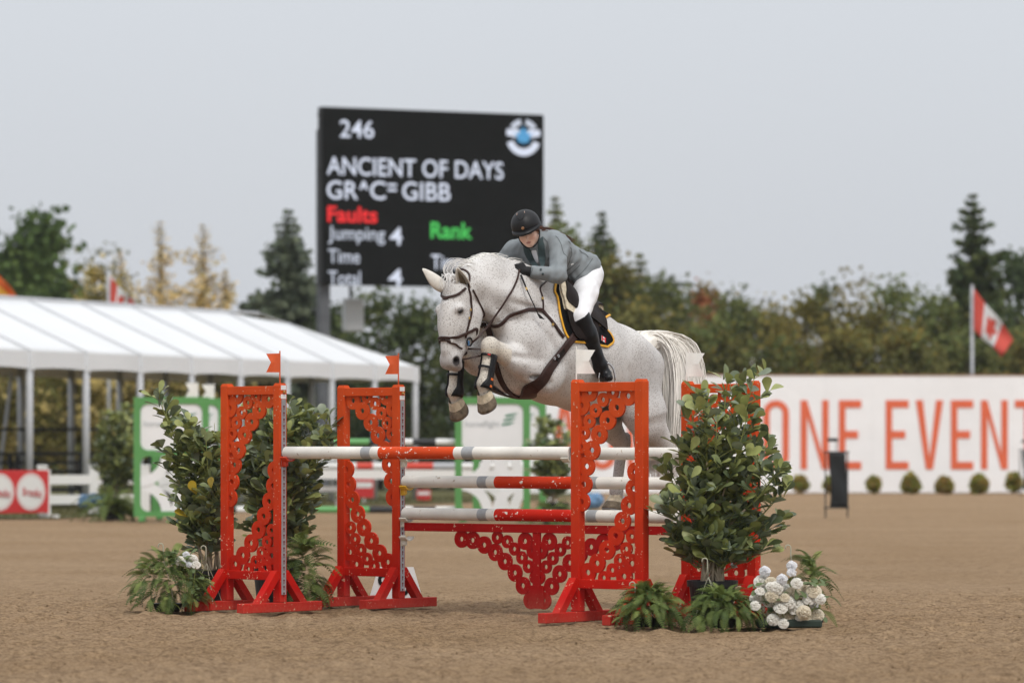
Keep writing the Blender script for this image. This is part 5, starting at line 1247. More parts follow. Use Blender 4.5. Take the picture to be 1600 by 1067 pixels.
def wall():
    p, q = GR(771, 95.6), GR(1730, 96.6); t = (q - p); L = t.length; rz = math.atan2(t.y, t.x); W_ = empty('banner_wall', p, rz); tag(W_, 'long white wall with large coral capital letters behind the arena', 'wall')
    n = 13
    for i in range(n):
        a, b_ = L * i / n, L * (i + 1) / n; m_ = MB(); m_.box(((a + b_) / 2, .06 + .002 * (i % 2), 1.37), (b_ - a - .002, .06, 2.74), bev=.001); m_.build('panel', BANNER, W_)
    m_ = MB(); m_.box((L / 2, .07, 2.757), (L, .10, .03)); m_.build('top_cap', WOODC, W_)
    def sx(px): k = (px - CX) / F; return (k * p.y - p.x) / (t.x / L - k * t.y / L)
    def zz(py, px): d = (p + t * (sx(px) / L)).y; return H + (HY - py) * d / F
    def glyph(ch, w_, h_, st):
        "condensed block capitals as outlines with holes cut by strips"
        q = []; bx_ = lambda x0, y0, x1, y1: q.append([(x0, y0), (x1, y0), (x1, y1), (x0, y1)])
        if ch == 'E': bx_(0, 0, st, h_); [bx_(st + .001, y, w_ * k, y + st * 1.15) for y, k in ((0, 1), (h_ / 2 - st * .55, .86), (h_ - st * 1.15, 1))]
        elif ch == 'N': bx_(0, 0, st, h_); bx_(w_ - st, 0, w_, h_); q.append([(st + .001, h_), (st + .001, h_ - st * 2.4), (w_ - st - .001, 0), (w_ - st - .001, st * 2.4)])
        elif ch == 'V': q.append([(0, h_), (w_ / 2 - st * .55, 0), (w_ / 2, 0), (w_ / 2, st * 1.7), (st * 1.1, h_)]); q.append([(w_, h_), (w_ - st * 1.1, h_), (w_ / 2 + .001, st * 1.7), (w_ / 2 + .001, 0), (w_ / 2 + st * .55, 0)])
        elif ch == 'A': q.append([(0, 0), (st * 1.1, 0), (w_ / 2, h_ - st * 1.7), (w_ / 2, h_), (w_ / 2 - st * .55, h_)]); q.append([(w_, 0), (w_ / 2 + st * .55, h_), (w_ / 2 + .001, h_), (w_ / 2 + .001, h_ - st * 1.7), (w_ - st * 1.1, 0)]); bx_(w_ * .28, h_ * .22, w_ * .72, h_ * .22 + st)
        elif ch == 'T': bx_(w_ / 2 - st / 2, 0, w_ / 2 + st / 2, h_ - st * 1.15 - .001); bx_(0, h_ - st * 1.15, w_, h_)
        elif ch == 'I': bx_(0, 0, w_, h_)
        return q
    for ch, x0, x1 in (('A', 860, 905), ('C', 921, 962), ('I', 981, 990), ('O', 1006, 1046), ('O', 1192.5, 1233), ('N', 1251, 1295), ('E', 1311, 1346), ('E', 1384, 1420), ('V', 1431, 1474), ('E', 1486, 1521), ('N', 1533, 1575), ('T', 1586, 1626)):
        a, b_ = sx(x0), sx(x1); z0, z1 = zz(733, x0), zz(625, x0); w_, h_, st = b_ - a, z1 - z0, .155; m_ = MB()
        if ch in 'OC':
            framed(m_, rrect(0, 0, w_, h_, w_ / 2 - .001, 10), rrect(st, st, w_ - st, h_ - st, w_ / 2 - st - .001, 10), -.003, .003)
            if ch == 'C':
                n0 = len(m_.f); keep = [i for i, f_ in enumerate(m_.f) if not all(m_.v[k][0] > w_ * .6 and h_ * .33 < m_.v[k][2] < h_ * .67 for k in f_)]; m_.f = [m_.f[i] for i in keep]; m_.m = [0] * len(m_.f)
            o = m_.build('letter', CORAL, W_); o.location = (a, .018, z0)
        else:
            for q in glyph(ch, w_, h_, st): m_.prism(q, -.003, .003, XZ)
            o = m_.build('letter', CORAL, W_); o.location = (a, .018, z0)
wall()
# ------------------------------------------------------------ LED scoreboard
def board():
    p = PX(505, 443, 95.0); q = PX(849, 450, 97.4); t = Vector((q.x - p.x, q.y - p.y, 0)); W_ = t.length; Hh = 4.08; rz = math.atan2(t.y, t.x); z0 = p.z
    S = empty('scoreboard', (p.x, p.y, 0), rz); tag(S, 'large black LED scoreboard on a steel post above the tent', 'scoreboard')
    DARK = mat('led_face', (.009, .0095, .009), .8, noise=(3, .1), spec=.05); m_ = MB()
    for i in range(4):
        for j in range(3):
            m_ = MB(); m_.box((W_ * (i + .5) / 4, .0, z0 + Hh * (j + .5) / 3), (W_ / 4 - .004, .05, Hh / 3 - .004)); m_.build('led_panel', DARK, S)
    m_ = MB(); m_.box((W_ / 2, .16, z0 + Hh / 2), (W_ + .05, .24, Hh + .05), bev=.02); m_.build('cabinet', mat('cabinet_black', (.015, .015, .016), .6), S)
    m_ = MB(); m_.box((.13, .32, (z0 + .4) / 2 + 1.6), (.26, .26, z0 + 3.6), bev=.02); m_.build('post', mat('grey_post', (.10, .105, .115), .6, noise=(4, .2)), S)
    m_ = MB(); m_.box((W_ * .9, .42, (z0 + .4) / 2 + 1.6), (.2, .2, z0 + 3.6), bev=.02); m_.build('post', mat('grey_post', 0), S)
    for zz in (3.9, 2.6): m_ = MB(); m_.box((-.05, .05, z0 + zz), (.12, .1, .06)); m_.build('bracket', mat('cabinet_black', 0), S)
    em = {k: mat('led_' + k, (.02, .02, .02), .6, emit=(c, s_)) for k, c, s_ in (('white', (.70, .75, .88), .80), ('dim', (.62, .67, .78), .72), ('red', (1, .005, .01), .75), ('green', (.06, .72, .11), .62), ('blue', (.07, .35, .66), .75))}
    def uv(px, py):
        u = (px - 505) / 344; top, bot = 168 + 13 * u, 443 + 7 * u; d = 95 + 2.4 * u; k = u * 95 / d * 1.0
        return u * W_ * (1 - .012 * (1 - u)), z0 + Hh * (bot - py) / (bot - top)
    def put(body, x0, x1, y0, y1, c, bold=.008):
        (a, zt), (b_, zb) = uv(x0, y0), uv(x1, y1); me = fit_text(body, b_ - a, abs(zt - uv(x0, y1)[1]), .002, bold); o = link('lettering', me, em[c], S); o.matrix_local = Matrix.Translation((a, -.029, uv(x0, y1)[1])) @ Matrix.Rotation(R(90), 4, 'X')
    put('246', 530, 583, 187, 215, 'white'); put('ANCIENT OF DAYS', 510, 785, 244.5, 273, 'white'); put('GR', 510, 558, 282, 311, 'white'); put('^', 560, 574, 283, 296, 'white', .03); put('C', 577, 601, 283, 312, 'white'); put('=', 604, 618, 287, 299, 'white', .01); put('GIBB', 627, 702, 284, 313, 'white')
    put('Faults', 511, 588, 322, 347, 'red', .02); put('Jumping', 512, 600, 353, 381, 'dim'); put('4', 607, 627, 355, 383, 'white'); put('Time', 512, 561, 389, 411, 'dim'); put('Total', 512, 562, 423, 445, 'dim'); put('4', 605, 627, 420, 447, 'white')
    put('Rank', 671, 736, 347, 373, 'green', .02); put('Time', 672, 722, 398, 421, 'white'); put('0', 745, 762, 399, 421, 'dim')
    # round emblem: two white arcs, lettered upper arc, blue maple leaf
    cx_, cz_ = uv(816.5, 214); r_ = (uv(844, 214)[0] - uv(789, 214)[0]) / 2
    def arc(a0, a1, ri, ro, c):
        m_ = MB(); n = 20; v = []
        for i in range(n + 1):
            a = R(a0 + (a1 - a0) * i / n)
            for rr in (ri, ro): v.append((cx_ + math.cos(a) * rr * r_, -.032, cz_ + math.sin(a) * rr * r_))
        m_.add(v, [(2 * i, 2 * i + 1, 2 * i + 3, 2 * i + 2) for i in range(n)]); m_.build('emblem_arc', em[c], S)
    arc(200, 340, .62, 1.0, 'white'); arc(35, 80, .62, .92, 'dim'); arc(100, 145, .62, .92, 'dim')
    for s in (-1, 1): m_ = MB(); m_.add([(cx_ + s * .25 * r_, -.0315, cz_ - .1 * r_), (cx_ + s * .98 * r_, -.0315, cz_ + .05 * r_), (cx_ + s * .95 * r_, -.0315, cz_ + .38 * r_), (cx_ + s * .2 * r_, -.0315, cz_ + .38 * r_)], [(0, 1, 2, 3)]); m_.build('emblem_wing', em['white'], S)
    leaf = [(0, .55), (.12, .3), (.28, .36), (.22, .12), (.5, .2), (.42, 0), (.3, -.12), (.34, -.3), (.06, -.28), (.04, -.4)]; leaf = leaf + [(-x, y) for x, y in leaf[::-1] if x > 0]
    m_ = MB(); m_.prism([(cx_ + x * r_, cz_ + y * r_) for x, y in leaf], .034, .038, Matrix(((1, 0, 0, 0), (0, 0, -1, 0), (0, 1, 0, 0), (0, 0, 0, 1)))); m_.build('emblem_leaf', em['blue'], S)
    # white notice box on the second leg
    b_ = PX(554, 518, 96.2); B = empty('notice_box', (b_.x, b_.y, b_.z), rz); tag(B, 'plain pale box sign hanging below the scoreboard', 'sign'); m_ = MB(); m_.box((0, .1, .39), (.50, .2, .78), bev=.03); m_.build('case', mat('pale_box', (.55, .56, .57), .6), B); m_ = MB(); m_.box((0, .24, .7), (.06, .06, .8)); m_.build('hanger', mat('grey_post', 0), B)
board()
# ------------------------------------------------------------ frame tent
VINYL = mat('white_vinyl', (.70, .71, .72), .45, noise=(.6, .03), bump=(2.5, .12, .03)); ALU = mat('tent_pole', (.46, .47, .49), .5, noise=(6, .1)); 
def tent():
    c = Vector((-1.96, 83.7, 0)); e_ = Vector((.4, .916, 0)).normalized(); b_ = Vector((-e_.y, e_.x, 0)); bay = 1.94; hw = 2.38; ze, zr = 2.72, 3.76; NB = 12
    T = empty('frame_tent', c, 0); tag(T, 'long white frame tent with hipped end and open sides', 'tent')
    def P(k, w_, z): return (-e_ * (k * bay) + b_ * w_) + Vector((0, 0, z))      # relative to the corner
    def sheet(name, A, B, C, D, sag, n=8):
        v = []; f = []
        for i in range(n + 1):
            for j in range(n + 1):
                u, w_ = i / n, j / n; q = (A * (1 - u) + B * u) * (1 - w_) + (D * (1 - u) + C * u) * w_; q = q + Vector((0, 0, -sag * math.sin(math.pi * u) * (.3 + .7 * math.sin(math.pi * w_)))); v.append(q)
        for i in range(n):
            for j in range(n): a = i * (n + 1) + j; f.append((a, a + 1, a + n + 2, a + n + 1))
        o = link(name, mesh(name, v, f), VINYL, T, smooth=True); md = o.modifiers.new('t', 'SOLIDIFY'); md.thickness = .012; return o
    kr = hw / bay
    for k in range(NB):
        a, b1 = k, k + 1
        for side in (0, 2 * hw):
            A, B = P(a, side, ze), P(b1, side, ze); hA = min(1, a / kr); hB = min(1, b1 / kr); zA = ze + (zr - ze) * hA; zB = ze + (zr - ze) * hB; sg = 1 if side == 0 else -1
            C, D = P(b1, side + sg * hw * hB, zB), P(a, side + sg * hw * hA, zA); sheet('roof_panel', A, B, C, D, .035)
            v0 = P(a + .008, side, ze); v1 = P(b1 - .008, side, ze); n = 8; v = []; f = []
            for i in range(n + 1):
                q = v0 * (1 - i / n) + v1 * (i / n); w_ = .02 * math.sin(i / n * math.pi) ; v += [q - b_ * (w_ * sg) , q - b_ * (w_ * 1.4 * sg) - Vector((0, 0, .31 - .025 * math.sin(math.pi * i / n)))]
            for i in range(n): f.append((2 * i, 2 * i + 2, 2 * i + 3, 2 * i + 1))
            o = link('valance', mesh('valance', v, f), VINYL, T, smooth=True)
            m_ = MB(); m_.beam(P(a, side, ze + .005) - b_ * (.03 * sg), P(a, side, ze - .33) - b_ * (.045 * sg), .09, .03, up=b_); m_.build('webbing', VINYL, T)
            m_ = MB(); m_.tube([P(a, side, 0) + b_ * .02 * sg, P(a, side, ze - .03) + b_ * .02 * sg], .065, 12); m_.build('pole', ALU, T, smooth=True)
            # batten along the seam
            m_ = MB(); m_.tube([P(a, side, ze + .002), D + Vector((0, 0, .002))], .022, 8); m_.build('seam', mat('seam_vinyl', (.52, .53, .545), .5), T, smooth=True)
    m_ = MB(); m_.tube([P(kr, hw, zr), P(NB, hw, zr)], .035, 8); m_.build('ridge_pole', ALU, T)
    for i in range(2):      # hipped end
        A, B = P(0, hw * i, ze), P(0, hw * (i + 1), ze); C = P(kr, hw, zr); sheet('roof_panel', A, B, C, C, .04)
        m_ = MB(); m_.beam(P(0, hw * i + .02, ze - .15) + e_ * .02, P(0, hw * (i + 1) - .02, ze - .15) + e_ * .02, .012, .31); m_.build('valance', VINYL, T)
    m_ = MB(); m_.tube([P(0, hw, 0), P(0, hw, ze - .03)], .055, 12); m_.build('pole', ALU, T, smooth=True)
    for k in (4.2,): m_ = MB(); m_.beam(P(k, 2 * hw - .05, 2.5), P(k + .55, 2 * hw - .35, .2), .06, .06); m_.build('brace', ALU, T)
tent()
# dark metal bleachers under the tent
def bleacher(px, d, rz, n, label):
    c = GR(px, d); B = empty('bleacher', c, rz); tag(B, label, 'bleacher', 'black bleachers under the tent'); m = mat('black_metal', (.012, .012, .013), .5)
    for i in range(n):
        z, y = .30 + .33 * i, .45 * i; m_ = MB(); m_.box((0, y, z), (3.4, .26, .05)); m_.build('seat_plank', m, B); m_ = MB(); m_.box((0, y + .26, z - .17), (3.4, .22, .04)); m_.build('foot_plank', m, B)
        for x in (-1.4, 0, 1.4): m_ = MB(); m_.box((x, y, z / 2 - .02), (.08, .08, z - .03)); m_.build('upright', m, B)
    m_ = MB(); m_.box((0, .45 * n, .42 + .33 * n), (3.4, .05, .05)); m_.build('back_rail', m, B)
bleacher(45, 74, R(20), 3, 'black metal bleacher under the tent, left of the two'); bleacher(150, 77, R(24), 3, 'black metal bleacher under the tent, behind the leafy bush')
# ------------------------------------------------------------ second fence: green sponsor wings, striped poles
GREEN = mat('green_panel', (.10, .29, .085), .5, noise=(4, .08)); PWHITE = mat('panel_white', (.78, .78, .78), .55, noise=(4, .03)); PGREY = mat('grey_print', (.42, .45, .46), .6); DGREEN = mat('dark_green_print', (.06, .22, .13), .6)
def sponsor_wing(px, d, rz, label, flag_m, flag_label):
    W_, Ht, bd = 1.10, 1.82, .10; c = GR(px, d); S = empty('sponsor_wing', c, rz); tag(S, label, 'jump wing', 'green sponsor wings')
    for (z0, z1) in ((1.0, Ht), (.07, 1.0)):
        out = rrect(0, z0, W_, z1, .004); inn = rrect(bd, z0 + (.045 if z0 > .5 else .08), W_ - bd, z1 - (.10 if z0 > .5 else .045), .11); m_ = MB(); framed(m_, out, inn, -.03, .03); m_.build('frame', GREEN, S)
    m_ = MB(); m_.prism(rrect(bd - .03, 1.02, W_ - bd + .03, Ht - .08, .1), -.012, .012, XZ); m_.build('sign_panel', PWHITE, S)
    me = fit_text('horseflight', .50, .115, .002, .0); o = link('lettering', me, PGREY, S); o.matrix_local = Matrix.Translation((.15, -.0155, 1.36)) @ Matrix.Rotation(R(90), 4, 'X')
    for i in range(3):
        z = 1.40 + i * .065; x = .68 + .025 * i; m_ = MB(); m_.prism([(x, z), (x + .12, z + .012), (x + .20, z + .06), (x + .07, z + .042), (x + .01, z + .03)], .013, .016, XZ); m_.build('wing_stripe', DGREEN, S)
    x0, x1, z0, z1 = bd - .02, W_ - bd + .02, .13, .98; cx_, cz_ = (x0 + x1) / 2, (z0 + z1) / 2; ro = (x1 - x0) / 2 + .01
    for k, (ax, az, a0) in enumerate(((x0, z0, 0), (x1, z0, 90), (x1, z1, 180), (x0, z1, 270))):
        m_ = MB(); v = []; n = 14
        for i in range(n + 1):
            a = R(a0 + 90 * i / n)
            for rr in (ro - .155, ro - .005): v += [(ax + math.cos(a) * rr, -.018 - .003 * k, az + math.sin(a) * rr), (ax + math.cos(a) * rr, .012 - .003 * k, az + math.sin(a) * rr)]
        f = []
        for i in range(n):
            q = 4 * i; f += [(q, q + 2, q + 6, q + 4), (q + 1, q + 5, q + 7, q + 3), (q, q + 4, q + 5, q + 1), (q + 2, q + 3, q + 7, q + 6)]
        m_.add(v, f); m_.build('arc_motif', PWHITE, S)
    for x in (.12, W_ - .12): m_ = MB(); m_.box((x, 0, .035), (.09, .6, .07), bev=.01); m_.build('foot', GREEN, S)
    u = Vector((math.cos(rz), math.sin(rz), 0)); fl = marker_flag(None, c + u * (.94 if 'left' in label else .98) + Vector((0, 0, Ht - .02)), -1, flag_m, flag_label, hw=.19, hh=.21, rz=rz, h=.02)
    return S
PINKF = mat('faded_red_flag', (.70, .16, .11), .6, trans=.15)
sponsor_wing(209, 60.0, R(3), 'green sponsor wing with white panel at far left, nearer of two', FLAG_W, 'small white flag on the nearer left green wing')
sponsor_wing(237, 61.6, R(3), 'green sponsor wing at far left, mostly behind its nearer twin', FLAG_W, 'small white flag on the left green wing farther back')
sponsor_wing(711, 60.0, R(-2), 'green sponsor wing with white panel under the hooves, nearer of two', PINKF, 'small faded red flag behind the horse foreleg')
sponsor_wing(739, 61.6, R(-2), 'green sponsor wing right of centre, mostly behind its nearer twin', PINKF, 'small faded red flag below the girth')
PG, PK, PWp = mat('pole_green', (.13, .36, .12), .5), mat('pole_black', (.02, .02, .022), .5), mat('pole_far_white', (.74, .74, .72), .5)
def stripe(x0, x1, cuts): return [((x - x0) / (x1 - x0), m) for x, m in cuts]
def far_pole(x0, x1, y, d, cuts, label, r=.05, mats=None): return pole(PX(x0, y, d), PX(x1, y, d), stripe(x0, x1, cuts), label, r=r, mats=mats or [PG, PK, PWp], group='poles of the far fences')
far_pole(318, 715, 690.5, 60.2, [(370, 1), (425, 2), (577, 0), (620, 1), (645, 2), (681, 1), (715, 2)], 'upper green, black and white pole of the green fence')
far_pole(318, 715, 796, 60.2, [(370, 1), (425, 2), (577, 0), (632, 1), (645, 2), (681, 1), (715, 2)], 'lowest green, black and white pole of the green fence')
far_pole(345, 740, 690.5, 61.8, [(400, 1), (450, 2), (600, 0), (650, 1), (740, 2)], 'upper green, black and white pole at the back of the green fence')
# third fence: white plank under a red and grey pole
PRED = mat('pole_far_red', (.60, .06, .035), .5); PGRY = mat('pole_far_grey', (.42, .43, .45), .5)
far_pole(492, 866, 728, 72, [(557, 2), (583, 0), (634, 2), (677, 0), (720, 1), (866, 2)], 'red, grey and white pole above a white plank, far behind', r=.06, mats=[PRED, PGRY, PWp])
b = MB(); a_, q_ = PX(492, 741, 71.9), PX(866, 741, 71.9); b.beam((0, 0, 0), q_ - a_, .03, .16); o = b.build('far_plank', PWp, None, a_); tag(o, 'white plank of the farthest fence behind the poles', 'plank')
def white_wing(px, d, label):
    S = empty('white_wing', GR(px, d), R(10)); tag(S, label, 'jump wing', 'plain white wings')
    for x in (0, .7): m_ = MB(); m_.box((x, 0, .7), (.1, .1, 1.0 if x else 1.1), bev=.01); m_.build('post', PWp, S); m_ = MB(); m_.box((x, 0, .09), (.1, .6, .12)); m_.build('foot', PWp, S)
    for z in (.35, .62, .9): m_ = MB(); m_.box((.35, 0, z), (.6, .04, .09)); m_.build('rail', PWp, S)
white_wing(470, 72, 'plain white wing partly behind the second red standard'); white_wing(862, 72, 'plain white wing right of the green sponsor wing')
def ad_board(px0, px1, y0, y1, d, label):
    a_ = PX(px0, y1, d); w_ = (px1 - px0) * d / F; h_ = (y1 - y0) * d / F; S = empty('ad_board', a_, R(4)); tag(S, label, 'sign', 'small red boards'); m_ = MB(); m_.box((w_ / 2, 0, h_ / 2), (w_, .03, h_)); m_.build('board', mat('sign_red', (.55, .03, .03), .5), S)
    m_ = MB(); m_.box((w_ / 2, -.018, h_ * .68), (w_ * .85, .004, h_ * .3)); m_.build('white_band', PWp, S); m_ = MB(); m_.box((w_ / 2, .03, -a_.z / 2), (.05, .03, a_.z + .02)); m_.build('stake', PWp, S)
ad_board(553, 584, 748, 777, 80, 'small red and white board on the grass between the red standards'); ad_board(651, 673, 765, 782, 82, 'small red and white board below the second white and red pole')
# ------------------------------------------------------------ red round-logo board and white fence at far left
def red_board():
    e_ = Vector((.69, .724, 0)).normalized(); end = GR(75, 63.4); L = 2.6; c = end - e_ * L; rz = math.atan2(e_.y, e_.x); S = empty('sponsor_board', c, rz); tag(S, 'red board with white round logos at the left edge', 'sign')
    m_ = MB(); m_.box((L / 2, 0, .40), (L, .04, .66), bev=.006); m_.build('board', mat('sign_red', 0), S)
    for x in (L + .02, L - 1.3, .1): m_ = MB(); m_.box((x, .03, .37), (.06, .08, .74), bev=.008); m_.build('leg', PWp, S); m_ = MB(); m_.box((x, 0, .02), (.07, .4, .05)); m_.build('foot', PWp, S)
    for x in (L - .36, L - .98, L - 1.6, L - 2.22):
        M = Matrix.Translation((x, -.021, .40)) @ Matrix.Rotation(R(90), 4, 'X'); m_ = MB(); m_.prism([(.285 * math.cos(t), .285 * math.sin(t)) for t in np.linspace(0, 2 * math.pi, 33)[:-1]], 0, .003, M); dsc = m_.build('logo_disc', PWp, S)
        m_ = MB(); framed(m_, [(.262 * math.cos(t), .262 * math.sin(t)) for t in np.linspace(0, 2 * math.pi, 33)[:-1]], [(.252 * math.cos(t), .252 * math.sin(t)) for t in np.linspace(0, 2 * math.pi, 33)[:-1]], -.0255, -.0245); o = m_.build('logo_ring', mat('logo_pink', (.62, .22, .2), .6), dsc); o.matrix_local = Matrix.Translation((x, 0, .40))
        me = fit_text('Brooks', .36, .13, .001, .01); o = link('lettering', me, mat('logo_red', (.5, .08, .08), .6), dsc); o.matrix_local = M @ Matrix.Translation((-.17, -.06, .0045)) @ Matrix(((1, .15, 0, 0), (0, 1, 0, 0), (0, 0, 1, 0), (0, 0, 0, 1)))
red_board()
def fence():
    S = empty('white_fence', GR(66, 66.0), 0); tag(S, 'white plank fence beside the red round-logo board', 'fence'); q = GR(147, 66.5) - GR(66, 66.0)
    for k in (0, 1, 2): p_ = q * k; m_ = MB(); m_.box((p_.x, p_.y, .38), (.15, .15, .76), bev=.012); ps = m_.build('post', PWp, S); m_ = MB(); m_.box((p_.x, p_.y, .775), (.17, .17, .04), bev=.012); m_.build('post_cap', PWp, ps)
    for z in (.56, .24):
        m_ = MB(); m_.beam(Vector((.075, -.02, z)), q * 2 + Vector((-.075, -.02, z)), .04, .15); m_.build('plank', PWp, S)
fence()
# ------------------------------------------------------------ timing stands by the wall
def timing(px, d, label):
    S = empty('timing_stand', GR(px, d), 0); tag(S, label, 'timing stand', 'black timing stands'); m = mat('black_metal', 0); cl = mat('black_screen_cloth', (.012, .014, .015), .8, noise=(5, .3))
    for x in (-.17, .17): m_ = MB(); m_.tube([(x, 0, 0), (x, 0, 1.02)], .012, 8); m_.build('leg', m, S)
    for z in (.15, 1.01): m_ = MB(); m_.tube([(-.2, 0, z), (.2, 0, z)], .012, 8); m_.build('crossbar', m, S)
    v = []; f = []; nx, nz = 8, 12
    for i in range(nx + 1):
        for j in range(nz + 1): u, w_ = i / nx, j / nz; v.append((-.105 + .26 * u + .018 * math.sin(w_ * 5), -.02 + .014 * math.sin(w_ * 9 + u * 4), .16 + .85 * w_))
    for i in range(nx):
        for j in range(nz): a = i * (nz + 1) + j; f.append((a, a + nz + 1, a + nz + 2, a + 1))
    o = link('screen', mesh('screen', v, f), cl, S, smooth=True); md = o.modifiers.new('t', 'SOLIDIFY'); md.thickness = .01
    m_ = MB(); m_.tube([(.0, 0, 1.0), (.0, 0, 1.2)], .012, 8); m_.build('mast', ALU, S); m_ = MB(); m_.box((-.06, 0, 1.2), (.16, .06, .055), bev=.01); m_.build('sensor', m, S)
timing(1307, 63.4, 'black timing stand with sensor standing alone on the sand'); timing(1606, 90, 'black timing stand cut by the right edge')
# ------------------------------------------------------------ flags on tall poles
FRED = mat('cloth_red', (.68, .10, .07), .7, trans=.3); FWHT = mat('cloth_white', (.78, .78, .78), .7, trans=.3); FYEL = mat('cloth_yellow', (.80, .45, .05), .7, trans=.3); FORA = mat('cloth_orange', (.75, .16, .03), .7, trans=.3)
def cloth_flag(px, ytop, d, ht, hb, ft, fb, mats, band, label, leaf=None, polename='flagpole'):
    S = empty('flagpole', GR(px, d), 0); tag(S, label, 'flag', 'tall flags behind the arena'); top = PX(px, ytop, d).z
    m_ = MB(); m_.tube([(0, 0, 0), (0, 0, top)], .04, 10); m_.tube([(0, 0, top), (0, 0, top + .06)], [.05, .02], 8); m_.build('pole', ALU, S, smooth=True)
    A, B, C, D = (PX(q[0], q[1], d) - GR(px, d) for q in (ht, hb, fb, ft)); n, k = 22, 12; v = []; f = []; mi = []
    for i in range(n + 1):
        for j in range(k + 1):
            u, w_ = i / n, j / k; q = (A * (1 - u) + D * u) * (1 - w_) + (B * (1 - u) + C * u) * w_; v.append(q + Vector((0, .10 * math.sin(u * 9 + w_ * 3) * u + .06 * math.sin(w_ * 6) * u - .1, -.05 * math.sin(u * 7) * u)))
    for i in range(n):
        for j in range(k): a = i * (k + 1) + j; f.append((a, a + k + 1, a + k + 2, a + 1)); mi.append(band((i + .5) / n, (j + .5) / k))
    me = mesh('cloth', v, f); me.polygons.foreach_set('material_index', mi); o = link('cloth', me, mats, S, smooth=True); md = o.modifiers.new('t', 'SOLIDIFY'); md.thickness = .006
def can(u, w_):
    if u < .27 or u > .73: return 0
    x, y = (u - .5) / .2, (w_ - .5) / .38; r_ = math.hypot(x, y); t = math.atan2(y, x); return 0 if r_ < .55 + .35 * abs(math.cos(2.5 * t)) * (r_ < 1) and r_ < .92 else 1
cloth_flag(1519, 448, 98.5, (1521, 451), (1521, 517), (1583, 529), (1563, 556), [FRED, FWHT], can, 'red and white flag with leaf drooping from the pole at right')
cloth_flag(170, 424, 97, (173, 433), (173, 482), (214, 478), (196, 510), [FRED, FWHT], can, 'red and white flag half hidden behind the tent roof')
cloth_flag(-22, 400, 97, (-20, 408), (-20, 480), (28, 464), (8, 500), [FORA, FYEL], lambda u, w_: 1 if .25 < w_ < .6 and u < .85 else 0, 'orange and yellow flag at the left edge above the tent')
# ------------------------------------------------------------ trees
LEAFM = mat('tree_foliage', (.06, .08, .03), .75, attr='col', noise=(1.2, .2), trans=.42, spec=.1); BARK = mat('bark', (.075, .055, .04), .9, noise=(6, .3), bump=(12, .8, .03))
TR = np.random.RandomState(21)
def cards(C, size, col, name, parent, up=.0, loc=(0, 0, 0)):
    "leaf-sized faces at points C"
    n = len(C); d = TR.normal(0, 1, (n, 3)); d[:, 2] = d[:, 2] * (1 - up) + up; d /= np.linalg.norm(d, axis=1, keepdims=True); q = TR.normal(0, 1, (n, 3)); a = np.cross(d, q); a /= np.linalg.norm(a, axis=1, keepdims=True)
    s = (np.asarray(size) * TR.uniform(.6, 1.35, n))[:, None]; w_ = s * .42
    V = np.stack([C - d * s * .5, C + a * w_, C + d * s * .5, C - a * w_], 1).reshape(-1, 3)
    me = mesh_np(name, V, np.arange(n * 4).reshape(-1, 4)); set_color(me, np.repeat(col, 4, 0)); o = link(name, me, LEAFM, parent); return o
def palette(n, base, var=.28, gain=2.55):
    b = gain * np.array([1.12, 1.0, .88]) * np.array(base)[TR.randint(0, len(base), n)]; return (b * (1 + TR.uniform(-var, var, (n, 1)))).astype(np.float32)
def broad(px, d, ytop, wpx, base, label, n=2600, size=.2, zb=.3, name='leafy_tree', cl=34, rough=1.0, group='trees beyond the arena'):
    g = GR(px, d); top = PX(px, ytop, d).z; rx = wpx * d / F / 2; t = empty(name, g, 0); tag(t, label, 'tree', group)
    m_ = MB(); lim = []; th = top * .55; m_.tube([(0, 0, -.1), (TR.normal(0, .08), 0, th * .5), (TR.normal(0, .15), 0, th), (0, 0, top * .85)], [.05 * top ** .6, .04 * top ** .6, .028 * top ** .6, .01], 8)
    for i in range(8):
        a = TR.rand() * 6.28; z0 = top * (.15 + .5 * TR.rand()); e_ = (rx * .75 * math.cos(a), rx * .75 * math.sin(a), z0 + top * (.12 + .2 * TR.rand())); m_.tube([(0, 0, z0), (e_[0] * .5, e_[1] * .5, (z0 + e_[2]) / 2 + .1), e_], [.03 * top ** .5, .02, .008], 6)
    m_.build('trunk', BARK, t, smooth=True)
    # clumps on an uneven crown
    a = TR.rand(cl) * 6.283; zf = TR.rand(cl); prof = np.sin(np.pi * np.clip(zf * .72 + .26, 0, 1)) ** .7; r_ = rx * prof * TR.uniform(.35, .95, cl)
    zc = zb + (top - zb) * (.06 + .86 * zf); cc = np.stack([r_ * np.cos(a), r_ * np.sin(a), zc], 1); cs = np.minimum(rx, (top - zb) / 3) * TR.uniform(.16, .34, cl) * rough
    k = TR.randint(0, cl, n); P = cc[k] + TR.normal(0, 1, (n, 3)) * cs[k][:, None] * [1, 1, .85]; tip = TR.rand(n) < .10; P[tip] += TR.normal(0, .25, (tip.sum(), 3)); P[:, 2] = np.clip(P[:, 2], .05, top + .1)
    clc = palette(cl, base, .35); col = clc[k] * (1 + TR.uniform(-.25, .25, (n, 1))); cards(P, size, col.astype(np.float32), 'crown', t); return t
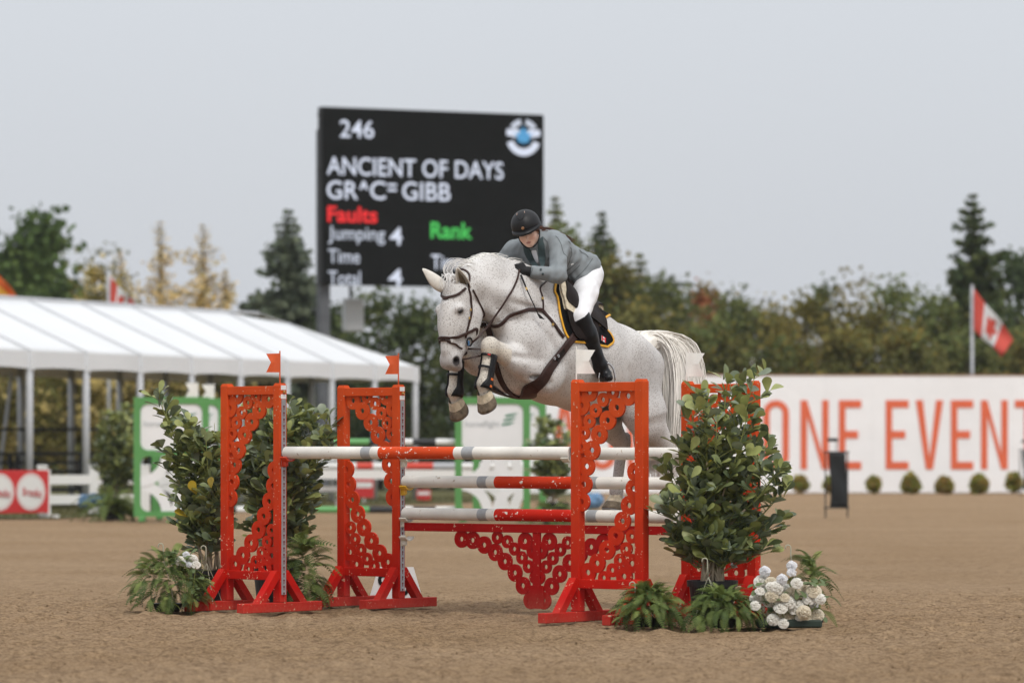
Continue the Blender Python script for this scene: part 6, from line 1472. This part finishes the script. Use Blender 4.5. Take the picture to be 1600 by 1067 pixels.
def conifer(px, d, ytop, wpx, base, label, whorls=26, size=.17, droop=.25, name='conifer_tree', dens=1.0, irr=.25, zb=.5, group='conifers beyond the arena', sparse=False):
    g = GR(px, d); top = PX(px, ytop, d).z; rx = wpx * d / F / 2; t = empty(name, g, 0); tag(t, label, 'tree', group); m_ = MB(); m_.tube([(0, 0, -.1), (0, 0, top * .5), (0, 0, top)], [.13, .08, .012], 8); P = []; K = []; Z = []
    for w_ in range(whorls):
        f_ = (w_ + .5) / whorls; z = zb + (top - zb) * f_; R_ = rx * (1 - f_) ** .8 * TR.uniform(1 - irr, 1 + irr) + .03; nb = 5 if sparse else 7
        for b_ in range(nb):
            a = TR.rand() * 6.283; L = R_ * TR.uniform(.65, 1.1); kk = max(3, int(L / .045 * dens)); s = np.linspace(.08, 1, kk); zz = z + (.18 if droop < .2 else .1) * L * s * 1.2 - droop * L * s ** 2 + .12 * L * (s > .8) * s
            m_.tube([(0, 0, z), (L * .6 * math.cos(a), L * .6 * math.sin(a), z + .1 * L - droop * L * .3), (L * math.cos(a), L * math.sin(a), zz[-1])], [.02, .012, .004], 4, cap=False)
            wd = .05 + .20 * L * np.sin(np.pi * np.clip(s, 0, .97)); off = TR.normal(0, 1, (kk, 3)) * wd[:, None] * [.7, .7, .35]
            P.append(np.stack([L * s * math.cos(a), L * s * math.sin(a), zz], 1) + off); K.append(np.full(kk, TR.rand())); Z.append(np.full(kk, .45 + .55 * min(1, (1 - f_) * 2.2)))
    m_.build('trunk', BARK, t, smooth=True); P = np.concatenate(P); K = np.concatenate(K); col = palette(len(P), base, .22) * (.75 + .5 * K)[:, None]; cards(P, size * np.concatenate(Z), col.astype(np.float32), 'crown', t); return t
OLIVE = [(.075, .075, .022), (.095, .085, .026), (.06, .066, .024)]; DGREENS = [(.040, .058, .026), (.032, .05, .025), (.05, .065, .025)]; MID = [(.06, .075, .028), (.075, .08, .03), (.05, .068, .028)]
TAN = [(.29, .245, .125), (.23, .205, .09), (.33, .28, .16)]; RUST = [(.17, .07, .035), (.13, .075, .035), (.09, .075, .03)]; BLUEG = [(.055, .075, .055), (.07, .09, .065), (.05, .068, .055)]; PINE = [(.038, .065, .022), (.05, .078, .025), (.03, .052, .02)]
# named specimens
broad(62, 118, 322, 190, PINE, 'dark green pine with tufted crown at far left', 5200, .26, 1.0, 'pine_tree', 46, .72)
broad(5, 121, 400, 120, PINE, 'dark pine cut by the left edge', 2500, .26, .8, 'pine_tree', 24, .7)
broad(150, 112, 385, 130, TAN[1:2] + OLIVE, 'olive-tan bush right of the dark pine', 3800, .15, .3, 'leafy_bush', 40)
for px, yt, w_, lb in ((250, 345, 210, 'thin feathery tan larch, right of the tent flag'), (318, 350, 280, 'broad feathery tan larch left of the blue spruce'), (188, 388, 150, 'small thin tan larch behind the tent flag'), (352, 420, 130, 'low tan larch touching the blue spruce')):
    conifer(px, 116, yt, w_, TAN, lb, 46, .14, .05, 'larch_tree', 1.1, .45, .4, sparse=True)
conifer(449, 106, 327, 290, BLUEG, 'blue-green spruce left of the scoreboard', 40, .27, .30, 'spruce_tree', 1.6, .2)
conifer(868, 125, 305, 190, MID, 'tall spruce just right of the scoreboard', 38, .30, .2, 'spruce_tree', 1.5, .3)
conifer(940, 122, 330, 200, DGREENS, 'dark spruce behind the rider back', 38, .30, .2, 'spruce_tree', 1.5, .3)
conifer(1000, 120, 395, 170, MID, 'shorter spruce between the dark spruce and the rusty tree', 30, .28, .2, 'spruce_tree', 1.2, .3)
conifer(1521, 113, 302, 230, DGREENS, 'tall dark conifer with open top behind the flag at right', 34, .28, .10, 'fir_tree', 1.7, .45)
broad(1590, 118, 380, 110, DGREENS, 'dark tree at the right edge', 2600, .2, .5, 'leafy_tree', 28)
broad(875, 116, 340, 130, MID, 'green tree touching the right edge of the scoreboard', 3600, .2)
broad(965, 117, 372, 120, MID + OLIVE, 'olive-green tree behind the rider saddle', 3000, .2)
broad(910, 118, 380, 150, DGREENS, 'dark green tree right behind the rider', 3600, .2)
broad(1045, 116, 420, 120, MID, 'green tree left of the rusty one', 3000, .18)
broad(1100, 119, 432, 90, RUST, 'tree with rusty red leaves behind the white flag', 2600, .17)
row = [(1150, 448, 120, MID, 'round green tree right of the rusty tree'), (1205, 462, 120, OLIVE, 'low olive tree above the letters ON'), (1262, 452, 110, OLIVE, 'olive tree right of the low olive one'), (1298, 428, 90, MID, 'taller thin-topped green tree right of centre wall'), (1345, 425, 110, OLIVE, 'tall olive tree in the middle of the right tree line'),
       (1395, 435, 110, OLIVE + MID, 'olive-green tree left of the tall dark conifer'), (1440, 448, 110, MID, 'green tree touching the tall dark conifer'), (1490, 470, 120, MID, 'low green tree left of the right flagpole'), (1560, 480, 140, DGREENS, 'low dark tree right of the right flagpole')]
for px, yt, w_, bs, lb in row: broad(px, 110 + TR.rand() * 5, yt, w_ * 1.15, bs, lb, 3400, .15)
low = [(-10, 500), (55, 520), (120, 505), (190, 515), (255, 500), (320, 505), (390, 500), (530, 470), (590, 455), (650, 460), (715, 470), (775, 480), (830, 470), (885, 480), (1010, 470), (1075, 490), (1130, 500), (1230, 505), (1320, 500), (1420, 505), (1510, 520), (1610, 510)]
where = ['at the far left behind the tent', 'behind the left tent poles', 'behind the second tent pole', 'behind the tent under the feathery larches', 'behind the tent left of the spruce', 'behind the tent below the broad larch', 'at the foot of the blue spruce', 'behind the scoreboard post', 'below the scoreboard beside the pale box', 'below the middle of the scoreboard', 'behind the horse ears', 'behind the horse head', 'behind the horse neck', 'behind the rider jacket', 'behind the horse croup', 'behind the horse tail', 'above the left end of the letters', 'above the letter N of the wall', 'above the first E of the wall', 'above the letter V of the wall', 'at the foot of the right flagpole', 'at the right edge above the wall']
for (px, yt), wh in zip(low, where):
    bs = DGREENS if 500 < px < 1000 else (OLIVE + TAN[1:2] if px < 420 else MID + OLIVE)
    broad(px, 101 + TR.rand() * 5, yt, 125, bs, 'dense low bush ' + wh, 3000, .16, .1, 'leafy_bush', 36, group='dense bushes behind the arena')
# distant wood closing the gaps
P = []
for i in range(120):
    x = -30 + 60 * TR.rand(); P.append(np.array([x, 135 + TR.rand() * 12, 2.4 * TR.rand() + .3]) + TR.normal(0, 1, (160, 3)) * [1.1, .8, .9])
P = np.concatenate(P); P[:, 2] = np.abs(P[:, 2]); o = cards(P, .28, palette(len(P), DGREENS + MID, .3), 'distant_wood', None); tag(o, 'far hedge of mixed trees closing the gaps behind', 'wood', kind='stuff')

# ------------------------------------------------------------ thin morning haze
b = MB(); b.box((0, 82, 5.2), (150, 176, 13.0)); hz = b.build('haze'); tag(hz, 'thin morning haze over the showground', 'haze', kind='stuff')
hm_ = bpy.data.materials.new('haze_air'); hm_.use_nodes = True; n, l = nodes(hm_); n.remove(n['Principled BSDF']); pv = n.new('ShaderNodeVolumePrincipled'); pv.inputs['Density'].default_value = .00024; pv.inputs['Color'].default_value = (.9, .92, .95, 1)
l.new(pv.outputs[0], n['Material Output'].inputs['Volume']); hz.data.materials.append(hm_)
# ------------------------------------------------------------ potted bushes, ferns, flowers around the fence
PL = np.random.RandomState(31)
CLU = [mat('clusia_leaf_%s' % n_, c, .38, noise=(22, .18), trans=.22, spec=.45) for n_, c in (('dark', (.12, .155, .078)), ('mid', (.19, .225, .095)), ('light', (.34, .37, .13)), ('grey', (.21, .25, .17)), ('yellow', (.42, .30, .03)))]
STEM = mat('green_stem', (.24, .26, .08), .7, noise=(20, .2)); WOODS = mat('woody_stem', (.36, .29, .20), .85, noise=(20, .25)); POTM = mat('black_pot', (.010, .010, .011), .5, noise=(12, .2)); SOIL = mat('potting_soil', (.03, .022, .016), .95)
HANG = mat('hanger_plastic', (.42, .41, .31), .6)
def leaf_mesh(m, L=.075, W_=.046, fold=.25, bend=.25):
    v = []; f = []; us = (0, .12, .3, .5, .68, .82, .92, .98, 1.0); n = len(us) - 1
    for i in range(n + 1):
        u = us[i]; w_ = W_ / 2 * (.06 + .94 * min(1, u / .68) ** .8) * (1 if u <= .68 else math.sqrt(max(.004, 1 - ((u - .68) / .325) ** 2))); z = -bend * L * u * u
        v += [(L * u, -w_, z + fold * w_), (L * u, 0, z), (L * u, w_, z + fold * w_)]
    for i in range(n):
        for j in (0, 1): a = i * 3 + j; f.append((a, a + 3, a + 4, a + 1))
    me = mesh('leaf', v, f); me.materials.append(m); me.polygons.foreach_set('use_smooth', np.ones(len(f), bool)); return me
LEAFS = {k: [leaf_mesh(CLU[k], .082 * s, .052 * s, fo, be) for s, fo, be in ((1, .2, .15), (.85, .35, .35), (1.12, .1, -.1))] for k in range(5)}
def orient(p, d, nrm):
    d = Vector(d).normalized(); nz = Vector(nrm); nz = (nz - d * nz.dot(d)); nz = nz.normalized() if nz.length > 1e-4 else d.orthogonal().normalized(); return frame(p, d, nz.cross(d), nz)
def pot_at(parent, p, r, h):
    m_ = MB(); m_.lathe([(r * .80, 0), (r * .97, h * .86), (r * 1.06, h * .86), (r * 1.08, h), (r * .98, h), (r * .95, h * .9)], 28, Matrix.Translation(p)); m_.build('pot', POTM, parent, smooth=False)
    m_ = MB(); m_.lathe([(r * .95, h * .88), (r * .5, h * .9), (.01, h * .91)], 20, Matrix.Translation(p), cap=False); m_.build('soil', SOIL, parent)
def clusia(base, label, targets, pot_r=.15, pot_h=.27, leaves=300, light_top=1.25, seed=1, name='potted_bush', twig=4, lsc=1.17, group='potted bushes'):
    """targets: branch tips relative to the pot base; leaves set in pairs along side twigs"""
    rg = np.random.RandomState(seed); t = empty(name, base, 0); tag(t, label, 'potted plant', group); pot_at(t, Vector((0, 0, 0)), pot_r, pot_h); spots = []; ms = MB(); mg = MB()
    for tip in targets:
        tip = np.array(tip, float); b0 = np.array([rg.uniform(-.5, .5) * pot_r, rg.uniform(-.5, .5) * pot_r, pot_h * .9]); bow = np.array([tip[0] * .25, tip[1] * .25, (tip[2] - pot_h) * .45 + pot_h])
        ax = spline([b0, bow + rg.normal(0, .02, 3), tip * [.7, .7, 1] * [1, 1, .80] + [0, 0, .02], tip], 16); ms.tube(ax[:9], list(np.linspace(.0095, .006, 9)), 6); mg.tube(ax[8:], list(np.linspace(.006, .0025, 8)), 6)
        for i in range(2, 16):
            for k in range((twig if i > 4 else 2) if i < 15 else 2):
                if rg.rand() < .38 and i < 15: continue
                a = rg.rand() * 6.283; ln = (.06 + .12 * rg.rand()) * (1.15 if i < 13 else .6); d = np.array([math.cos(a), math.sin(a), .35 + .6 * rg.rand()]); d /= np.linalg.norm(d); e_ = ax[i] + d * ln
                if ln > .08: mg.tube([ax[i], ax[i] + d * ln * .5 + [0, 0, .005], e_], [.003, .0025, .0018], 5, cap=False)
                for q in range(3 if ln > .1 else 2):
                    la = rg.rand() * 6.283; ld = d * .8 + np.array([math.cos(la), math.sin(la), .25]) * .75; sp = ax[i] + d * ln * (.55 + .45 * rg.rand()); spots.append((sp, ld))
        for q in range(3): spots.append((ax[15], np.array([rg.normal(0, .5), rg.normal(0, .5), 1.0])))
    ms.build('stems', WOODS, t, smooth=True)['kind'] = 'stuff'; mg.build('twigs', STEM, t, smooth=True)['kind'] = 'stuff'
    rg.shuffle(spots); spots.sort(key=lambda s_: s_[0][1]); near = spots[:leaves]; rest = spots[leaves:]     # nearest to the camera become leaves of their own
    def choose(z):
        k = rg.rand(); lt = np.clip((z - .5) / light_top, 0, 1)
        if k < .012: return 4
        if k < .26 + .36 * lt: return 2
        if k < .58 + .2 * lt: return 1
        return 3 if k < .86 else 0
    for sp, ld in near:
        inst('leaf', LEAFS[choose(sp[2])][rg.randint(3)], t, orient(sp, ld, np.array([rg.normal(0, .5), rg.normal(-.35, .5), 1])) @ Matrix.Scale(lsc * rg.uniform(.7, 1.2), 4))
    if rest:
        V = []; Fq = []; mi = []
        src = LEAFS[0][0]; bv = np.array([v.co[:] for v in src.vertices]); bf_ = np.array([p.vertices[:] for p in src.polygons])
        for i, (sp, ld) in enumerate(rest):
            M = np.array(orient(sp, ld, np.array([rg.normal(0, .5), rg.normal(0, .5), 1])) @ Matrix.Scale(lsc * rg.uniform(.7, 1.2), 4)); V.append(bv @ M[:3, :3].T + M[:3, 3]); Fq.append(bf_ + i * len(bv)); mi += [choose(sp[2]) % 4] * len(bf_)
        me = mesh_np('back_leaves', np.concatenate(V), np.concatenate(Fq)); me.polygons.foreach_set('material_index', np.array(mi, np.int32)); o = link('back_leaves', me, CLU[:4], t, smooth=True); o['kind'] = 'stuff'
    return t
def rel(base, pts, depth):
    "branch tips from photo pixels; each tip a little in front of or behind the pot"
    r_ = []
    for (px, py), dz in zip(pts, depth): q = PX(px, py, base.y + dz) - base; r_.append((q.x, q.y, q.z))
    return r_
rb = GR(1113, 25.75); _n = 20
pts = [(1178, 592), (1136, 600), (1098, 622), (1080, 640), (1150, 625), (1165, 660), (1060, 700), (1050, 740), (1045, 790), (1052, 840), (1200, 690), (1215, 735), (1222, 770), (1205, 820), (1120, 660), (1130, 720), (1095, 690), (1085, 760), (1170, 740), (1150, 800), (1110, 840), (1190, 860), (1075, 870), (1135, 870)]
clusia(rb, 'large leafy bush in a black pot before the right red standard', rel(rb, pts, [.05 * math.sin(i * 2.1) * 3 for i in range(len(pts))]), .15, .27, 300, seed=4)
lb = GR(330, 28.3)
pts = [(250, 628), (268, 655), (300, 672), (322, 690), (285, 700), (275, 735), (290, 780), (300, 815), (335, 720), (310, 640 + 60), (340, 760), (325, 800), (355, 690)]
clusia(lb, 'leafy bush with one long bare shoot, left of the left red standard', rel(lb, pts, [.12 * math.sin(i * 1.7) for i in range(len(pts))]), .15, .26, 300, seed=9)
lb2 = GR(432, 28.75)
pts = [(452, 632), (470, 655), (492, 662), (515, 650), (500, 690), (488, 730), (480, 790), (470, 830), (440, 680), (420, 660), (400, 650), (385, 690), (395, 740), (420, 760), (455, 740), (405, 820), (430, 640), (372, 720), (512, 690)]
clusia(lb2, 'full dark leafy bush in a black pot behind the left red standard', rel(lb2, pts, [.15 * math.sin(i * 1.3) for i in range(len(pts))]), .17, .31, 300, seed=12)
# far bushes with their pots
fb = GR(180, 61.5); pts = [(165, 650), (180, 660), (200, 640), (160, 680), (195, 690), (210, 700), (155, 720), (175, 730), (205, 745), (188, 700)]
clusia(fb, 'slender yellow-green bush in front of the tent beside the green wing', rel(fb, pts, [.2 * math.sin(i) for i in range(10)]), .17, .3, 60, seed=15, lsc=1.5, twig=6, group='far potted bushes')
fb = GR(866, 58.5); pts = [(838, 690), (852, 660), (868, 665), (885, 690), (842, 730), (858, 720), (882, 735), (850, 760), (875, 765), (866, 700)]
clusia(fb, 'yellow-green bush in a black pot behind the near horse belly', rel(fb, pts, [.2 * math.sin(i) for i in range(10)]), .2, .3, 60, seed=17, lsc=1.5, twig=6, group='far potted bushes')
# ferns
FERN = [mat('fern_%s' % n_, c, .6, noise=(12, .2), trans=.3, spec=.25) for n_, c in (('dark', (.08, .12, .032)), ('mid', (.14, .19, .05)), ('light', (.22, .27, .075)))]
def frond_mesh(m, L, droop, wid=.05):
    v = []; f = []; n = 15
    def P(u): return np.array([L * (u - .12 * droop * u * u), 0, L * (.55 * u - droop * u * u)])
    for i in range(1, n):
        u = i / n; p = P(u); t = P(u + .01) - p; t /= np.linalg.norm(t); w_ = wid * (math.sin(math.pi * (u * .86 + .10)) ** .8)
        for s in (-1, 1):
            b = len(v); tip = p + np.array([0, s * w_, -.10 * w_]) + t * w_ * .35; h_ = .36 * L / n
            v += [p - t * h_, (p + tip) / 2 - t * h_ * .9, tip, (p + tip) / 2 + t * h_ * .9, p + t * h_]; f.append((b, b + 1, b + 2, b + 3, b + 4) if s > 0 else (b + 4, b + 3, b + 2, b + 1, b))
    for i in range(n):
        p, q = P(i / n), P((i + 1) / n); b = len(v); w_ = .002; v += [p + [0, w_, .001], p - [0, w_, -.001], q - [0, w_, -.001], q + [0, w_, .001]]; f.append((b, b + 1, b + 2, b + 3))
    me = mesh('frond', v, f); me.materials.append(m); return me
FR = [frond_mesh(FERN[k % 3], L, dr, w_) for k, (L, dr, w_) in enumerate(((.30, .75, .056), (.34, 1.0, .06), (.26, .6, .055), (.36, 1.2, .06), (.28, 1.1, .055), (.22, .45, .05)))]
def fern(base, rx, rz_, label, n=110, seed=1, sc=1.0, cats='fern', group='ferns at the foot of the fence', ztop=.14):
    rg = np.random.RandomState(seed); t = empty('fern', base, 0); tag(t, label, 'fern', group)
    m_ = MB(); m_.lathe([(.08, 0), (.10, .05), (.105, .055), (.02, .05)], 18); m_.build('pot', POTM, t)
    for i in range(n):
        a = rg.rand() * 6.283; el = math.asin(rg.rand() ** .8); r0 = .10 * rx * rg.rand() ** .5; p = Vector((r0 * math.cos(a) * math.cos(el), r0 * math.sin(a) * math.cos(el), .06 + ztop * rz_ * math.sin(el))); pitch = el * .95 - .62 + rg.normal(0, .22)
        inst('frond', FR[rg.randint(6)], t, Matrix.Translation(p) @ Matrix.Rotation(a + rg.normal(0, .45), 4, 'Z') @ Matrix.Rotation(-pitch, 4, 'Y') @ Matrix.Rotation(rg.normal(0, .35), 4, 'X') @ Matrix.Scale(sc * rg.uniform(.6, 1.05), 4))
    return t
def hanger(base, tip, label, seed=1):
    "a plastic pot hanger: hook on three wires"
    t = empty('pot_hanger', base, 0); tag(t, label, 'pot hanger', 'plastic pot hangers'); tip = Vector(tip); m_ = MB(); hk = [tip + Vector((.017 * math.cos(a) - .017, 0, .017 * math.sin(a))) for a in np.linspace(0, 3.6, 9)]
    m_.tube([tip + Vector((.004, 0, -.10)), tip + Vector((0, 0, -.04))] + hk, [.0038] * (len(hk) + 2), 7); m_.build('hook', HANG, t, smooth=True)
    j = tip + Vector((.004, 0, -.10))
    for k, (dx, dy) in enumerate(((-.10, .02), (.05, -.08), (.10, .06))):
        m_ = MB(); m_.tube([j, j * .45 + Vector((dx, dy, .0)) * .6 + Vector((0, 0, .04)), Vector((dx, dy, .06))], .0022, 5); m_.build('wire', HANG, t)
f1, f2, f3, f4, f5 = GR(1015, 25.3), GR(1130, 25.15), GR(1245, 25.5), GR(262, 27.6), GR(478, 28.2)
fern(f1, 1.7, 1.15, 'bushy fern at the foot of the standard before the horse, left of the right bush', 298, 1, .52)
fern(f2, 1.9, 1.0, 'dark fern in front of the right bush pot', 298, 2, .52)
fern(GR(1265, 25.75), 1.0, 1.4, 'light fern rising behind the white roses', 110, 3, .6, ztop=.24)
fern(f4, 2.4, 1.25, 'wide fern at the left end of the fence', 298, 4, .58, ztop=.24)
fern(f5, .9, 1.2, 'fern between the two left red standards', 170, 5, .68, ztop=.30)
fern(GR(170, 61.0), 2.4, 1.6, 'fern at the foot of the far left bush', 60, 6, 1.6, group='far ferns')
fern(GR(862, 58.0), 2.0, 1.0, 'fern at the foot of the far bush behind the near pole', 40, 8, 1.4, group='far ferns')
hanger(GR(1113, 25.45), (-.03, 0, .40), 'white plastic pot hanger leaning before the right bush pot'); hanger(GR(1010, 25.25), (-.07, .0, .26), 'pale plastic pot hanger over the fern before the right standard'); hanger(GR(322, 27.8), (.0, .0, .42), 'pale plastic pot hanger on the left bush'); hanger(GR(262, 27.6), (-.03, 0, .44), 'thin pale pot hanger standing in the left fern'); hanger(GR(1238, 25.55), (-.01, 0, .48), 'green-grey pot hanger above the white roses')
# roses
ROSE = [mat('rose_white', (.76, .73, .66), .6, noise=(30, .06), trans=.2), mat('rose_cream', (.66, .58, .44), .6, noise=(30, .1), trans=.2), mat('carnation_white', (.78, .78, .80), .6, noise=(30, .05), trans=.2)]
RLEAF = mat('rose_leaf', (.14, .19, .08), .6, noise=(20, .2), trans=.25)
def rose_mesh(m, r, layers=4, ruffle=.0, seed=0):
    "a full bloom: spiral of overlapping petals round a dome, loose outer petals turned back"
    rg = np.random.RandomState(seed); v = []; f = []; nu, nv = 40, 16; sp = rg.rand() * 6
    for j in range(nv + 1):
        ph = .03 + 1.75 * j / nv
        for i in range(nu):
            t = i / nu * 6.283; k = (t / 6.283 * 2 + j / nv * 2.3 + sp) % 1.0; step = .80 - (.22 * k if ruffle < .15 else 0); rr = r * step
            if ruffle >= .15: rr = r * (1 + .14 * math.sin(t * 9 + j * 2.1) * math.sin(j * 2.7 + t * 4) + rg.normal(0, .05))
            v.append((rr * math.sin(ph) * math.cos(t), rr * math.sin(ph) * math.sin(t), rr * .92 * math.cos(ph)))
    for j in range(nv):
        for i in range(nu): f.append((j * nu + i, (j + 1) * nu + i, (j + 1) * nu + (i + 1) % nu, j * nu + (i + 1) % nu))
    f.append(tuple(range(nu)))
    if ruffle < .15:
        for p_ in range(11):
            a0 = p_ * 1.047 * (1.0 if p_ < 6 else 1.2) + rg.normal(0, .15); b = len(v); hz = rg.uniform(-.5, -.1) if p_ < 6 else rg.uniform(.2, .6)
            for i in range(6):
                for j in range(5):
                    t = a0 + (i / 5 - .5) * 1.15; u = j / 4; rad = r * (.5 + (.95 if p_ < 6 else .62) * u - .12 * abs(i / 5 - .5) * u); v.append((rad * math.cos(t), rad * math.sin(t), r * (.05 + hz * .4 + .55 * u - .75 * u ** 2.2 + .06 * math.sin(i * 2 + p_))))
            for i in range(5):
                for j in range(4): q = b + i * 5 + j; f.append((q, q + 5, q + 6, q + 1))
    me = mesh('rose', v, f); me.materials.append(m); me.polygons.foreach_set('use_smooth', np.zeros(len(f), bool)); return me
RM = [rose_mesh(ROSE[0], .036, 4, .07, 1), rose_mesh(ROSE[1], .034, 4, .08, 2), rose_mesh(ROSE[0], .028, 3, .06, 3), rose_mesh(ROSE[1], .027, 3, .06, 4)]; CARN = rose_mesh(ROSE[2], .032, 5, .22, 5)
def bouquet(base, items, label, tray=True, seed=1, nleaf=70, spread=(.2, .14, .25), group=None):
    rg = np.random.RandomState(seed); t = empty('flower_arrangement', base, 0); tag(t, label, 'flowers')
    if tray: m_ = MB(); m_.box((0, 0, .025), (.40, .22, .05), bev=.01); m_.build('tray', mat('dark_green_tray', (.02, .035, .025), .6), t)
    for (x, y, z, me, k) in items:
        inst('flower', me, t, orient((x, y, z), (1, 0, 0), np.array([x * 2.2 + rg.normal(0, .3), -1.0 + rg.normal(0, .25), .55 + rg.normal(0, .3)])) @ Matrix.Scale(k, 4))
    m_ = MB()
    for (x, y, z, me, k) in items: m_.tube([(x * .5, y * .5 + .02, .03), (x, y + .01, z)], .003, 5)
    o = m_.build('stems', STEM, t); o['kind'] = 'stuff'
    lm = leaf_mesh(RLEAF, .06, .036, .3, .3)
    for i in range(nleaf): p = (rg.uniform(-1, 1) * spread[0], rg.uniform(-1, .6) * spread[1], .05 + spread[2] * rg.rand()); inst('leaf', lm, t, orient(p, (rg.normal(0, 1) + p[0] * 3, -.6 + rg.normal(0, .6), rg.normal(0, .6)), (rg.normal(0, .4), -.5, 1)))
    return t
def fpx(base, px, py, dy): q = PX(px, py, base.y + dy) - base; return q.x, q.y, q.z
fbx = GR(1232, 25.2); spec = [(1237, 884, 'c', 1.1), (1195, 893, 'c', 1.2), (1222, 905, 'c', 1.15), (1237, 895, 'c', 1), (1190, 908, 0, 1.1), (1205, 907, 1, .9), (1213, 918, 0, 1), (1196, 925, 0, 1.25), (1182, 935, 0, 1), (1206, 930, 1, 1), (1240, 930, 1, 1.35), (1250, 922, 0, 1), (1232, 940, 0, 1), (1272, 922, 1, 1.15), (1271, 944, 'c', 1.15), (1248, 945, 0, 1), (1220, 948, 2, 1.3), (1209, 957, 1, 1.1), (1231, 962, 1, 1), (1256, 957, 1, 1.1), (1277, 960, 1, 1.05), (1195, 967, 1, 1), (1224, 973, 2, 1), (1264, 935, 0, .9), (1228, 922, 0, 1), (1216, 934, 0, .9), (1282, 935, 2, 1), (1186, 950, 3, 1.2), (1262, 968, 3, 1), (1245, 910, 2, 1.1), (1200, 940, 2, 1), (1214, 943, 0, .8), (1226, 932, 1, .8), (1240, 952, 2, 1), (1260, 940, 1, .8), (1188, 922, 2, 1), (1208, 967, 0, .9), (1240, 972, 3, 1), (1270, 933, 2, 1), (1204, 916, 2, .9), (1258, 915, 3, 1), (1218, 958, 3, 1), (1180, 945, 2, 1), (1250, 964, 2, .9)]
bouquet(fbx, [(*fpx(fbx, x, y, -.10 + .06 * math.sin(i * 1.9)), CARN if k == 'c' else RM[k], s * .88) for i, (x, y, k, s) in enumerate(spec)], 'white and cream silk roses in a low tray at the right foot of the fence', seed=2, nleaf=60)
lbx = GR(290, 27.5); bouquet(lbx, [(*fpx(lbx, x, y, .05 * math.sin(i)), CARN if i % 2 else RM[0], s * .75) for i, (x, y, s) in enumerate(((281, 875, 1), (291, 867, 1), (300, 874, 1.1), (287, 880, .9), (306, 881, .9), (295, 882, .8)))], 'few white flowers on top of the left fern', tray=False, seed=3, nleaf=26, spread=(.08, .06, .36))
# blue hydrangeas far behind
HYD = mat('hydrangea_blue', (.22, .40, .62), .6, noise=(25, .3), trans=.2)
def hydrangea(base, label, seed, sc=1.0, heads=5):
    rg = np.random.RandomState(seed); t = empty('blue_hydrangea', base, 0); tag(t, label, 'flowers', 'blue hydrangeas')
    for i in range(heads):
        c = np.array([rg.normal(0, .12), rg.normal(0, .06), .20 + .06 * rg.rand()]) * sc; n = 260; d = rg.normal(0, 1, (n, 3)); d /= np.linalg.norm(d, axis=1, keepdims=True); P = c + d * (.085 * sc) * (1 + .1 * rg.normal(0, 1, (n, 1))); q = np.cross(d, rg.normal(0, 1, (n, 3))); q /= np.linalg.norm(q, axis=1, keepdims=True); e2 = np.cross(d, q); s_ = .018 * sc
        V = np.stack([P - q * s_, P - e2 * s_, P + q * s_, P + e2 * s_], 1).reshape(-1, 3); link('flower_head', mesh_np('flower_head', V, np.arange(n * 4).reshape(-1, 4)), HYD, t); m_ = MB(); m_.tube([(0, 0, 0), tuple(c)], .006, 5); m_.build('stem', STEM, t)
hydrangea(GR(938, 60.0), 'blue hydrangea on the sand behind the hind legs', 3, 1.25); hydrangea(GR(156, 62.5), 'blue hydrangea beside the far left fern', 5, 1.2, 5)
# clipped shrubs along the wall foot
WALLP = [(.10, .13, .03), (.14, .15, .04), (.16, .11, .04)]
for i, (px, hh, lb) in enumerate(((1250, .36, 'leftmost small clipped shrub along the wall'), (1301, .34, 'small shrub along the wall, half behind the black timing stand'), (1365, .36, 'small wall shrub below the gap between the two words'), (1423, .38, 'small wall shrub below the first E and V'), (1476, .32, 'brownish small wall shrub below the V'), (1530, .38, 'small wall shrub below the E and N'), (1584, .42, 'small wall shrub beside the right timing stand'))):
    t = empty('wall_shrub', GR(px, 94.6), 0); tag(t, lb, 'shrub', 'small shrubs along the wall'); n = 700; d = TR.normal(0, 1, (n, 3)); d /= np.linalg.norm(d, axis=1, keepdims=True); P = d * (TR.rand(n, 1) ** .55) * [.2, .18, hh / 2] * TR.uniform(.7, 1.05) + [0, 0, hh / 2]; P[:, 2] = np.abs(P[:, 2]) + .25 * hh * TR.rand(n) * (np.abs(P[:, 0]) < .12); cards(P, .17, palette(n, [WALLP[2], WALLP[1]] if px == 1476 else WALLP[:2] + [WALLP[2]], .3), 'crown', t, .4); m_ = MB(); m_.tube([(0, 0, 0), (0, 0, hh * .7)], [.02, .008], 6); m_.build('trunk', BARK, t)
